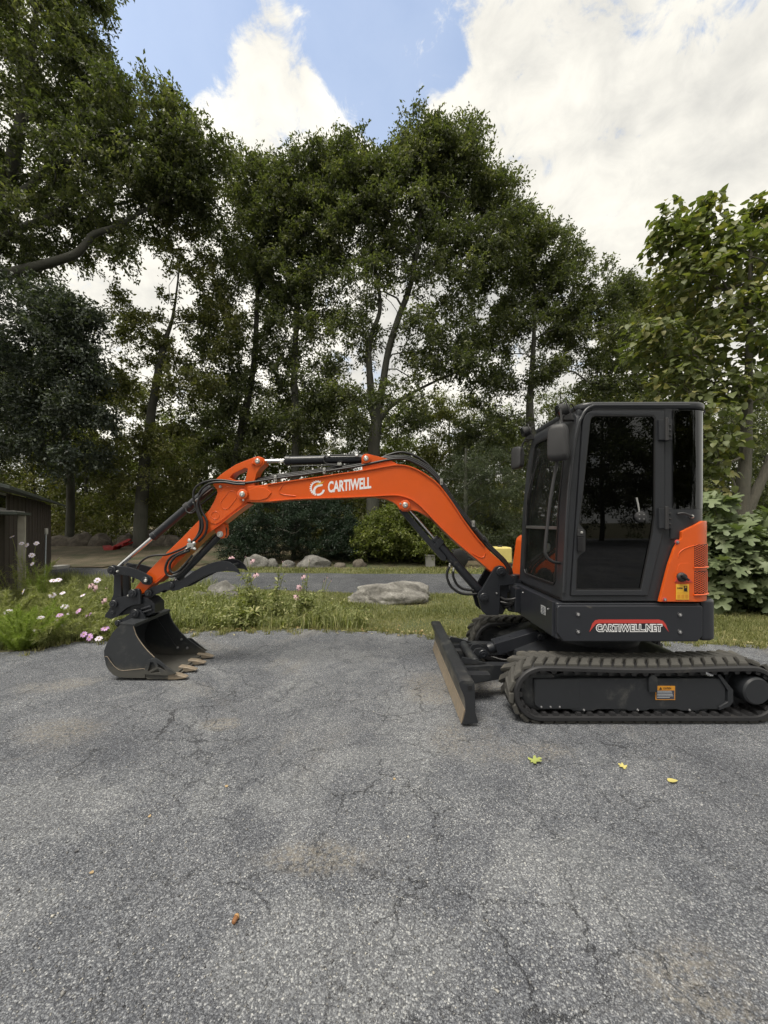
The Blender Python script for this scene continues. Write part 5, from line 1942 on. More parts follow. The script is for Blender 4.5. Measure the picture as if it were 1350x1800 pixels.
# inside the cab
seat = prism('operator_seat', [(1.86, 1.20), (2.28, 1.17), (2.30, 1.27), (2.26, 1.30), (1.90, 1.34), (1.85, 1.30)], 3.27, 3.72, M['seat'], EX, 0.03, seg=3)
prism('backrest', [(2.22, 1.26), (2.34, 1.24), (2.44, 1.85), (2.40, 1.92), (2.33, 1.90)], 3.28, 3.71, M['seat'], seat, 0.03, seg=3)
prism('headrest', [(2.36, 1.93), (2.45, 1.92), (2.48, 2.12), (2.40, 2.13)], 3.38, 3.61, M['seat'], seat, 0.02, seg=3)
box('seat_base', 1.92, 2.42, 3.24, 3.76, .94, 1.18, M['plastic'], seat, 0.02)
for yy in (3.18, 3.74):
    cons = prism('control_console', [(1.80, .94), (2.30, .94), (2.30, 1.40), (1.95, 1.46), (1.84, 1.42)], yy - .05, yy + .07, M['plastic'], EX, 0.015)
    tube('joystick', [(1.86, yy, 1.44), (1.845, yy, 1.54), (1.83, yy, 1.60)], [.018] * 6 + [.02] * 6 + [.024], M['seal'], cons, n=6)
ped = box('travel_console', 1.47, 1.56, 3.38, 3.62, .935, .98, M['plastic'], EX, 0.01)
for yy in (3.44, 3.56):
    tube('travel_lever', [(1.53, yy, .97), (1.56, yy, 1.25), (1.60, yy, 1.42), (1.62, yy, 1.50)], .010, M['bolt'], ped)
    box('pedal', 1.46, 1.55, yy - .035, yy + .035, .985, 1.0, M['zinc'], ped, 0.003)
box('monitor', 1.475, 1.505, 3.70, 3.80, 1.50, 1.60, M['greyv'], EX, 0.006)
lathe('cup_ring', (1.44, 3.36, 1.31), (1.41, 3.36, 1.31), [(0, .035), (.01, .040), (.02, .040), (.022, .025)], M['zinc'], EX, 18)

# ------------------------------------------------------------------ swing bracket
for ya_, yb_ in ((3.885, 3.925), (4.135, 4.175)):
    br = prism('swing_bracket', XZ([(879, 994), (871, 997), (866, 1004), (861, 1013), (847, 1037), (842, 1042), (840.5, 1050), (842, 1057), (847, 1074), (855, 1081.5), (877, 1081.5), (879, 1066), (879.5, 1030), (903, 1027.5), (904.5, 1016), (894, 1009), (890, 1001), (886, 996)], 3.885), ya_, yb_, M['black'], EX, 0.006)
    if ya_ < 4:
        pin(880, 1004.3, 3.885, .045, br, h=.028)
        pin(850.5, 1049.5, 3.885, .044, br, h=.028)
        pin(873, 1043, 3.885, .010, br, M['bolt'], h=.008, name='bolt')
wb = prism('bracket_block', XZ([(866, 1030), (900, 1027), (900, 1040), (892, 1042), (892, 1064), (884, 1080), (858, 1080), (858, 1060)], 3.93), 3.926, 4.134, M['black'], EX, 0.008)
kx0 = P(893, 1050, 4.03)[0]
cyl('king_pin', (kx0 + .06, 4.03, .60), (kx0 + .06, 4.03, .985), .06, M['black'], EX, 24)
nose = prism('frame_nose', [(kx0 - .03, 3.93), (kx0 + .05, 3.88), (1.40, 3.70), (1.42, 4.36), (kx0 + .05, 4.17), (kx0 - .03, 4.12)], .835, .895, M['black'], EX, 0.008, axis='z')
prism('lower_lug', [(kx0 - .03, 3.93), (kx0 + .05, 3.88), (1.40, 3.72), (1.42, 4.36), (kx0 + .05, 4.17), (kx0 - .03, 4.12)], .625, .685, M['black'], nose, 0.008, axis='z')
box('nose_web', 1.29, 1.37, 3.78, 4.30, .64, .88, M['black'], nose, 0.01)
for k, (a, b) in enumerate(((.79, .80), (.74, .75), (.76, .71), (.70, .72))):
    tube('hose', [(1.36, 3.80 + .05 * k, b), (1.27, 3.80 + .03 * k, a - .02), (1.20, 3.87 + .03 * k, a - .03), (1.16, 4.0, a + .02), (1.15, 4.05, a + .15)], .013, M['hose'], EX)
tube('hose', [P(880, 1058, 3.87), P(893, 1060, 3.84), P(908, 1056, 3.82), P(914, 1048, 3.86)], .011, M['hose'], EX)

# ------------------------------------------------------------------ boom
B0, B1 = YB - .085, YB + .085
B_top = [(421, 861), (432, 856), (470, 851), (520, 843.5), (560, 838), (592, 833), (640, 826), (680, 819), (698, 816.5), (716, 818.5), (734, 825), (752, 836), (772, 852), (796, 884), (820, 920), (852, 960), (884, 990)]
B_bot = [(865, 1007), (844, 988.5), (808, 959), (780, 933), (755, 907.5), (738, 890), (722, 878.5), (706, 873), (690, 871.5), (660, 873), (600, 875.5), (520, 878), (474, 882), (440, 882.5), (425, 880)]
bt = smooth2(XZ(B_top, B0), 3)
bb = smooth2(XZ(B_bot, B0), 3)
foot = XZ([(890, 998), (888, 1007), (881, 1012.5), (873, 1012)], B0)
tip = XZ([(418, 874), (417.5, 867)], B0)
boom = prism('boom', bt + foot + bb + tip, B0, B1, M['orange'], EX, 0.006)
prism('top_flange', offset_strip(bt[6:-3], .012), B0 - .014, B1 + .014, M['orange'], boom, 0.003)
prism('bottom_flange', offset_strip(bb[2:-6], .012), B0 - .014, B1 + .014, M['orange'], boom, 0.003)
lug = prism('cylinder_lug', XZ([(655, 873.5), (678, 877), (690, 882), (698, 887.5), (702, 894), (708, 899), (716, 899.5), (724, 897), (734, 898.5), (745, 904), (757, 911), (738, 888), (722, 877), (700, 871)], B0), B0 + .012, B1 - .012, M['orange'], boom, 0.004)
for px, py, r in ((712, 888, .052), (427.8, 869, .052)):
    x, _, z = P(px, py, B0)
    lathe('pin_boss', (x, B1 + .03, z), (x, B0 - .030, z), [(0, r), (.23, r), (.2315, r - .003)], M['orange'], boom, 28)
    place('pin', stud('pin', .027, .012, M['zinc']), boom, (x, B0 - .031, z))
    place('bolt', stud('bolt', .010, .008, M['zinc']), boom, (x - .050 if px > 600 else x + .010, B0 - .030, z + .012 if px > 600 else z - .062))
prism('end_pad', XZ([(437, 861.5), (452, 855.5), (466, 857.5), (477.5, 866), (470, 875.5), (458, 879.5), (438, 879.5)], B0), B0 - .008, B0 + .002, M['orange'], boom, 0.004)
tube('weld_bead', [(*[P(a, b, B0)[0]], B0 - .001, P(a, b, B0)[2]) for a, b in ((512, 848), (500, 850), (494, 857), (491, 864), (497, 869), (520, 872))], .005, M['orange'], boom)
tube('weld_bead', [(P(a, b, B0)[0], B0 - .001, P(a, b, B0)[2]) for a, b in ((829, 972), (842, 979), (850, 979), (853, 972))], .005, M['orange'], boom)
for ya_ in (B0 + .012, B1 - .036):
    prism('arm_cylinder_lug', XZ([(637, 826), (635.5, 812), (635.5, 803), (639, 798.3), (645, 797), (651, 798.5), (680, 805.5), (700, 815.5)], B0), ya_, ya_ + .024, M['orange'], boom, 0.003)
x, _, z = P(643.5, 806, B0)
lathe('pin_boss', (x, B1, z), (x, B0 - .006, z), [(0, .047), (.175, .047), (.176, .044)], M['orange'], boom, 26)
place('pin', stud('pin', .025, .012, M['zinc']), boom, (x, B0 - .006, z))

# lettering and gear badge on the boom
yl = B0 - .0006
tx0, _, tz0 = P(576.5, 866.5, B0)
tx1, _, tz1 = P(653, 838, B0)
text_mesh('CARTIWELL', M['white'], boom, 'lettering', tx0, tz0, tx1 - tx0, .119, yl, ang=R(6.0), bold=.034, spacing=.97)
gx, _, gz = P(558, 858, B0)


def ring_arc(cx, cz, r0, r1, a0, a1, n=30, teeth=0):
    outer, inner = [], []
    for k in range(n + 1):
        a = R(a0 + (a1 - a0) * k / n)
        rr = r1 * (1.0 if not teeth else (1.17 if (k % 4) in (1, 2) else 1.0))
        outer.append((cx + rr * math.cos(a), cz + rr * math.sin(a)))
        inner.append((cx + r0 * math.cos(a), cz + r0 * math.sin(a)))
    return outer + inner[::-1]


prism('gear_badge', ring_arc(gx, gz, .058, .070, 62, 262, 48, 1), yl - .0006, yl, M['white'], boom, 0)
prism('badge_stroke', ring_arc(gx + .004, gz - .006, .052, .072, 262, 350, 24, 0), yl - .0007, yl - .0001, M['white'], boom, 0)
prism('badge_swoosh', smooth2([(gx - .048, gz - .030), (gx - .030, gz + .012), (gx + .010, gz + .034), (gx + .052, gz + .040), (gx + .050, gz + .022), (gx + .020, gz + .016), (gx - .008, gz + .002), (gx - .022, gz - .024), (gx - .020, gz - .05), (gx - .040, gz - .05)], 2), yl - .0011, yl - .0005, M['white'], boom, 0)
prism('badge_blade', [(gx - .036, gz + .018), (gx + .002, gz + .046), (gx + .074, gz + .072), (gx + .050, gz + .048), (gx + .010, gz + .036)], yl - .0014, yl - .0009, M['yellowv'], boom, 0)

# ------------------------------------------------------------------ stick
S0, S1 = YB - .075, YB + .075
st_out = [(379, 842.5), (386, 835.5), (394, 829.5), (414, 816.5), (431, 809.5), (447, 803.5), (454, 801.8), (461, 804), (465.5, 810), (464, 816), (456, 824), (451, 832), (448, 843), (447, 856), (442, 870), (437, 880), (431, 886.5), (410, 902), (390, 918), (362, 938), (344, 954), (316, 982.5), (288, 1011.5), (270, 1025), (254, 1041), (247, 1046), (241, 1042), (237, 1034), (259, 1005.5), (290, 974), (323, 942), (345, 919), (361, 903), (368.5, 895), (375.5, 882), (382, 867), (381, 861), (375, 854), (374, 848)]
st_win = [(404, 839.5), (410, 832.5), (431, 822.5), (435.5, 824.5), (431, 844.5), (412, 844)]
stick = prism('dipper_stick', XZ(st_out, S0), S0, S1, M['orange'], EX, 0.006, holes=[XZ(st_win, S0)[::-1]])
prism('side_plate', XZ([(386, 866), (373.5, 890), (364.5, 904), (365, 913), (371, 920), (380, 921.5), (388, 917), (428, 885.5), (434, 877), (430, 858), (398, 855)], S0), S0 - .007, S0 + .002, M['orange'], stick, 0.004)


def stadium(p, q, r, n=10):
    p, q = Vector(p), Vector(q)
    d = (q - p).normalized()
    a0 = math.atan2(d.y, d.x)
    out = []
    for c, s in ((q, -90), (p, 90)):
        for k in range(n + 1):
            a = a0 + R(s + 180 * k / n)
            out.append((c.x + r * math.cos(a), c.y + r * math.sin(a)))
    return out


o1, o2 = XZ([(397, 886)], S0)[0], XZ([(408, 872)], S0)[0]
for q in (stadium(o1, o2, .052), circ(*XZ([(379, 906)], S0)[0], .040, 22)):
    tube('pressed_rim', [(x, S0 - .0075, z) for x, z in q] + [(q[0][0], S0 - .0075, q[0][1])], .0035, M['orange'], stick, smooth=False)
edge = smooth2(XZ([(436, 884), (410, 903), (390, 919), (362, 939), (344, 955), (316, 983.5), (288, 1012), (272, 1025)], S0), 2)
prism('lower_flange', offset_strip(edge, -.010), S0 - .012, S1 + .012, M['orange'], stick, 0.003)
x, _, z = P(453.5, 811, S0)
lathe('pin_boss', (x, S1 + .014, z), (x, S0 - .014, z), [(0, .046), (.177, .046), (.178, .043)], M['orange'], stick, 26)
place('pin', stud('pin', .025, .012, M['zinc']), stick, (x, S0 - .014, z))
pin(445, 815.5, S0, .014, stick, M['orange'], .03, 'pin_stop')
pin(388, 855.5, S0, .014, stick, M['zinc'], .02, 'bolt')
tl = prism('thumb_lug', XZ([(377, 937), (380, 943), (386, 947), (391, 946), (394.8, 940), (393.5, 922), (384, 920), (372, 929)], S0), S0 + .03, S1 - .03, M['orange'], stick, 0.004)
pin(387, 939, S0 + .03, .033, stick, M['zinc'], .016)
tube('grease_line', [P(394, 925, 4.0), P(398, 930, 4.0), P(397, 944, 4.0)], .006, M['plastic'], stick)


# ------------------------------------------------------------------ hydraulic cylinders
def ram(name, a, b, L_rod, r_b, r_r, y, extra=True):
    """Ram from a (barrel end) to b (rod eye), both picture points in plane y; L_rod: share of bare rod."""
    A, B = Vector(P(*a, y)), Vector(P(*b, y))
    d = (B - A)
    n = d.length
    d.normalize()
    nb = n * (1 - L_rod)
    o = lathe(name, A, B, [(0, r_b * .8), (.01, r_b), (nb - .055, r_b), (nb - .05, r_b * 1.10), (nb - .008, r_b * 1.10), (nb, r_b * .9)], M['black'], EX, 26)
    cyl('rod', A + d * (nb - .02), B, r_r, M['chrome'], o, 18)
    lathe('rod_eye', B + Vector((0, r_b * 1.0, 0)), B - Vector((0, r_b * 1.0, 0)), [(0, r_r * 1.5), (.003, r_r * 1.8), (r_b * 2 - .003, r_r * 1.8), (r_b * 2, r_r * 1.5)], M['black'], o, 20)
    return o, A, B, d, nb


arm_ram, A, Bq, d, nb = ram('arm_cylinder', (641, 806.5), (456, 811), .245, .047, .0215, YB)
cyl('gland_collar', A + d * (nb - .05), A + d * (nb + .004), .045, M['plastic'], arm_ram, 24)
ly = YB - .055
tube('cylinder_pipe', [P(632, 800, ly), P(600, 800, ly), P(580, 800.5, ly), P(571, 803, ly), P(569, 809, ly), P(573, 815, ly), P(582, 816.5, ly), P(600, 816.5, ly)], .008, M['hose'], arm_ram)
tube('cylinder_pipe', [P(512, 820, ly), P(540, 819, ly), P(580, 818, ly), P(592, 819, ly), P(600, 816, ly)], .007, M['hose'], arm_ram)
for px in (578, 627):
    x, _, z = P(px, 801, ly)
    lathe('pipe_clamp', (x - .012, ly, z), (x + .012, ly, z), [(0, .012), (.002, .014), (.022, .014), (.024, .012)], M['zinc'], arm_ram, 12)
x, _, z = P(597, 816, ly)
box('fitting_block', x - .022, x + .022, ly - .012, ly + .012, z - .014, z + .014, M['zinc'], arm_ram, 0.004)

bkt_ram, A, Bq, d, nb = ram('bucket_cylinder', (372, 856), (203, 1001), .385, .043, .0205, YB)
lathe('collar', A + d * (nb * .36), A + d * (nb * .36 + .06), [(0, .044), (.008, .054), (.052, .054), (.06, .044)], M['plastic'], bkt_ram, 24)
tube('cylinder_pipe', [P(381, 864, 3.975), P(362, 880, 3.965), P(345, 893, 3.965), P(334, 901, 3.975)], .009, M['hose'], bkt_ram)
tube('cylinder_pipe', [P(372, 858, 3.97), P(352, 873, 3.96), P(340, 884, 3.965)], .009, M['zinc'], bkt_ram)
tube('guard_strap', [P(327, 893, 3.97), P(328, 899, 3.96), P(334, 902, 3.96), P(341, 900, 3.96), P(346, 892, 3.97)], .008, M['hose'], bkt_ram)

bm_ram, A, Bq, d, nb = ram('boom_cylinder', (849, 1046), (713, 889), .36, .0465, .0175, YB)
gA, gB = Vector(P(700.5, 897, YB)), Vector(P(776, 985, YB))
gd = (gB - gA).normalized()
gn = Vector((-gd.z, 0, gd.x))
q = [gA + gn * .0, gA + gn * .058, gB + gn * .058, gB + gd * .03 + gn * .03, gB + gn * .0]
prism('rod_guard', [(v.x, v.z) for v in q], YB - .05, YB + .05, M['black'], bm_ram, 0.008)
prism('guard_strap', [((A + d * nb * .93).x - .045, (A + d * nb * .93).z - .035), ((A + d * nb * .93).x + .03, (A + d * nb * .93).z + .05), ((A + d * nb * .85).x + .03, (A + d * nb * .85).z + .05), ((A + d * nb * .85).x - .045, (A + d * nb * .85).z - .035)], YB - .052, YB + .052, M['black'], bm_ram, 0.006)
for pts in ([(790, 996), (786.5, 1004), (786, 1015), (792, 1030), (806, 1041), (820, 1044.5), (838, 1044)], [(796.5, 1004), (797, 1014), (803, 1027), (814, 1035), (832, 1038)]):
    tube('hose', [P(a, b, YB - .06) for a, b in pts], .0135, M['hose'], EX)
    x, y_, z = P(*pts[0], YB - .06)
    cyl('hose_fitting', (x, y_, z - .02), (x + .006, y_, z + .035), .011, M['zinc'], EX.children[-1], 12)

# ------------------------------------------------------------------ hoses along the boom
RUN = [(431, 849), (448, 847), (470, 843.5), (500, 839), (530, 835), (560, 830.5), (592, 825.5), (625, 820.5), (655, 814), (684, 808), (702, 806.5), (716, 808), (732, 815), (748, 824), (762, 836), (775, 852), (788, 872), (802, 893), (818, 913), (836, 935), (856, 960), (872, 976), (886, 990), (893, 1004), (893, 1020), (884, 1034)]
for k, (dx, dz, dy) in enumerate(((0, 0, -.075), (1.0, -2.6, -.040), (2.0, -5.0, -.010), (1.0, -2.0, .025))):
    tube('boom_hose', [P(a + dx * (1 if a > 700 else 0), b + dz, YB + dy) for a, b in RUN], .0125, M['hose'], EX, n=4)
tube('boom_hose', [P(a, b, YB + .02) for a, b in ((668, 806), (690, 797.5), (708, 795), (724, 799), (738, 806), (752, 817), (768, 835), (782, 856), (796, 880), (812, 902), (826, 922), (842, 944), (864, 964), (884, 982), (898, 1000), (900, 1020))], .0135, M['hose'], EX, n=4)
for px, py in ((486, 842), (571, 829), (775, 848), (831, 921)):
    x, _, z = P(px, py, YB - .05)
    cl = box('hose_clamp', x - .014, x + .014, YB - .095, YB + .045, z - .030, z + .034, M['zinc'], EX, 0.005)
    place('bolt', stud('bolt', .009, .008, M['bolt']), cl, (x, YB - .095, z))
for px, py in ((840, 935), (847, 944), (853, 948)):
    x, y_, z = P(px, py, YB - .08)
    cyl('hose_fitting', (x - .022, y_, z + .03), (x + .022, y_, z - .03), .017, M['plastic'], EX, 14)

# hoses on the stick
SH = S0 - .025
LINES = [
    [(431, 848.5), (412, 847), (396, 844.5), (382, 843.8), (368, 845), (354, 849.5), (344, 857), (340, 867), (341, 880), (345, 895), (351, 911), (352, 924), (350, 935), (344, 946), (336, 954), (325, 962), (313, 967.5), (293, 975), (276, 976), (262, 978.5), (252, 984), (244, 992.6), (238, 1005), (233, 1024)],
    [(431, 851.5), (412, 850.5), (398, 848), (385, 847.5), (372, 849), (362, 853.5), (353, 862), (349.5, 872), (351, 886), (355, 899), (361, 910), (364, 919), (363, 932), (358, 943), (349, 952)],
    [(336, 962), (324, 968), (312, 973), (302, 978), (295, 986), (291, 997), (291.5, 1006), (296, 1012), (305, 1013), (315, 1009), (325, 1000), (334, 990), (341, 980), (349, 972)],
    [(333, 968), (322, 972), (311, 977), (304, 983), (298.5, 993), (299, 1002), (304, 1007), (313, 1004), (322, 996), (331, 985), (338, 976)],
    [(372, 855), (358, 866), (350, 876), (347, 888), (350, 902), (355, 914), (356, 927), (352, 938), (342, 950)],
]
for k, ln in enumerate(LINES):
    tube('stick_hose', [P(a, b, SH - .006 * k) for a, b in ln], .0125 if k else .011, M['hose'], EX, n=4)
x, _, z = P(336, 960, SH)
vb = box('valve_block', x - .035, x + .035, SH - .02, S0 - .001, z - .03, z + .03, M['zinc'], EX, 0.005)
for k, (ddx, ddz) in enumerate(((-.05, -.045), (-.075, -.065), (.045, .04), (-.02, .075), (.05, -.035))):
    cyl('hose_fitting', (x, SH - .005, z), (x + ddx, SH - .005, z + ddz), .014, M['zinc'], vb, 6)
    cyl('hex_nut', (x + ddx * .6, SH - .005, z + ddz * .6), (x + ddx * .85, SH - .005, z + ddz * .85), .019, M['zinc'], vb, 6)

# ------------------------------------------------------------------ bucket linkage, quick coupler, thumb
lk = [(197, 993), (206, 995.5), (224, 996.5), (242, 1002), (257, 1009.5), (266, 1015), (267, 1024), (262, 1028.5), (254, 1028), (243, 1019), (224, 1012), (213, 1010.5), (202, 1010.5), (194, 1008), (191.5, 1000)]
for ya_, yb_ in ((3.905, 3.930), (4.130, 4.155)):
    l1 = prism('curved_link', XZ(lk, 3.905), ya_, yb_, M['black'], EX, 0.005)
    if ya_ < 4:
        pin(197.8, 1002, 3.905, .042, l1, h=.03)
        pin(256, 1020.5, 3.905, .038, l1, h=.022, mat=M['black'])
        pin(256, 1020.5, 3.880, .017, l1, h=.010, mat=M['zinc'], name='bolt')
        pin(207.5, 1004, 3.905, .012, l1, h=.02, mat=M['zinc'], name='bolt')
for ya_, yb_ in ((3.950, 3.985), (4.075, 4.11)):
    prism('straight_link', XZ([(196, 998), (205, 998), (212, 1010), (213.5, 1052), (208, 1066), (198, 1068), (193, 1060), (199, 1045), (200, 1012), (194, 1004)], 3.95), ya_, yb_, M['black'], EX, 0.005)
for px, py in ((197.8, 1002), (256, 1020.5), (201, 1061), (234, 1043)):
    x, _, z = P(px, py, 3.905)
    cyl('cross_pin', (x, 3.9, z), (x, 4.16, z), .026, M['black'], EX, 18)
qc = [(240, 1034.5), (233, 1036), (227, 1041), (222, 1047.5), (208, 1050.5), (200.5, 1054), (196, 1062), (190, 1073), (184.5, 1080.5), (184, 1085), (194, 1088), (204.5, 1085), (213, 1076.5), (224, 1068), (236, 1063.5), (247, 1062), (246.5, 1041), (244.5, 1036)]
for ya_, yb_ in ((3.905, 3.933), (4.127, 4.155)):
    c1 = prism('quick_coupler', XZ(qc, 3.905), ya_, yb_, M['black'], EX, 0.005)
    if ya_ < 4:
        pin(234, 1043, 3.905, .042, c1, h=.025)
        pin(200.5, 1061.5, 3.905, .040, c1, h=.025)
        pin(198.5, 1077, 3.905, .025, c1, h=.010)
        pin(226, 1046.5, 3.905, .010, c1, h=.014, mat=M['zinc'], name='bolt')
cbk = prism('coupler_body', XZ([(205, 1060), (222, 1053), (245, 1048), (262, 1052), (272, 1062), (272, 1078), (258, 1084), (232, 1078), (206, 1084)], 3.94), 3.940, 4.12, M['black'], EX, 0.010)
for k in range(2):
    xx, _, zz = P(248 + 2 * k, 1071 + 6 * k, 3.93)
    cyl('lock_spring', (xx, 3.935, zz), (xx + .10, 3.935, zz + .03), .014, M['black'], cbk, 12)

th = [(262, 1036), (267, 1031), (280, 1027.5), (293, 1022.5), (306, 1020.5), (318, 1021), (328, 1013), (339, 1005), (354, 996.5), (370, 990), (381, 987), (391, 986), (403, 988), (412, 994), (418, 1001), (421.5, 1009), (413, 1005), (398, 1003.5), (378, 1006.5), (364, 1011), (349, 1018.5), (336, 1025), (323, 1032.5), (314, 1037), (305, 1039), (296, 1037.5), (288, 1037.5), (280, 1042), (272, 1045.5), (266, 1049.5), (260, 1048.5), (257.5, 1042)]
for ya_, yb_ in ((3.935, 3.960), (4.165, 4.19)):
    t1 = prism('thumb', XZ(th, 3.935), ya_, yb_, M['black'], EX, 0.005)
    if ya_ < 4:
        pin(262, 1042, 3.935, .036, t1, h=.03)
        pin(301.5, 1028.5, 3.935, .030, t1, h=.022)
for px, py in ((262, 1042), (301.5, 1028.5), (345, 1012), (380, 997), (404, 996)):
    x, _, z = P(px, py, 3.95)
    cyl('thumb_spacer', (x, 3.94, z), (x, 4.185, z), .022, M['black'], EX, 16)
thr, A, Bq, d, nb = ram('thumb_cylinder', (384, 943), (303, 1027), .12, .036, .018, YB)

# ------------------------------------------------------------------ bucket
K0, K1 = 3.715, 4.345
side_o = [(212, 1098), (226, 1097.5), (234, 1100.5), (238.4, 1115), (244.6, 1126), (257, 1142), (271, 1156), (287, 1167.5), (305, 1180), (309, 1184), (300.6, 1192.5), (260, 1192.5), (221, 1192), (209, 1190.5), (200, 1187), (191, 1178), (185.5, 1167), (182.6, 1154), (182.4, 1144), (187, 1132), (198, 1111)]
sp_ = XZ(side_o, K0)
bk = prism('bucket', sp_, K0, K0 + .018, M['bucketsteel'], EX, 0.004)
prism('bucket_side', sp_, K1 - .018, K1, M['bucketsteel'], bk, 0.004)
shell = smooth2(XZ([(234, 1101.5), (212, 1099), (198, 1112), (187.5, 1132), (183.2, 1146), (184, 1160), (190, 1175), (201, 1186.5), (221, 1191), (260, 1192), (304, 1190)], K0), 3)
prism('bucket_shell', offset_strip(shell, -.014), K0 + .0185, K1 - .0185, M['bucketsteel'], bk, 0.002)
# doubler plates on the side and heel, with their weld line
heel = XZ([(185, 1154), (190, 1154), (196, 1163), (205, 1173), (217, 1178), (250, 1175), (256, 1176), (256, 1191.5), (221, 1191), (209, 1189.5), (200, 1186), (191.5, 1177), (186.5, 1167)], K0)
prism('wear_plate', heel, K0 - .009, K0 + .002, M['bucketsteel'], bk, 0.003)
tube('weld_line', [(x_, K0 - .0095, z_) for x_, z_ in XZ([(185, 1154), (190, 1154), (196, 1163), (205, 1173), (217, 1178), (250, 1175), (256, 1176)], K0)], .0028, M['tooth'], bk)
cut = XZ([(255, 1180), (263, 1158.5), (268, 1156.5), (278, 1156.5), (306, 1178.5), (312, 1182), (296, 1186), (258, 1184)], K0)
cuth = [XZ([(262, 1179), (277, 1172), (272, 1163), (267, 1162)], K0), XZ([(266, 1181.5), (283, 1180.5), (280, 1174)], K0), XZ([(281, 1172), (294, 1178), (288, 1170), (279, 1164.5)], K0)]
for (a, b) in ((K0 - .024, K0 - .0095), (K1 + .001, K1 + .0155)):
    prism('side_cutter', cut, a, b, M['bucketsteel'], bk, 0.002, holes=[h[::-1] for h in cuth] if a < 4 else ())
fcut = XZ([(236, 1121), (249, 1121), (276, 1176), (246, 1180)], K0)
lipx0, lipz0 = XZ([(258, 1186)], K0)[0]
lipx1, lipz1 = XZ([(306, 1183)], K0)[0]
prism('bucket_lip', [(lipx0, .012), (lipx1 - .02, .012), (lipx1 + .005, .026), (lipx1 - .02, .036), (lipx0, .032)], K0 - .002, K1 + .002, M['bladeface'], bk, 0.003)
for k in range(4):
    yc = K0 + .03 + k * (K1 - K0 - .06) / 3
    w0, w1 = .034, .026
    bm = bmesh.new()
    xr_, xt_ = lipx1 - .06, lipx1 + .115
    vs = [bm.verts.new(v) for v in ((xr_, yc - w0, .008), (xr_, yc + w0, .008), (xr_, yc + w0, .066), (xr_, yc - w0, .066),
                                    (lipx1 + .02, yc - w0, .010), (lipx1 + .02, yc + w0, .010), (lipx1 + .02, yc + w0, .058), (lipx1 + .02, yc - w0, .058),
                                    (xt_, yc - w1, .022), (xt_, yc + w1, .022), (xt_, yc + w1, .032), (xt_, yc - w1, .032))]
    for o in (0, 4):
        for i in range(4):
            bm.faces.new((vs[o + i], vs[o + (i + 1) % 4], vs[o + 4 + (i + 1) % 4], vs[o + 4 + i]))
    bm.faces.new(vs[:4][::-1])
    bm.faces.new(vs[8:])
    bevel_bm(bm, .004, 1)
    from_bm('bucket_tooth', bm, M['tooth'], bk, 30)
tube('front_edge', [(x_, K0 + .004, z_ + .001) for x_, z_ in XZ([(234, 1101), (238.4, 1115), (244.6, 1126), (257, 1142), (271, 1156)], K0)], .0045, M['tooth'], bk)
# top plate and ears
tpz = XZ([(214, 1098), (234, 1100)], K0)
prism('top_plate', [(tpz[0][0] - .02, tpz[0][1] + .002), (tpz[1][0] + .012, tpz[1][1] - .002), (tpz[1][0] + .012, tpz[1][1] + .016), (tpz[0][0] - .02, tpz[0][1] + .018)], K0 - .003, K1 + .003, M['bucketsteel'], bk, 0.003)
ear = [(204, 1093), (213, 1089), (228, 1079), (234, 1073.5), (240, 1071), (247, 1073.5), (251, 1078), (256, 1089), (254, 1093), (236, 1098), (218, 1103), (208, 1104), (203.5, 1100)]
for ya_, yb_ in ((3.905, 3.930), (4.13, 4.155)):
    e1 = prism('bucket_ear', XZ(ear, 3.905), ya_, yb_, M['black'], bk, 0.004)
for px, py, r in ((238, 1078, .042), (208.5, 1094.5, .032)):
    pin(px, py, 3.905, r, bk, h=.025)
    x, _, z = P(px, py, 3.905)
    cyl('bucket_pin', (x, 3.9, z), (x, 4.16, z), .026, M['black'], bk, 18)
for px, py in ((319, 1124), (312, 1138.5), (329, 1139)):
    x, _, z = P(px, py, K1 - .02)
    place('bolt', stud('bolt', .014, .008, M['bolt']), bk, (x, K1 - .018, z))
prism('inner_rib', XZ([(272.5, 1085), (275, 1085), (314, 1142), (311, 1144)], K1 - .02), K1 - .024, K1 - .0175, M['bucketsteel'], bk, 0.001)

# ================================================================== shed, stones and other things of the yard
def stone_mat(name, a, b_, c_):
    m, nt, b = new_mat(name)
    n1 = tex_noise(nt, 3.5, 8, 0.68, dist=.5)
    n2 = tex_noise(nt, 28, 6, 0.7)
    col = ramp_node(nt, n1.outputs['Fac'], [(0.32, a), (0.5, b_), (0.68, c_)])
    col = mixc(nt, 0.5, col, ramp_node(nt, n2.outputs['Fac'], [(0.3, (.45, .45, .45)), (0.7, (1.15, 1.15, 1.15))]), 'MULTIPLY')
    nt.links.new(col, b.inputs['Base Color'])
    setin(b, Roughness=0.92)
    h = node(nt, 'ShaderNodeMath', operation='ADD')
    nt.links.new(n1.outputs['Fac'], h.inputs[0])
    nt.links.new(n2.outputs['Fac'], h.inputs[1])
    bump(nt, b, h.outputs[0], 0.7, 0.03)
    return m


def plain(name, col, rough=0.7, scale=8, var=.25, trans=0):
    m, nt, b = new_mat(name)
    n = tex_noise(nt, scale, 5, .6)
    nt.links.new(mixc(nt, n.outputs['Fac'], tuple(x * (1 - var) for x in col), tuple(min(1, x * (1 + var)) for x in col)), b.inputs['Base Color'])
    setin(b, Roughness=rough)
    return m


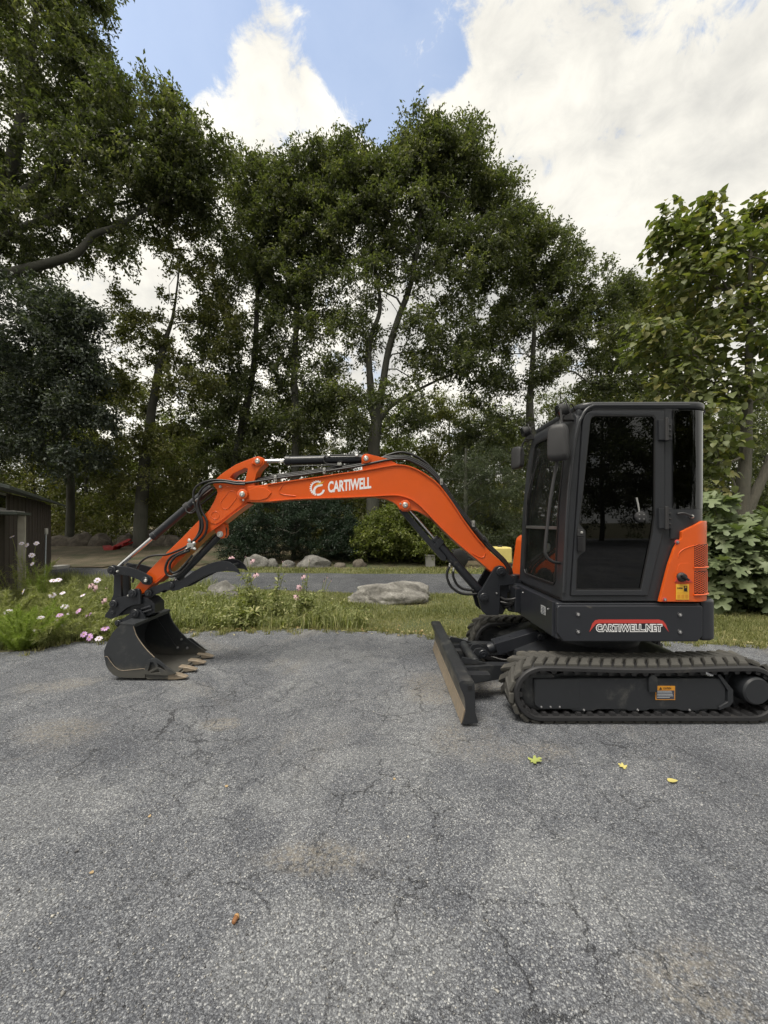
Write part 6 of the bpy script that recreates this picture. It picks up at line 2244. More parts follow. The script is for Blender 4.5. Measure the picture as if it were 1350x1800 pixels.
M['granite'] = stone_mat('grey_granite', (0.07, 0.067, 0.062), (0.17, 0.165, 0.152), (0.30, 0.29, 0.27))
M['palestone'] = stone_mat('pale_lichened_granite', (0.12, 0.115, 0.105), (0.26, 0.25, 0.23), (0.42, 0.41, 0.38))
M['brownstone'] = stone_mat('brown_fieldstone', (0.045, 0.038, 0.030), (0.10, 0.085, 0.068), (0.17, 0.15, 0.12))
M['shed'] = plain('dark_brown_siding', (0.058, 0.047, 0.042), .75, 3)
M['shedroof'] = plain('grey_green_roofing', (0.055, 0.065, 0.058), .7, 14)
M['wood'] = plain('weathered_wood', (0.34, 0.32, 0.28), .85, 12)
M['palewood'] = plain('pale_board', (0.36, 0.355, 0.34), .8, 10)
M['redmetal'] = plain('red_enamel', (0.24, 0.010, 0.010), .45, 9)
M['yellowtank'] = plain('yellow_plastic', (0.62, 0.52, 0.18), .5, 5, .1)
M['galv'] = plain('galvanised_steel', (0.36, 0.40, 0.45), .45, 20)
M['dead'] = plain('dry_brush', (0.16, 0.11, 0.07), .9, 10)


def boulder(name, label, px, py, rx, h, Y, mat, seed, flat=.8, cat='boulder', group=None, dep=.8, sub=4):
    """Stone whose foot is at (px, py); rx half width and h height in picture units."""
    s = Y / F
    x = (px - CX) * s
    z = float(hf(x, Y))
    bm = bmesh.new()
    bmesh.ops.create_icosphere(bm, subdivisions=sub, radius=1)
    rg = random.Random(seed)
    planes = [(Vector((rg.gauss(0, 1), rg.gauss(0, 1), rg.gauss(.3, .8))).normalized(), rg.uniform(.74, 1.0)) for _ in range(9)]
    for v in bm.verts:
        d = v.co.normalized()
        r = min([1.0] + [o / max(.05, d.dot(n)) for n, o in planes if d.dot(n) > .05])
        q = d * seed
        r *= 1 + .20 * mnoise.noise(d * 1.7 + Vector((seed, 0, 0))) + .08 * mnoise.noise(d * 5 + Vector((0, seed, 0))) + .02 * mnoise.noise(d * 15)
        v.co = d * r
        v.co.x *= rx * s * 1.12
        v.co.y *= rx * s * dep
        v.co.z = v.co.z * h * s * .86 + h * s * .10
    o = from_bm(name, bm, mat, None, 50)
    for v in o.data.vertices:
        v.co += Vector((x, Y, z))
    return tag(o, label, cat, group)


# shed: its long wall runs away from the flower bed towards the wood
SC0 = Vector((-10.4, 12.0))
SU, SV = Vector((.573, -.819)), Vector((-.819, -.573))


def shed_fn(u_, z_, t_):
    q_ = SC0 + SU * u_ + SV * t_
    return (q_.x, q_.y, z_)


shed = thing('shed', 'low dark brown shed with a thin roof edge at the left edge', 'shed', (SC0.x, SC0.y, 0))
wall = prism('long_wall', [(0, -.05), (7.4, -.05), (7.4, 2.06), (0, 2.06)], 0, .12, M['shed'], shed, 0.006, fn=shed_fn)
for k in range(18):
    prism('batten', [(.02 + k * .41, 0), (.045 + k * .41, 0), (.045 + k * .41, 2.05), (.02 + k * .41, 2.05)], -.010, .003, M['shed'], wall, 0.002, fn=shed_fn, seg=1)
prism('end_wall', [(.121, -.05), (3.0, -.05), (3.0, 3.0), (.121, 2.14)], .0, .12, M['shed'], shed, 0.006, fn=lambda a, b, t: shed_fn(t, b, a))


def roof_fn(u_, w_, t_):
    return shed_fn(u_, 2.03 + w_ + (t_ + .34) * .30, t_)


prism('roof', [(-.42, 0), (7.8, 0), (7.8, .055), (-.42, .055)], -.34, 3.3, M['shedroof'], shed, 0.006, fn=roof_fn)
win = prism('window', [(6.22, 1.73), (7.2, 1.73), (7.2, 2.05), (6.22, 2.05)], -.04, -.001, M['palewood'], shed, 0.004, fn=shed_fn)
prism('pane', [(6.29, 1.78), (7.13, 1.78), (7.13, 2.0), (6.29, 2.0)], -.046, -.041, M['glass_rear'], win, 0, fn=shed_fn)
prism('porch_roof', [(6.12, 1.655), (7.4, 1.655), (7.4, 1.70), (6.12, 1.70)], -.36, -.0015, M['shedroof'], shed, 0.004, fn=shed_fn)
prism('porch_flashing', [(6.3, 1.701), (7.3, 1.701), (7.3, 1.72), (6.3, 1.72)], -.30, -.05, M['palewood'], shed, 0.002, fn=shed_fn)
prism('porch_post', [(6.42, -.02), (6.52, -.02), (6.52, 1.654), (6.42, 1.654)], -.33, -.23, M['wood'], shed, 0.004, fn=shed_fn)

# marker stake
x, _, z = P(81, 932, 8.4)
stake = thing('marker_stake', 'thin metal stake with a grey cap standing in the flower bed before the shed', 'stake', (x, 8.4, 0))
cyl('rod', (x - .03, 8.4, -.02), (x, 8.4, z - .02), .014, M['galv'], stake, 10)
lathe('cap', (x, 8.4, z - .09), (x, 8.4, z + .04), [(0, .03), (.01, .036), (.11, .036), (.13, .028)], M['palewood'], stake, 14)
tag(prism('stone_slab', [(P(88, 990, 12.6)[0], 12.35), (P(109, 990, 12.6)[0], 12.4), (P(108, 990, 12.6)[0], 12.95), (P(89, 990, 12.6)[0], 12.9)], .0, .10, M['palewood'], None, .01, axis='z'), 'pale flat slab lying at the corner of the shed', 'slab')

# red implement among the stones
x, _, z = P(204, 968, 17.2)
zb = float(hf(x, 17.2))
red = thing('red_implement', 'red steel farm implement lying by the stones right of the shed', 'implement', (x, 17.2, zb))
prism('scoop', [(x - .48, zb + .22), (x - .40, zb + .0), (x - .02, zb + .02), (x + .05, zb + .20), (x - .10, zb + .16), (x - .30, zb + .12)], 17.0, 17.5, M['redmetal'], red, .012)
prism('drawbar', [(x - .08, zb + .08), (x + .62, zb + .42), (x + .66, zb + .50), (x + .56, zb + .52), (x - .10, zb + .20)], 17.15, 17.27, M['redmetal'], red, .01)
prism('drawbar', [(x - .02, zb + .06), (x + .60, zb + .30), (x + .60, zb + .37), (x - .04, zb + .14)], 17.36, 17.46, M['redmetal'], red, .01)
box('cross_plate', x + .30, x + .37, 17.12, 17.5, zb + .20, zb + .34, M['redmetal'], red, .008)

YR = 18.6
for i, (px, py, rx, h, lb) in enumerate(((108, 972, 22, 20, 'brown boulder nearest the shed in the left stone row'), (142, 972, 20, 26, 'domed brown boulder second from the shed'), (176, 974, 18, 22, 'brown boulder just left of the red implement'), (222, 974, 16, 22, 'brown boulder right behind the red implement'), (268, 976, 26, 28, 'large brown boulder right of the slim oak trunk'), (300, 978, 18, 20, 'brown boulder seen behind the bucket cylinder rod'))):
    boulder('boulder', lb, px, py, rx, h, YR, M['brownstone'], 60 + i, group='brown boulders by the wood', sub=3)
YW = 13.2
for i, (px, py, rx, h, lb) in enumerate(((449, 997, 20, 24, 'tall grey boulder right of the thumb tip, first of the grey row'), (478, 998, 10, 15, 'small pale boulder second in the grey row'), (507, 997, 12, 13, 'grey boulder third in the grey row'), (550, 996, 28, 20, 'long low grey boulder in the middle of the row under the boom'), (598, 996, 10, 9, 'small brownish boulder right of the long low one'), (632, 996, 12, 14, 'rightmost brownish boulder of the row, before the bright shrub'))):
    boulder('boulder', lb, px, py, rx, h, YW + .1 * (i % 2), M['granite'] if i < 4 else M['brownstone'], 80 + i, group='boulders along the verge', sub=3)
boulder('boulder', 'big flat grey boulder on the lawn between road and asphalt, under the boom', 688, 1056, 67, 40, 7.5, M['palestone'], 103, sub=5, dep=.55)
boulder('boulder', 'broken grey stone among the weeds under the thumb', 392, 1052, 27, 34, 7.6, M['granite'], 113, sub=4)
boulder('boulder', 'smaller grey stone in the weeds left of the broken one', 352, 1052, 16, 22, 7.4, M['granite'], 114, sub=3)

# things parked beyond the road
x, _, z = P(886, 968, 13.4)
tank = thing('yellow_tank', 'pale yellow plastic tank beyond the road, left of the cab', 'tank', (x, 13.6, 0))
box('tank_body', x - .36, x + .26, 13.3, 13.9, .10, .66, M['yellowtank'], tank, .06, 3)
cyl('filler_cap', (x - .1, 13.55, .65), (x - .1, 13.55, .72), .08, M['plastic'], tank, 16)
box('skid', x - .38, x + .28, 13.28, 13.92, -.02, .10, M['plastic'], tank, .01)
x, _, z = P(824, 978, 13.0)
imp = thing('trailed_implement', 'dark wheeled implement parked beyond the road behind the boom cylinder', 'implement', (x, 13.2, 0))
for yy in (12.95, 13.55):
    lathe('wheel', (x - .32, yy, .30), (x - .32, yy + .14, .30), [(0, .10), (.0, .24), (.02, .30), (.12, .30), (.14, .24), (.14, .10)], M['seal'], imp, 24)
box('frame', x - .30, x + .62, 13.08, 13.16, .22, .30, M['plastic'], imp, .01)
box('frame', x - .30, x + .62, 13.42, 13.50, .22, .30, M['plastic'], imp, .01)
for k in range(4):
    box('cross_bar', x - .15 + k * .22, x - .10 + k * .22, 13.0, 13.6, .301, .36, M['plastic'], imp, .006)
prism('gear_case', [(x - .5, .30), (x - .2, .28), (x - .12, .5), (x - .25, .62), (x - .46, .55)], 13.17, 13.41, M['plastic'], imp, .02)
x, _, z = P(757, 980, 13.3)
wbx = thing('white_crate', 'small white box standing at the foot of the bright shrub', 'box', (x, 13.3, 0))
box('box_body', x - .17, x + .14, 13.2, 13.5, -.01, .36, M['palewood'], wbx, .012)
box('lid', x - .185, x + .155, 13.185, 13.515, .362, .40, M['palewood'], wbx, .008)

# ------------------------------------------------------------------ grass and flowers
GRASS = leaf_mat('grass_blades', (0.12, 0.135, 0.045), (0.21, 0.215, 0.085), (0.38, 0.33, 0.18), trans=.25, rough=.6)
WEED = leaf_mat('weed_leaves', (0.12, 0.14, 0.052), (0.225, 0.25, 0.10), (0.40, 0.38, 0.19), trans=.25)
FERN = leaf_mat('cosmos_foliage', (0.16, 0.18, 0.07), (0.28, 0.30, 0.125), (0.42, 0.42, 0.20), trans=.3)
FENN = leaf_mat('fennel_foliage', (0.13, 0.18, 0.03), (0.22, 0.29, 0.055), (0.30, 0.36, 0.09), trans=.3)
PET_W = plain('white_petals', (0.66, 0.60, 0.70), .6, 20, .06)
PET_P = plain('lilac_petals', (0.56, 0.33, 0.60), .6, 20, .12)
PET_D = plain('faded_pink_petals', (0.56, 0.36, 0.40), .65, 20, .2)
CONE = plain('dark_cone', (0.030, 0.016, 0.010), .9, 60)
EYEY = plain('yellow_eye', (0.62, 0.42, 0.05), .8, 60)


def blades(X, Y, Z, h, w, rng, lean=.5, tip=.0):
    """Single bent blades: three triangles-worth strip reduced to two faces (quad + tip as degenerate quads)."""
    n = len(X)
    a = rng.uniform(0, 2 * np.pi, n)
    d = np.stack([np.cos(a), np.sin(a), np.zeros(n)], 1)
    s = np.stack([-np.sin(a), np.cos(a), np.zeros(n)], 1)
    ln = np.abs(rng.normal(0, lean, n))
    base = np.stack([X, Y, Z], 1)
    mid = base + np.array([0, 0, 1]) * (h * .6)[:, None] + d * (h * ln * .35)[:, None]
    tipp = base + np.array([0, 0, 1]) * (h * np.maximum(.25, 1 - .35 * ln))[:, None] + d * (h * ln)[:, None]
    V = np.stack([base - s * (w / 2)[:, None], base + s * (w / 2)[:, None], mid + s * (w * .42)[:, None], mid - s * (w * .42)[:, None], tipp], 1)
    idx = np.arange(n)[:, None] * 5
    q = np.concatenate([idx + np.array([[0, 1, 2]]), idx + np.array([[0, 2, 3]]), idx + np.array([[3, 2, 4]])], 1)
    return V.reshape(-1, 3), q.reshape(-1)


rg = np.random.default_rng(21)


def scatter(n, x0, x1, y0, y1, allow, deny=()):
    X = rg.uniform(x0, x1, n)
    Y = rg.uniform(y0, y1, n)
    k = inside(np.array(allow), X, Y)
    for d_ in deny:
        k &= ~inside(np.array(d_), X, Y)
    return X[k], Y[k]


def seen(X, Y, m=60):
    px = X / Y * F + CX
    return (px > -m) & (px < 1350 + m)


# mown lawn
parts_V, parts_F, parts_T, off = [], [], [], 0
for n, x0, x1, y0, y1, hh, ww in ((120000, -5, 9, 4.6, 6.4, .045, .006), (60000, -6, 10, 6.4, 8.6, .05, .008), (26000, -9, 14, 11.2, 13.2, .07, .014)):
    X, Y = scatter(n, x0, x1, y0, y1, LAWNP, (LOTP, ROADP))
    k = seen(X, Y)
    X, Y = X[k], Y[k]
    # thin out towards the asphalt edge and in bare spots
    bare = np.array([mnoise.noise(Vector((a * 1.3, b * 1.3, 4))) for a, b in zip(X, Y)])
    k = rg.random(len(X)) < np.clip(.85 + bare * .9, .15, 1)
    X, Y, bare = X[k], Y[k], bare[k]
    h = hh * rg.uniform(.5, 1.5, len(X)) * (1 + .5 * bare)
    V, Fq = blades(X, Y, hf(X, Y), h, ww * rg.uniform(.7, 1.2, len(X)), rg, .55)
    parts_V.append(V)
    parts_F.append(Fq + off)
    off += len(V)
    t = np.clip(rg.normal(.45, .18, len(X)) + np.where(Y < 5.6, .18, 0) * rg.random(len(X)) - bare * .5, 0, 1)
    parts_T.append(np.repeat(t, 3))
tag(link('lawn_grass', np_mesh('lawn_grass', np.concatenate(parts_V), np.concatenate(parts_F), 3, GRASS, np.concatenate(parts_T))), 'short mown grass of the lawn strips', 'grass', kind='stuff')

# rough weeds between the asphalt and the road, left half
BED = [(-4.3, 4.85), (-3.5, 5.1), (-2.9, 5.42), (-2.2, 5.5), (-1.0, 5.55), (-.25, 5.5), (-.3, 6.2), (-1.2, 6.9), (-2.0, 7.6), (-3.6, 8.3), (-6.5, 9.6), (-9, 10.2), (-9, 6), (-6.0, 4.5), (-4.6, 4.6)]
X, Y = scatter(85000, -9, 0, 4.5, 10, BED, (LOTP, ROADP))
k = seen(X, Y)
X, Y = X[k], Y[k]
tall = np.array([.5 + .9 * mnoise.noise(Vector((a * 1.7, b * 1.7, 8))) for a, b in zip(X, Y)])
h = np.clip(.06 + .16 * tall + .10 * (X < -3.0), .04, .42) * rg.uniform(.5, 1.5, len(X))
V, Fq = blades(X, Y, hf(X, Y), h, .007 + .004 * rg.random(len(X)), rg, .5)
t = np.repeat(np.clip(rg.normal(.5, .2, len(X)) - .1 * tall, 0, 1), 3)
tag(link('weed_grass', np_mesh('weed_grass', V, Fq, 3, WEED, t)), 'rough weedy grass between the asphalt and the road', 'weeds', kind='stuff')
# stray grass creeping over the crumbling edge of the lot
Xe = rg.uniform(-4.2, 8.5, 260)
Ye = np.interp(Xe, [-4.2, -2.96, -.94, .73, 2.2, 4.6, 7, 9], [4.7, 5.3, 5.46, 5.15, 5.05, 4.75, 4.7, 4.8]) - np.abs(rg.normal(0, .10, 260)) + .06
Xe, Ye = np.repeat(Xe, 22), np.repeat(Ye, 22)
Xe, Ye = Xe + rg.normal(0, .03, len(Xe)), Ye + rg.normal(0, .03, len(Ye))
V, Fq = blades(Xe, Ye, np.full(len(Xe), -.004), rg.uniform(.02, .10, len(Xe)), .005 + .003 * rg.random(len(Xe)), rg, .6)
tag(link('edge_grass', np_mesh('edge_grass', V, Fq, 3, GRASS, np.repeat(np.clip(rg.normal(.55, .2, len(Xe)), 0, 1), 3))), 'stray grass creeping over the edge of the asphalt', 'grass', kind='stuff')
# small broad leaves among it
X, Y = scatter(1500, -8, 0, 4.6, 9, BED, (LOTP, ROADP))
cu_ = np.stack([X, Y, hf(X, Y) + .05 + .14 * rg.random(len(X))], 1)
V, Fq, tint = foliage(cu_, np.array([-3, 7, -1.]), rg, twigs=4, per=6, rc=.12, size=.05, spread=.03, width=.45)
tag(link('weed_leaves', np_mesh('weed_leaves', V, Fq, 4, WEED, tint)), 'small-leaved weeds growing through the rough grass', 'weeds', kind='stuff')


def threads(stems, rng, n_per, length, width, up=.3):
    """Thread-like leaflets along stems (list of point lists)."""
    V, F_ = [], []
    pos, dr = [], []
    for st in stems:
        st = np.array(st)
        k = rng.integers(1, len(st), n_per)
        t = rng.random((n_per, 1))
        p = st[k - 1] * (1 - t) + st[k] * t
        pos.append(p)
        dr.append(unit(rng.normal(size=(n_per, 3)) + unit(st[k] - st[k - 1]) * .8 + np.array([0, 0, up])))
    pos, dr = np.concatenate(pos), np.concatenate(dr)
    n = len(pos)
    s = unit(np.cross(dr, rng.normal(size=(n, 3))))
    L_ = (length * rng.uniform(.5, 1.4, n))[:, None]
    w = width
    Vx = np.stack([pos - s * w, pos + s * w, pos + dr * L_], 1).reshape(-1, 3)
    return Vx, np.arange(len(Vx), dtype=np.int32), np.clip(rng.normal(.5, .2, n), 0, 1)


def stem_pts(base, tip, bend, n=6):
    b, t = np.array(base), np.array(tip)
    c = (b + t) / 2 + np.array([0, 0, np.linalg.norm(t - b) * .18]) + bend
    return [(1 - u) ** 2 * b + 2 * u * (1 - u) * c + u * u * t for u in np.linspace(0, 1, n)]


def petal_mesh(name, petals, r, mat_p, mat_c, droop=.1, cone=.012, pw=.42):
    bm = bmesh.new()
    for k in range(petals):
        a = 2 * math.pi * k / petals + .1 * math.sin(k * 3.3)
        d = Vector((math.cos(a), math.sin(a), 0))
        s = Vector((-math.sin(a), math.cos(a), 0))
        rr = r * (1 + .12 * math.sin(k * 5.1))
        v = [bm.verts.new(q) for q in (d * .006, d * rr * .55 + s * rr * pw * .5 - Vector((0, 0, droop * r * .2)), d * rr * .96 + s * rr * pw * .32 - Vector((0, 0, droop * r)), d * rr * .90 - Vector((0, 0, droop * r * .9)), d * rr * .96 - s * rr * pw * .32 - Vector((0, 0, droop * r)), d * rr * .55 - s * rr * pw * .5 - Vector((0, 0, droop * r * .2)))]
        bm.faces.new(v).material_index = 0
    n0 = len(bm.faces)
    add_lathe(bm, (0, 0, -.004), (0, 0, 1), [(0, r * .15), (cone * .5, r * .18), (cone, r * .12), (cone * 1.25, r * .04)], 8)
    bm.faces.ensure_lookup_table()
    for f in bm.faces[n0:]:
        f.material_index = 1
    me = bpy.data.meshes.new(name)
    bm.to_mesh(me)
    bm.free()
    me.materials.append(mat_p)
    me.materials.append(mat_c)
    finish(me, 0)
    return me


FL = {'w': petal_mesh('flower', 8, .048, PET_W, EYEY, .16, .010, .50), 'p': petal_mesh('flower', 8, .052, PET_P, EYEY, .14, .010, .52), 'c': petal_mesh('flower', 13, .058, PET_D, CONE, .55, .028, .26), 'k': petal_mesh('flower', 5, .022, PET_D, CONE, .9, .030, .2)}


def flower_plant(name, label, cat, base, heads, foliage_mat, n_stems, height, spread_, n_thr, seed, thr_len=.07, thr_w=.0036, broad=False, group=None):
    rgp = np.random.default_rng(seed)
    b = np.array([base[0], base[1], float(hf(base[0], base[1]))])
    root = thing(name, label, cat, tuple(b), group)
    stems = []
    for k in range(n_stems):
        a = rgp.uniform(0, 2 * np.pi)
        rr = spread_ * math.sqrt(rgp.random())
        stems.append(stem_pts(b + np.array([math.cos(a), math.sin(a), 0]) * rr * .25, b + np.array([math.cos(a) * rr, math.sin(a) * rr, height * rgp.uniform(.45, 1.0)]), rgp.normal(size=3) * .04))
    fl_stems = []
    for hx_, hy_, hz_, kind in heads:
        bb = b + np.array([rgp.normal() * .06, rgp.normal() * .06, 0])
        fl_stems.append(stem_pts(bb, (hx_, hy_, hz_), rgp.normal(size=3) * .03, 8))
    bm = bmesh.new()
    for st in stems + fl_stems:
        add_tube(bm, [Vector(q) for q in st], [.004] * (len(st) - 1) + [.0022], 4, False)
    me = bpy.data.meshes.new('stems')
    bm.to_mesh(me)
    bm.free()
    at = me.attributes.new('rnd', 'FLOAT', 'FACE')
    at.data.foreach_set('value', [.55] * len(me.polygons))
    me.materials.append(foliage_mat)
    tag(link('stems', me, None, root), kind='stuff')
    if broad:
        allst = stems + [s[:6] for s in fl_stems]
        pos, dr = [], []
        for st in allst:
            st = np.array(st)
            k = rgp.integers(1, len(st), n_thr)
            t = rgp.random((n_thr, 1))
            pos.append(st[k - 1] * (1 - t) + st[k] * t)
            dr.append(rgp.normal(size=(n_thr, 3)) * np.array([1, 1, .4]) + np.array([0, 0, .25]))
        pos, dr = np.concatenate(pos), np.concatenate(dr)
        V, Fq = leaf_array(pos, dr, rgp.normal(size=pos.shape) * .4 + np.array([0, 0, 1.]), thr_len * rgp.uniform(.5, 1.3, len(pos)), .30, .3, .25)
        fo = link('leaves', np_mesh('leaves', V, Fq, 4, foliage_mat, np.clip(rgp.normal(.5, .2, len(pos)), 0, 1)), None, root)
    else:
        V, Fq, T = threads(stems + [s[:6] for s in fl_stems], rgp, n_thr, thr_len, thr_w)
        fo = link('leaves', np_mesh('leaves', V, Fq, 3, foliage_mat, T), None, root)
    tag(fo, kind='stuff')
    for (hx_, hy_, hz_, kind) in heads:
        o = place('flower', FL[kind], root, (hx_, hy_, hz_), (R(rgp.uniform(25, 75)) if kind != 'k' else R(rgp.uniform(0, 30)), 0, R(rgp.uniform(-50, 50))), None)
        s_ = rgp.uniform(.8, 1.1)
        o.scale = (s_, s_, s_)
    return root


def H(px, py, Y, k):
    x, y, z = P(px, py, Y)
    return (x, y, z, k)


COS = 'cosmos in the flower bed'
flower_plant('cosmos_plant', 'tall white cosmos at the left edge, its flowers before the shed wall', 'flower', (-6.2, 6.6), [H(21, 943, 6.4, 'w'), H(38, 955, 6.4, 'w'), H(47, 958, 6.3, 'w'), H(64, 955, 6.3, 'w'), H(56, 991, 6.2, 'w')], FERN, 18, .95, .5, 156, 1, .09, group=COS)
flower_plant('cosmos_plant', 'cosmos with one large white bloom just right of the marker stake', 'flower', (-5.0, 5.9), [H(94, 1020, 5.7, 'w'), H(92, 1046, 5.6, 'w'), H(103, 1019, 5.7, 'w')], FERN, 21, .62, .5, 195, 2, .085, group=COS)
flower_plant('cosmos_plant', 'cosmos with small white blooms in the middle of the bed', 'flower', (-4.5, 5.6), [H(114, 1066, 5.3, 'w'), H(124, 1078, 5.2, 'w'), H(145, 1046, 5.5, 'w'), H(110, 1042, 5.5, 'w')], FERN, 24, .5, .5, 195, 3, .08, group=COS)
flower_plant('cosmos_plant', 'lilac cosmos leaning over the asphalt edge, left of the bucket', 'flower', (-4.2, 5.25), [H(105, 1081, 5.0, 'p'), H(97, 1093, 4.95, 'p'), H(137, 1074, 5.15, 'p'), H(155, 1080, 5.15, 'p'), H(115, 1098, 5.0, 'w')], FERN, 24, .42, .5, 195, 4, .075, group=COS)
flower_plant('cosmos_plant', 'low lilac cosmos sprawling nearest the bucket', 'flower', (-3.75, 5.15), [H(147, 1115, 4.85, 'p'), H(157, 1120, 4.85, 'p'), H(185, 1104, 4.95, 'p'), H(174, 1122, 4.8, 'w')], FERN, 21, .30, .45, 169, 5, .07, group=COS)
flower_plant('cosmos_plant', 'low pale cosmos spilling onto the asphalt right of the feathery clump', 'flower', (-4.25, 4.85), [H(86, 1110, 4.75, 'p'), H(56, 1110, 4.8, 'w'), H(72, 1085, 4.9, 'w')], FERN, 21, .34, .42, 195, 6, .075, group=COS)
flower_plant('cosmos_plant', 'leafy cosmos at the left edge behind the feathery clump', 'flower', (-5.3, 5.3), [H(15, 1075, 5.1, 'w'), H(40, 1040, 5.4, 'w')], FERN, 27, .58, .55, 221, 7, .085, group=COS)
flower_plant('cosmos_plant', 'feathery cosmos without blooms in front of the stone slab', 'flower', (-5.6, 6.6), [], FERN, 27, .62, .6, 195, 8, .085, group=COS)
flower_plant('fennel_clump', 'bright green feathery clump at the left edge by the asphalt', 'plant', (-4.42, 4.72), [], FENN, 60, .50, .46, 300, 9, .06, .0026)
flower_plant('fennel_clump', 'small bright feathery tuft rising before the shed wall', 'plant', (-5.6, 6.3), [H(56, 976, 6.2, 'w')], FENN, 12, .92, .22, 160, 10, .07, .0025)
flower_plant('coneflower_plant', 'faded coneflowers right of the cosmos, left of the quick coupler', 'flower', (-4.1, 5.7), [H(165, 1034, 5.5, 'c'), H(160, 1028, 5.6, 'c'), H(181, 1055, 5.4, 'c'), H(171, 1020, 5.6, 'w'), H(187, 1033, 5.5, 'k')], WEED, 10, .42, .3, 30, 11, .09, broad=True)
flower_plant('coneflower_plant', 'coneflowers with drooping petals at the tip of the thumb', 'flower', (-2.15, 6.1), [H(406, 979, 6.0, 'c'), H(432, 978, 6.0, 'k'), H(442, 985, 6.0, 'c'), H(449, 1009, 5.9, 'c'), H(428, 990, 6.0, 'k')], WEED, 9, .5, .25, 34, 12, .10, broad=True)
flower_plant('coneflower_plant', 'seeding coneflowers in the middle of the weeds under the boom', 'flower', (-1.7, 5.9), [H(497, 986, 5.9, 'k'), H(503, 992, 5.9, 'k'), H(490, 996, 5.9, 'k')], WEED, 7, .5, .18, 28, 13, .09, broad=True)
flower_plant('coneflower_plant', 'pink coneflowers left of the big flat boulder', 'flower', (-1.2, 5.9), [H(544, 985, 5.9, 'k'), H(532, 1013, 5.8, 'c'), H(527, 1033, 5.8, 'c'), H(522, 1048, 5.7, 'c'), H(538, 1000, 5.9, 'k')], WEED, 9, .48, .22, 30, 14, .09, broad=True)
flower_plant('coneflower_plant', 'coneflower stems leaning right towards the big flat boulder', 'flower', (-1.0, 5.85), [H(575, 1014, 5.8, 'k'), H(570, 1020, 5.8, 'k'), H(582, 1020, 5.8, 'k')], WEED, 5, .34, .2, 22, 15, .08, broad=True)
flower_plant('broadleaf_weed', 'low broad-leaved weed at the asphalt edge right of the bucket', 'weed', (-2.05, 5.6), [], WEED, 9, .26, .2, 26, 16, .12, broad=True)
flower_plant('broadleaf_weed', 'upright leafy weed below the thumb tip', 'weed', (-2.2, 5.8), [], WEED, 6, .52, .14, 32, 17, .12, broad=True)
flower_plant('broadleaf_weed', 'small leafy weed between the bucket and the coneflowers', 'weed', (-2.8, 5.7), [], WEED, 8, .24, .24, 26, 18, .10, broad=True)


def grass_tuft(label, x, y, n, h, sp, seed):
    rgp = np.random.default_rng(seed)
    X = x + rgp.normal(0, sp * .35, n)
    Y = y + rgp.normal(0, sp * .35, n)
    V, Fq = blades(X, Y, hf(X, Y), h * rgp.uniform(.5, 1.15, n), .008 + .005 * rgp.random(n), rgp, .75)
    return tag(link('grass_tuft', np_mesh('grass_tuft', V, Fq, 3, WEED, np.repeat(np.clip(rgp.normal(.6, .2, n), 0, 1), 3))), label, 'grass', 'tufts of long grass')


grass_tuft('arching tuft of long grass at the asphalt edge, under the lettering on the boom', -1.05, 5.7, 260, .30, .35, 1)
grass_tuft('arching tuft of long grass beside the first, nearer the big boulder', -.62, 5.68, 220, .28, .34, 2)
grass_tuft('loose tuft of grass at the asphalt edge left of the coneflowers', -1.55, 5.6, 140, .22, .3, 3)

# ------------------------------------------------------------------ litter on the asphalt
LEAFY = plain('yellow_fallen_leaf', (0.50, 0.44, 0.15), .6, 40, .2)
LEAFG = plain('yellow_green_fallen_leaf', (0.30, 0.34, 0.10), .6, 40, .3)
LEAFB = plain('tan_fallen_leaf', (0.36, 0.26, 0.14), .7, 40, .25)


def fallen(name, label, px, py, size, mat, rz, outline=LOBED, curl=.35):
    Y = EYE * F / (py - CY)
    x = (px - CX) / F * Y
    me = leaf_shape(name, outline, mat, .5, curl * .6, -.10)
    o = link(name, me, mat)
    o.location = (x, Y, .004)
    o.scale = (size, size, size)
    o.rotation_euler = (R(4), R(-6), rz)
    return tag(o, label, 'leaf')


fallen('fallen_leaf', 'yellow-green lobed leaf, largest on the asphalt before the track', 932, 1341, .085, LEAFG, R(-75))
fallen('fallen_leaf', 'small pale yellow leaf right of the green one', 1102, 1352, .05, LEAFY, R(40))
fallen('fallen_leaf', 'yellow leaf farthest right on the asphalt', 1174, 1374, .055, LEAFY, R(-100), HEART)
fallen('fallen_leaf', 'tan leaf scrap on the left of the asphalt', 262, 1438, .018, LEAFB, R(10), HEART)
fallen('fallen_leaf', 'tiny tan leaf scrap in the middle of the asphalt', 400, 1384, .020, LEAFB, R(70), HEART)
fallen('fallen_leaf', 'tan leaf scrap near the lower left of the asphalt', 165, 1534, .018, LEAFB, R(120), HEART)
fallen('fallen_leaf', 'pale leaf scrap left of the blade on the asphalt', 694, 1372, .018, LEAFB, R(20), HEART)
Y = EYE * F / (1626 - CY)
x = (410 - CX) / F * Y
ac = thing('acorn', 'brown acorn lying on the asphalt in the lower left', 'acorn', (x, Y, 0))
lathe('nut', (x, Y - .004, .009), (x + .006, Y + .03, .010), [(0, .002), (.003, .007), (.012, .0095), (.022, .009), (.026, .004)], plain('acorn_brown', (.22, .10, .04), .35, 30), ac, 14)
lathe('cap', (x + .0042, Y + .019, .0098), (x + .006, Y + .03, .010), [(0, .0102), (.004, .0108), (.010, .007), (.012, .002)], plain('acorn_cap', (.42, .25, .11), .8, 60), ac, 14)
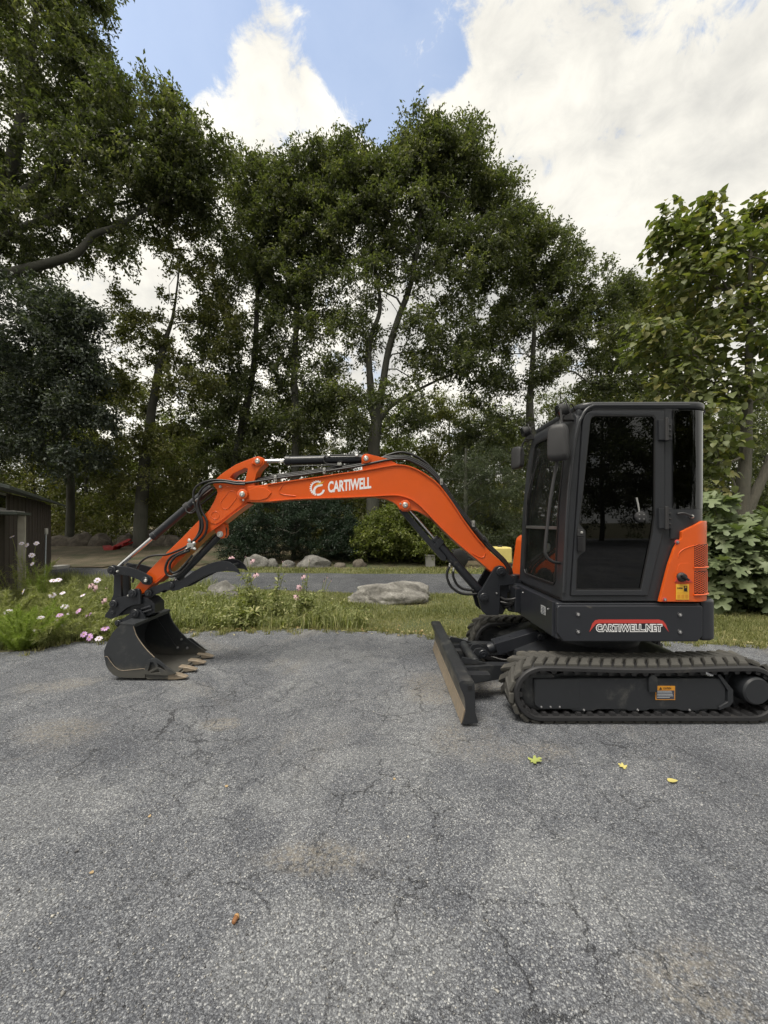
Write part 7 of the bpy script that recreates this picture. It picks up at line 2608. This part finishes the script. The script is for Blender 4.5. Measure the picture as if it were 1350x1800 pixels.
# leaf litter swept to the edge of the lot
X = np.concatenate([rg.uniform(-3.4, 1.0, 190), rg.uniform(4.2, 6.5, 30)])
Y = np.interp(X, [-4, -2.96, -.94, .73, 2.2, 4.6, 7], [4.9, 5.38, 5.52, 5.2, 5.1, 4.8, 4.75]) + rg.normal(0, .10, len(X)) + .03
V, Fq = leaf_array(np.stack([X, Y, np.maximum(hf(X, Y), 0) + .012], 1), rg.normal(size=(len(X), 3)) * np.array([1, 1, .15]), rg.normal(size=(len(X), 3)) * .3 + np.array([0, 0, 1.]), rg.uniform(.03, .08, len(X)), .5, .5, -.1)
LITTER = leaf_mat('leaf_litter', (.20, .13, .06), (.36, .27, .14), (.5, .45, .25), trans=.1)
tag(link('leaf_litter', np_mesh('leaf_litter', V, Fq, 4, LITTER, rg.random(len(X)))), 'dry leaf litter along the edge of the asphalt', 'leaf litter', kind='stuff')


# loose grit and chips on the asphalt
def pebbles(name, X, Y, S, mat, rng):
    n = len(X)
    base = np.array([[1, 0, 0], [-1, 0, 0], [0, 1, 0], [0, -1, 0], [0, 0, 1], [0, 0, -1.]])
    f = np.array([[0, 2, 4], [2, 1, 4], [1, 3, 4], [3, 0, 4], [2, 0, 5], [1, 2, 5], [3, 1, 5], [0, 3, 5]])
    V = base[None] * rng.uniform(.55, 1.2, (n, 6, 1)) * np.array([1, .8, .55]) + rng.normal(size=(n, 6, 3)) * .18
    a = rng.uniform(0, 6.28, n)
    c, s = np.cos(a)[:, None], np.sin(a)[:, None]
    V = np.stack([V[:, :, 0] * c - V[:, :, 1] * s, V[:, :, 0] * s + V[:, :, 1] * c, V[:, :, 2]], 2) * S[:, None, None]
    V += np.stack([X, Y, S * .30], 1)[:, None]
    Fq = (f[None] + (np.arange(n) * 6)[:, None, None]).reshape(-1)
    return np_mesh(name, V.reshape(-1, 3), Fq, 3, mat, np.repeat(rng.random(n), 8))


m, nt, b = new_mat('grit')
at = node(nt, 'ShaderNodeAttribute', attribute_name='rnd')
nt.links.new(ramp_node(nt, at.outputs['Fac'], [(0.0, (.05, .05, .055)), (.45, (.13, .13, .135)), (.8, (.24, .235, .225)), (1.0, (.50, .48, .43))]), b.inputs['Base Color'])
setin(b, Roughness=.85)
M['grit'] = m
n = 26000
Yp = 1.0 + 4.6 * rg.random(n) ** 1.25
Xp = (rg.uniform(-80, 1430, n) - CX) / F * Yp
k = inside(np.array(LOTP), Xp, Yp)
Xp, Yp = Xp[k], Yp[k]
dens = np.array([mnoise.noise(Vector((a * .9, b * .9, 2))) + .5 * mnoise.noise(Vector((a * 3, b * 3, 6))) for a, b in zip(Xp, Yp)])
k = rg.random(len(Xp)) < np.clip(.45 + dens * 1.1, .06, 1)
Xp, Yp = Xp[k], Yp[k]
S = .0026 + .0032 * rg.random(len(Xp)) ** 3 + np.where(rg.random(len(Xp)) < .012, .004, 0)
tag(link('loose_grit', pebbles('loose_grit', Xp, Yp, S, M['grit'], rg)), 'loose stone chips lying on the asphalt', 'grit', kind='stuff')
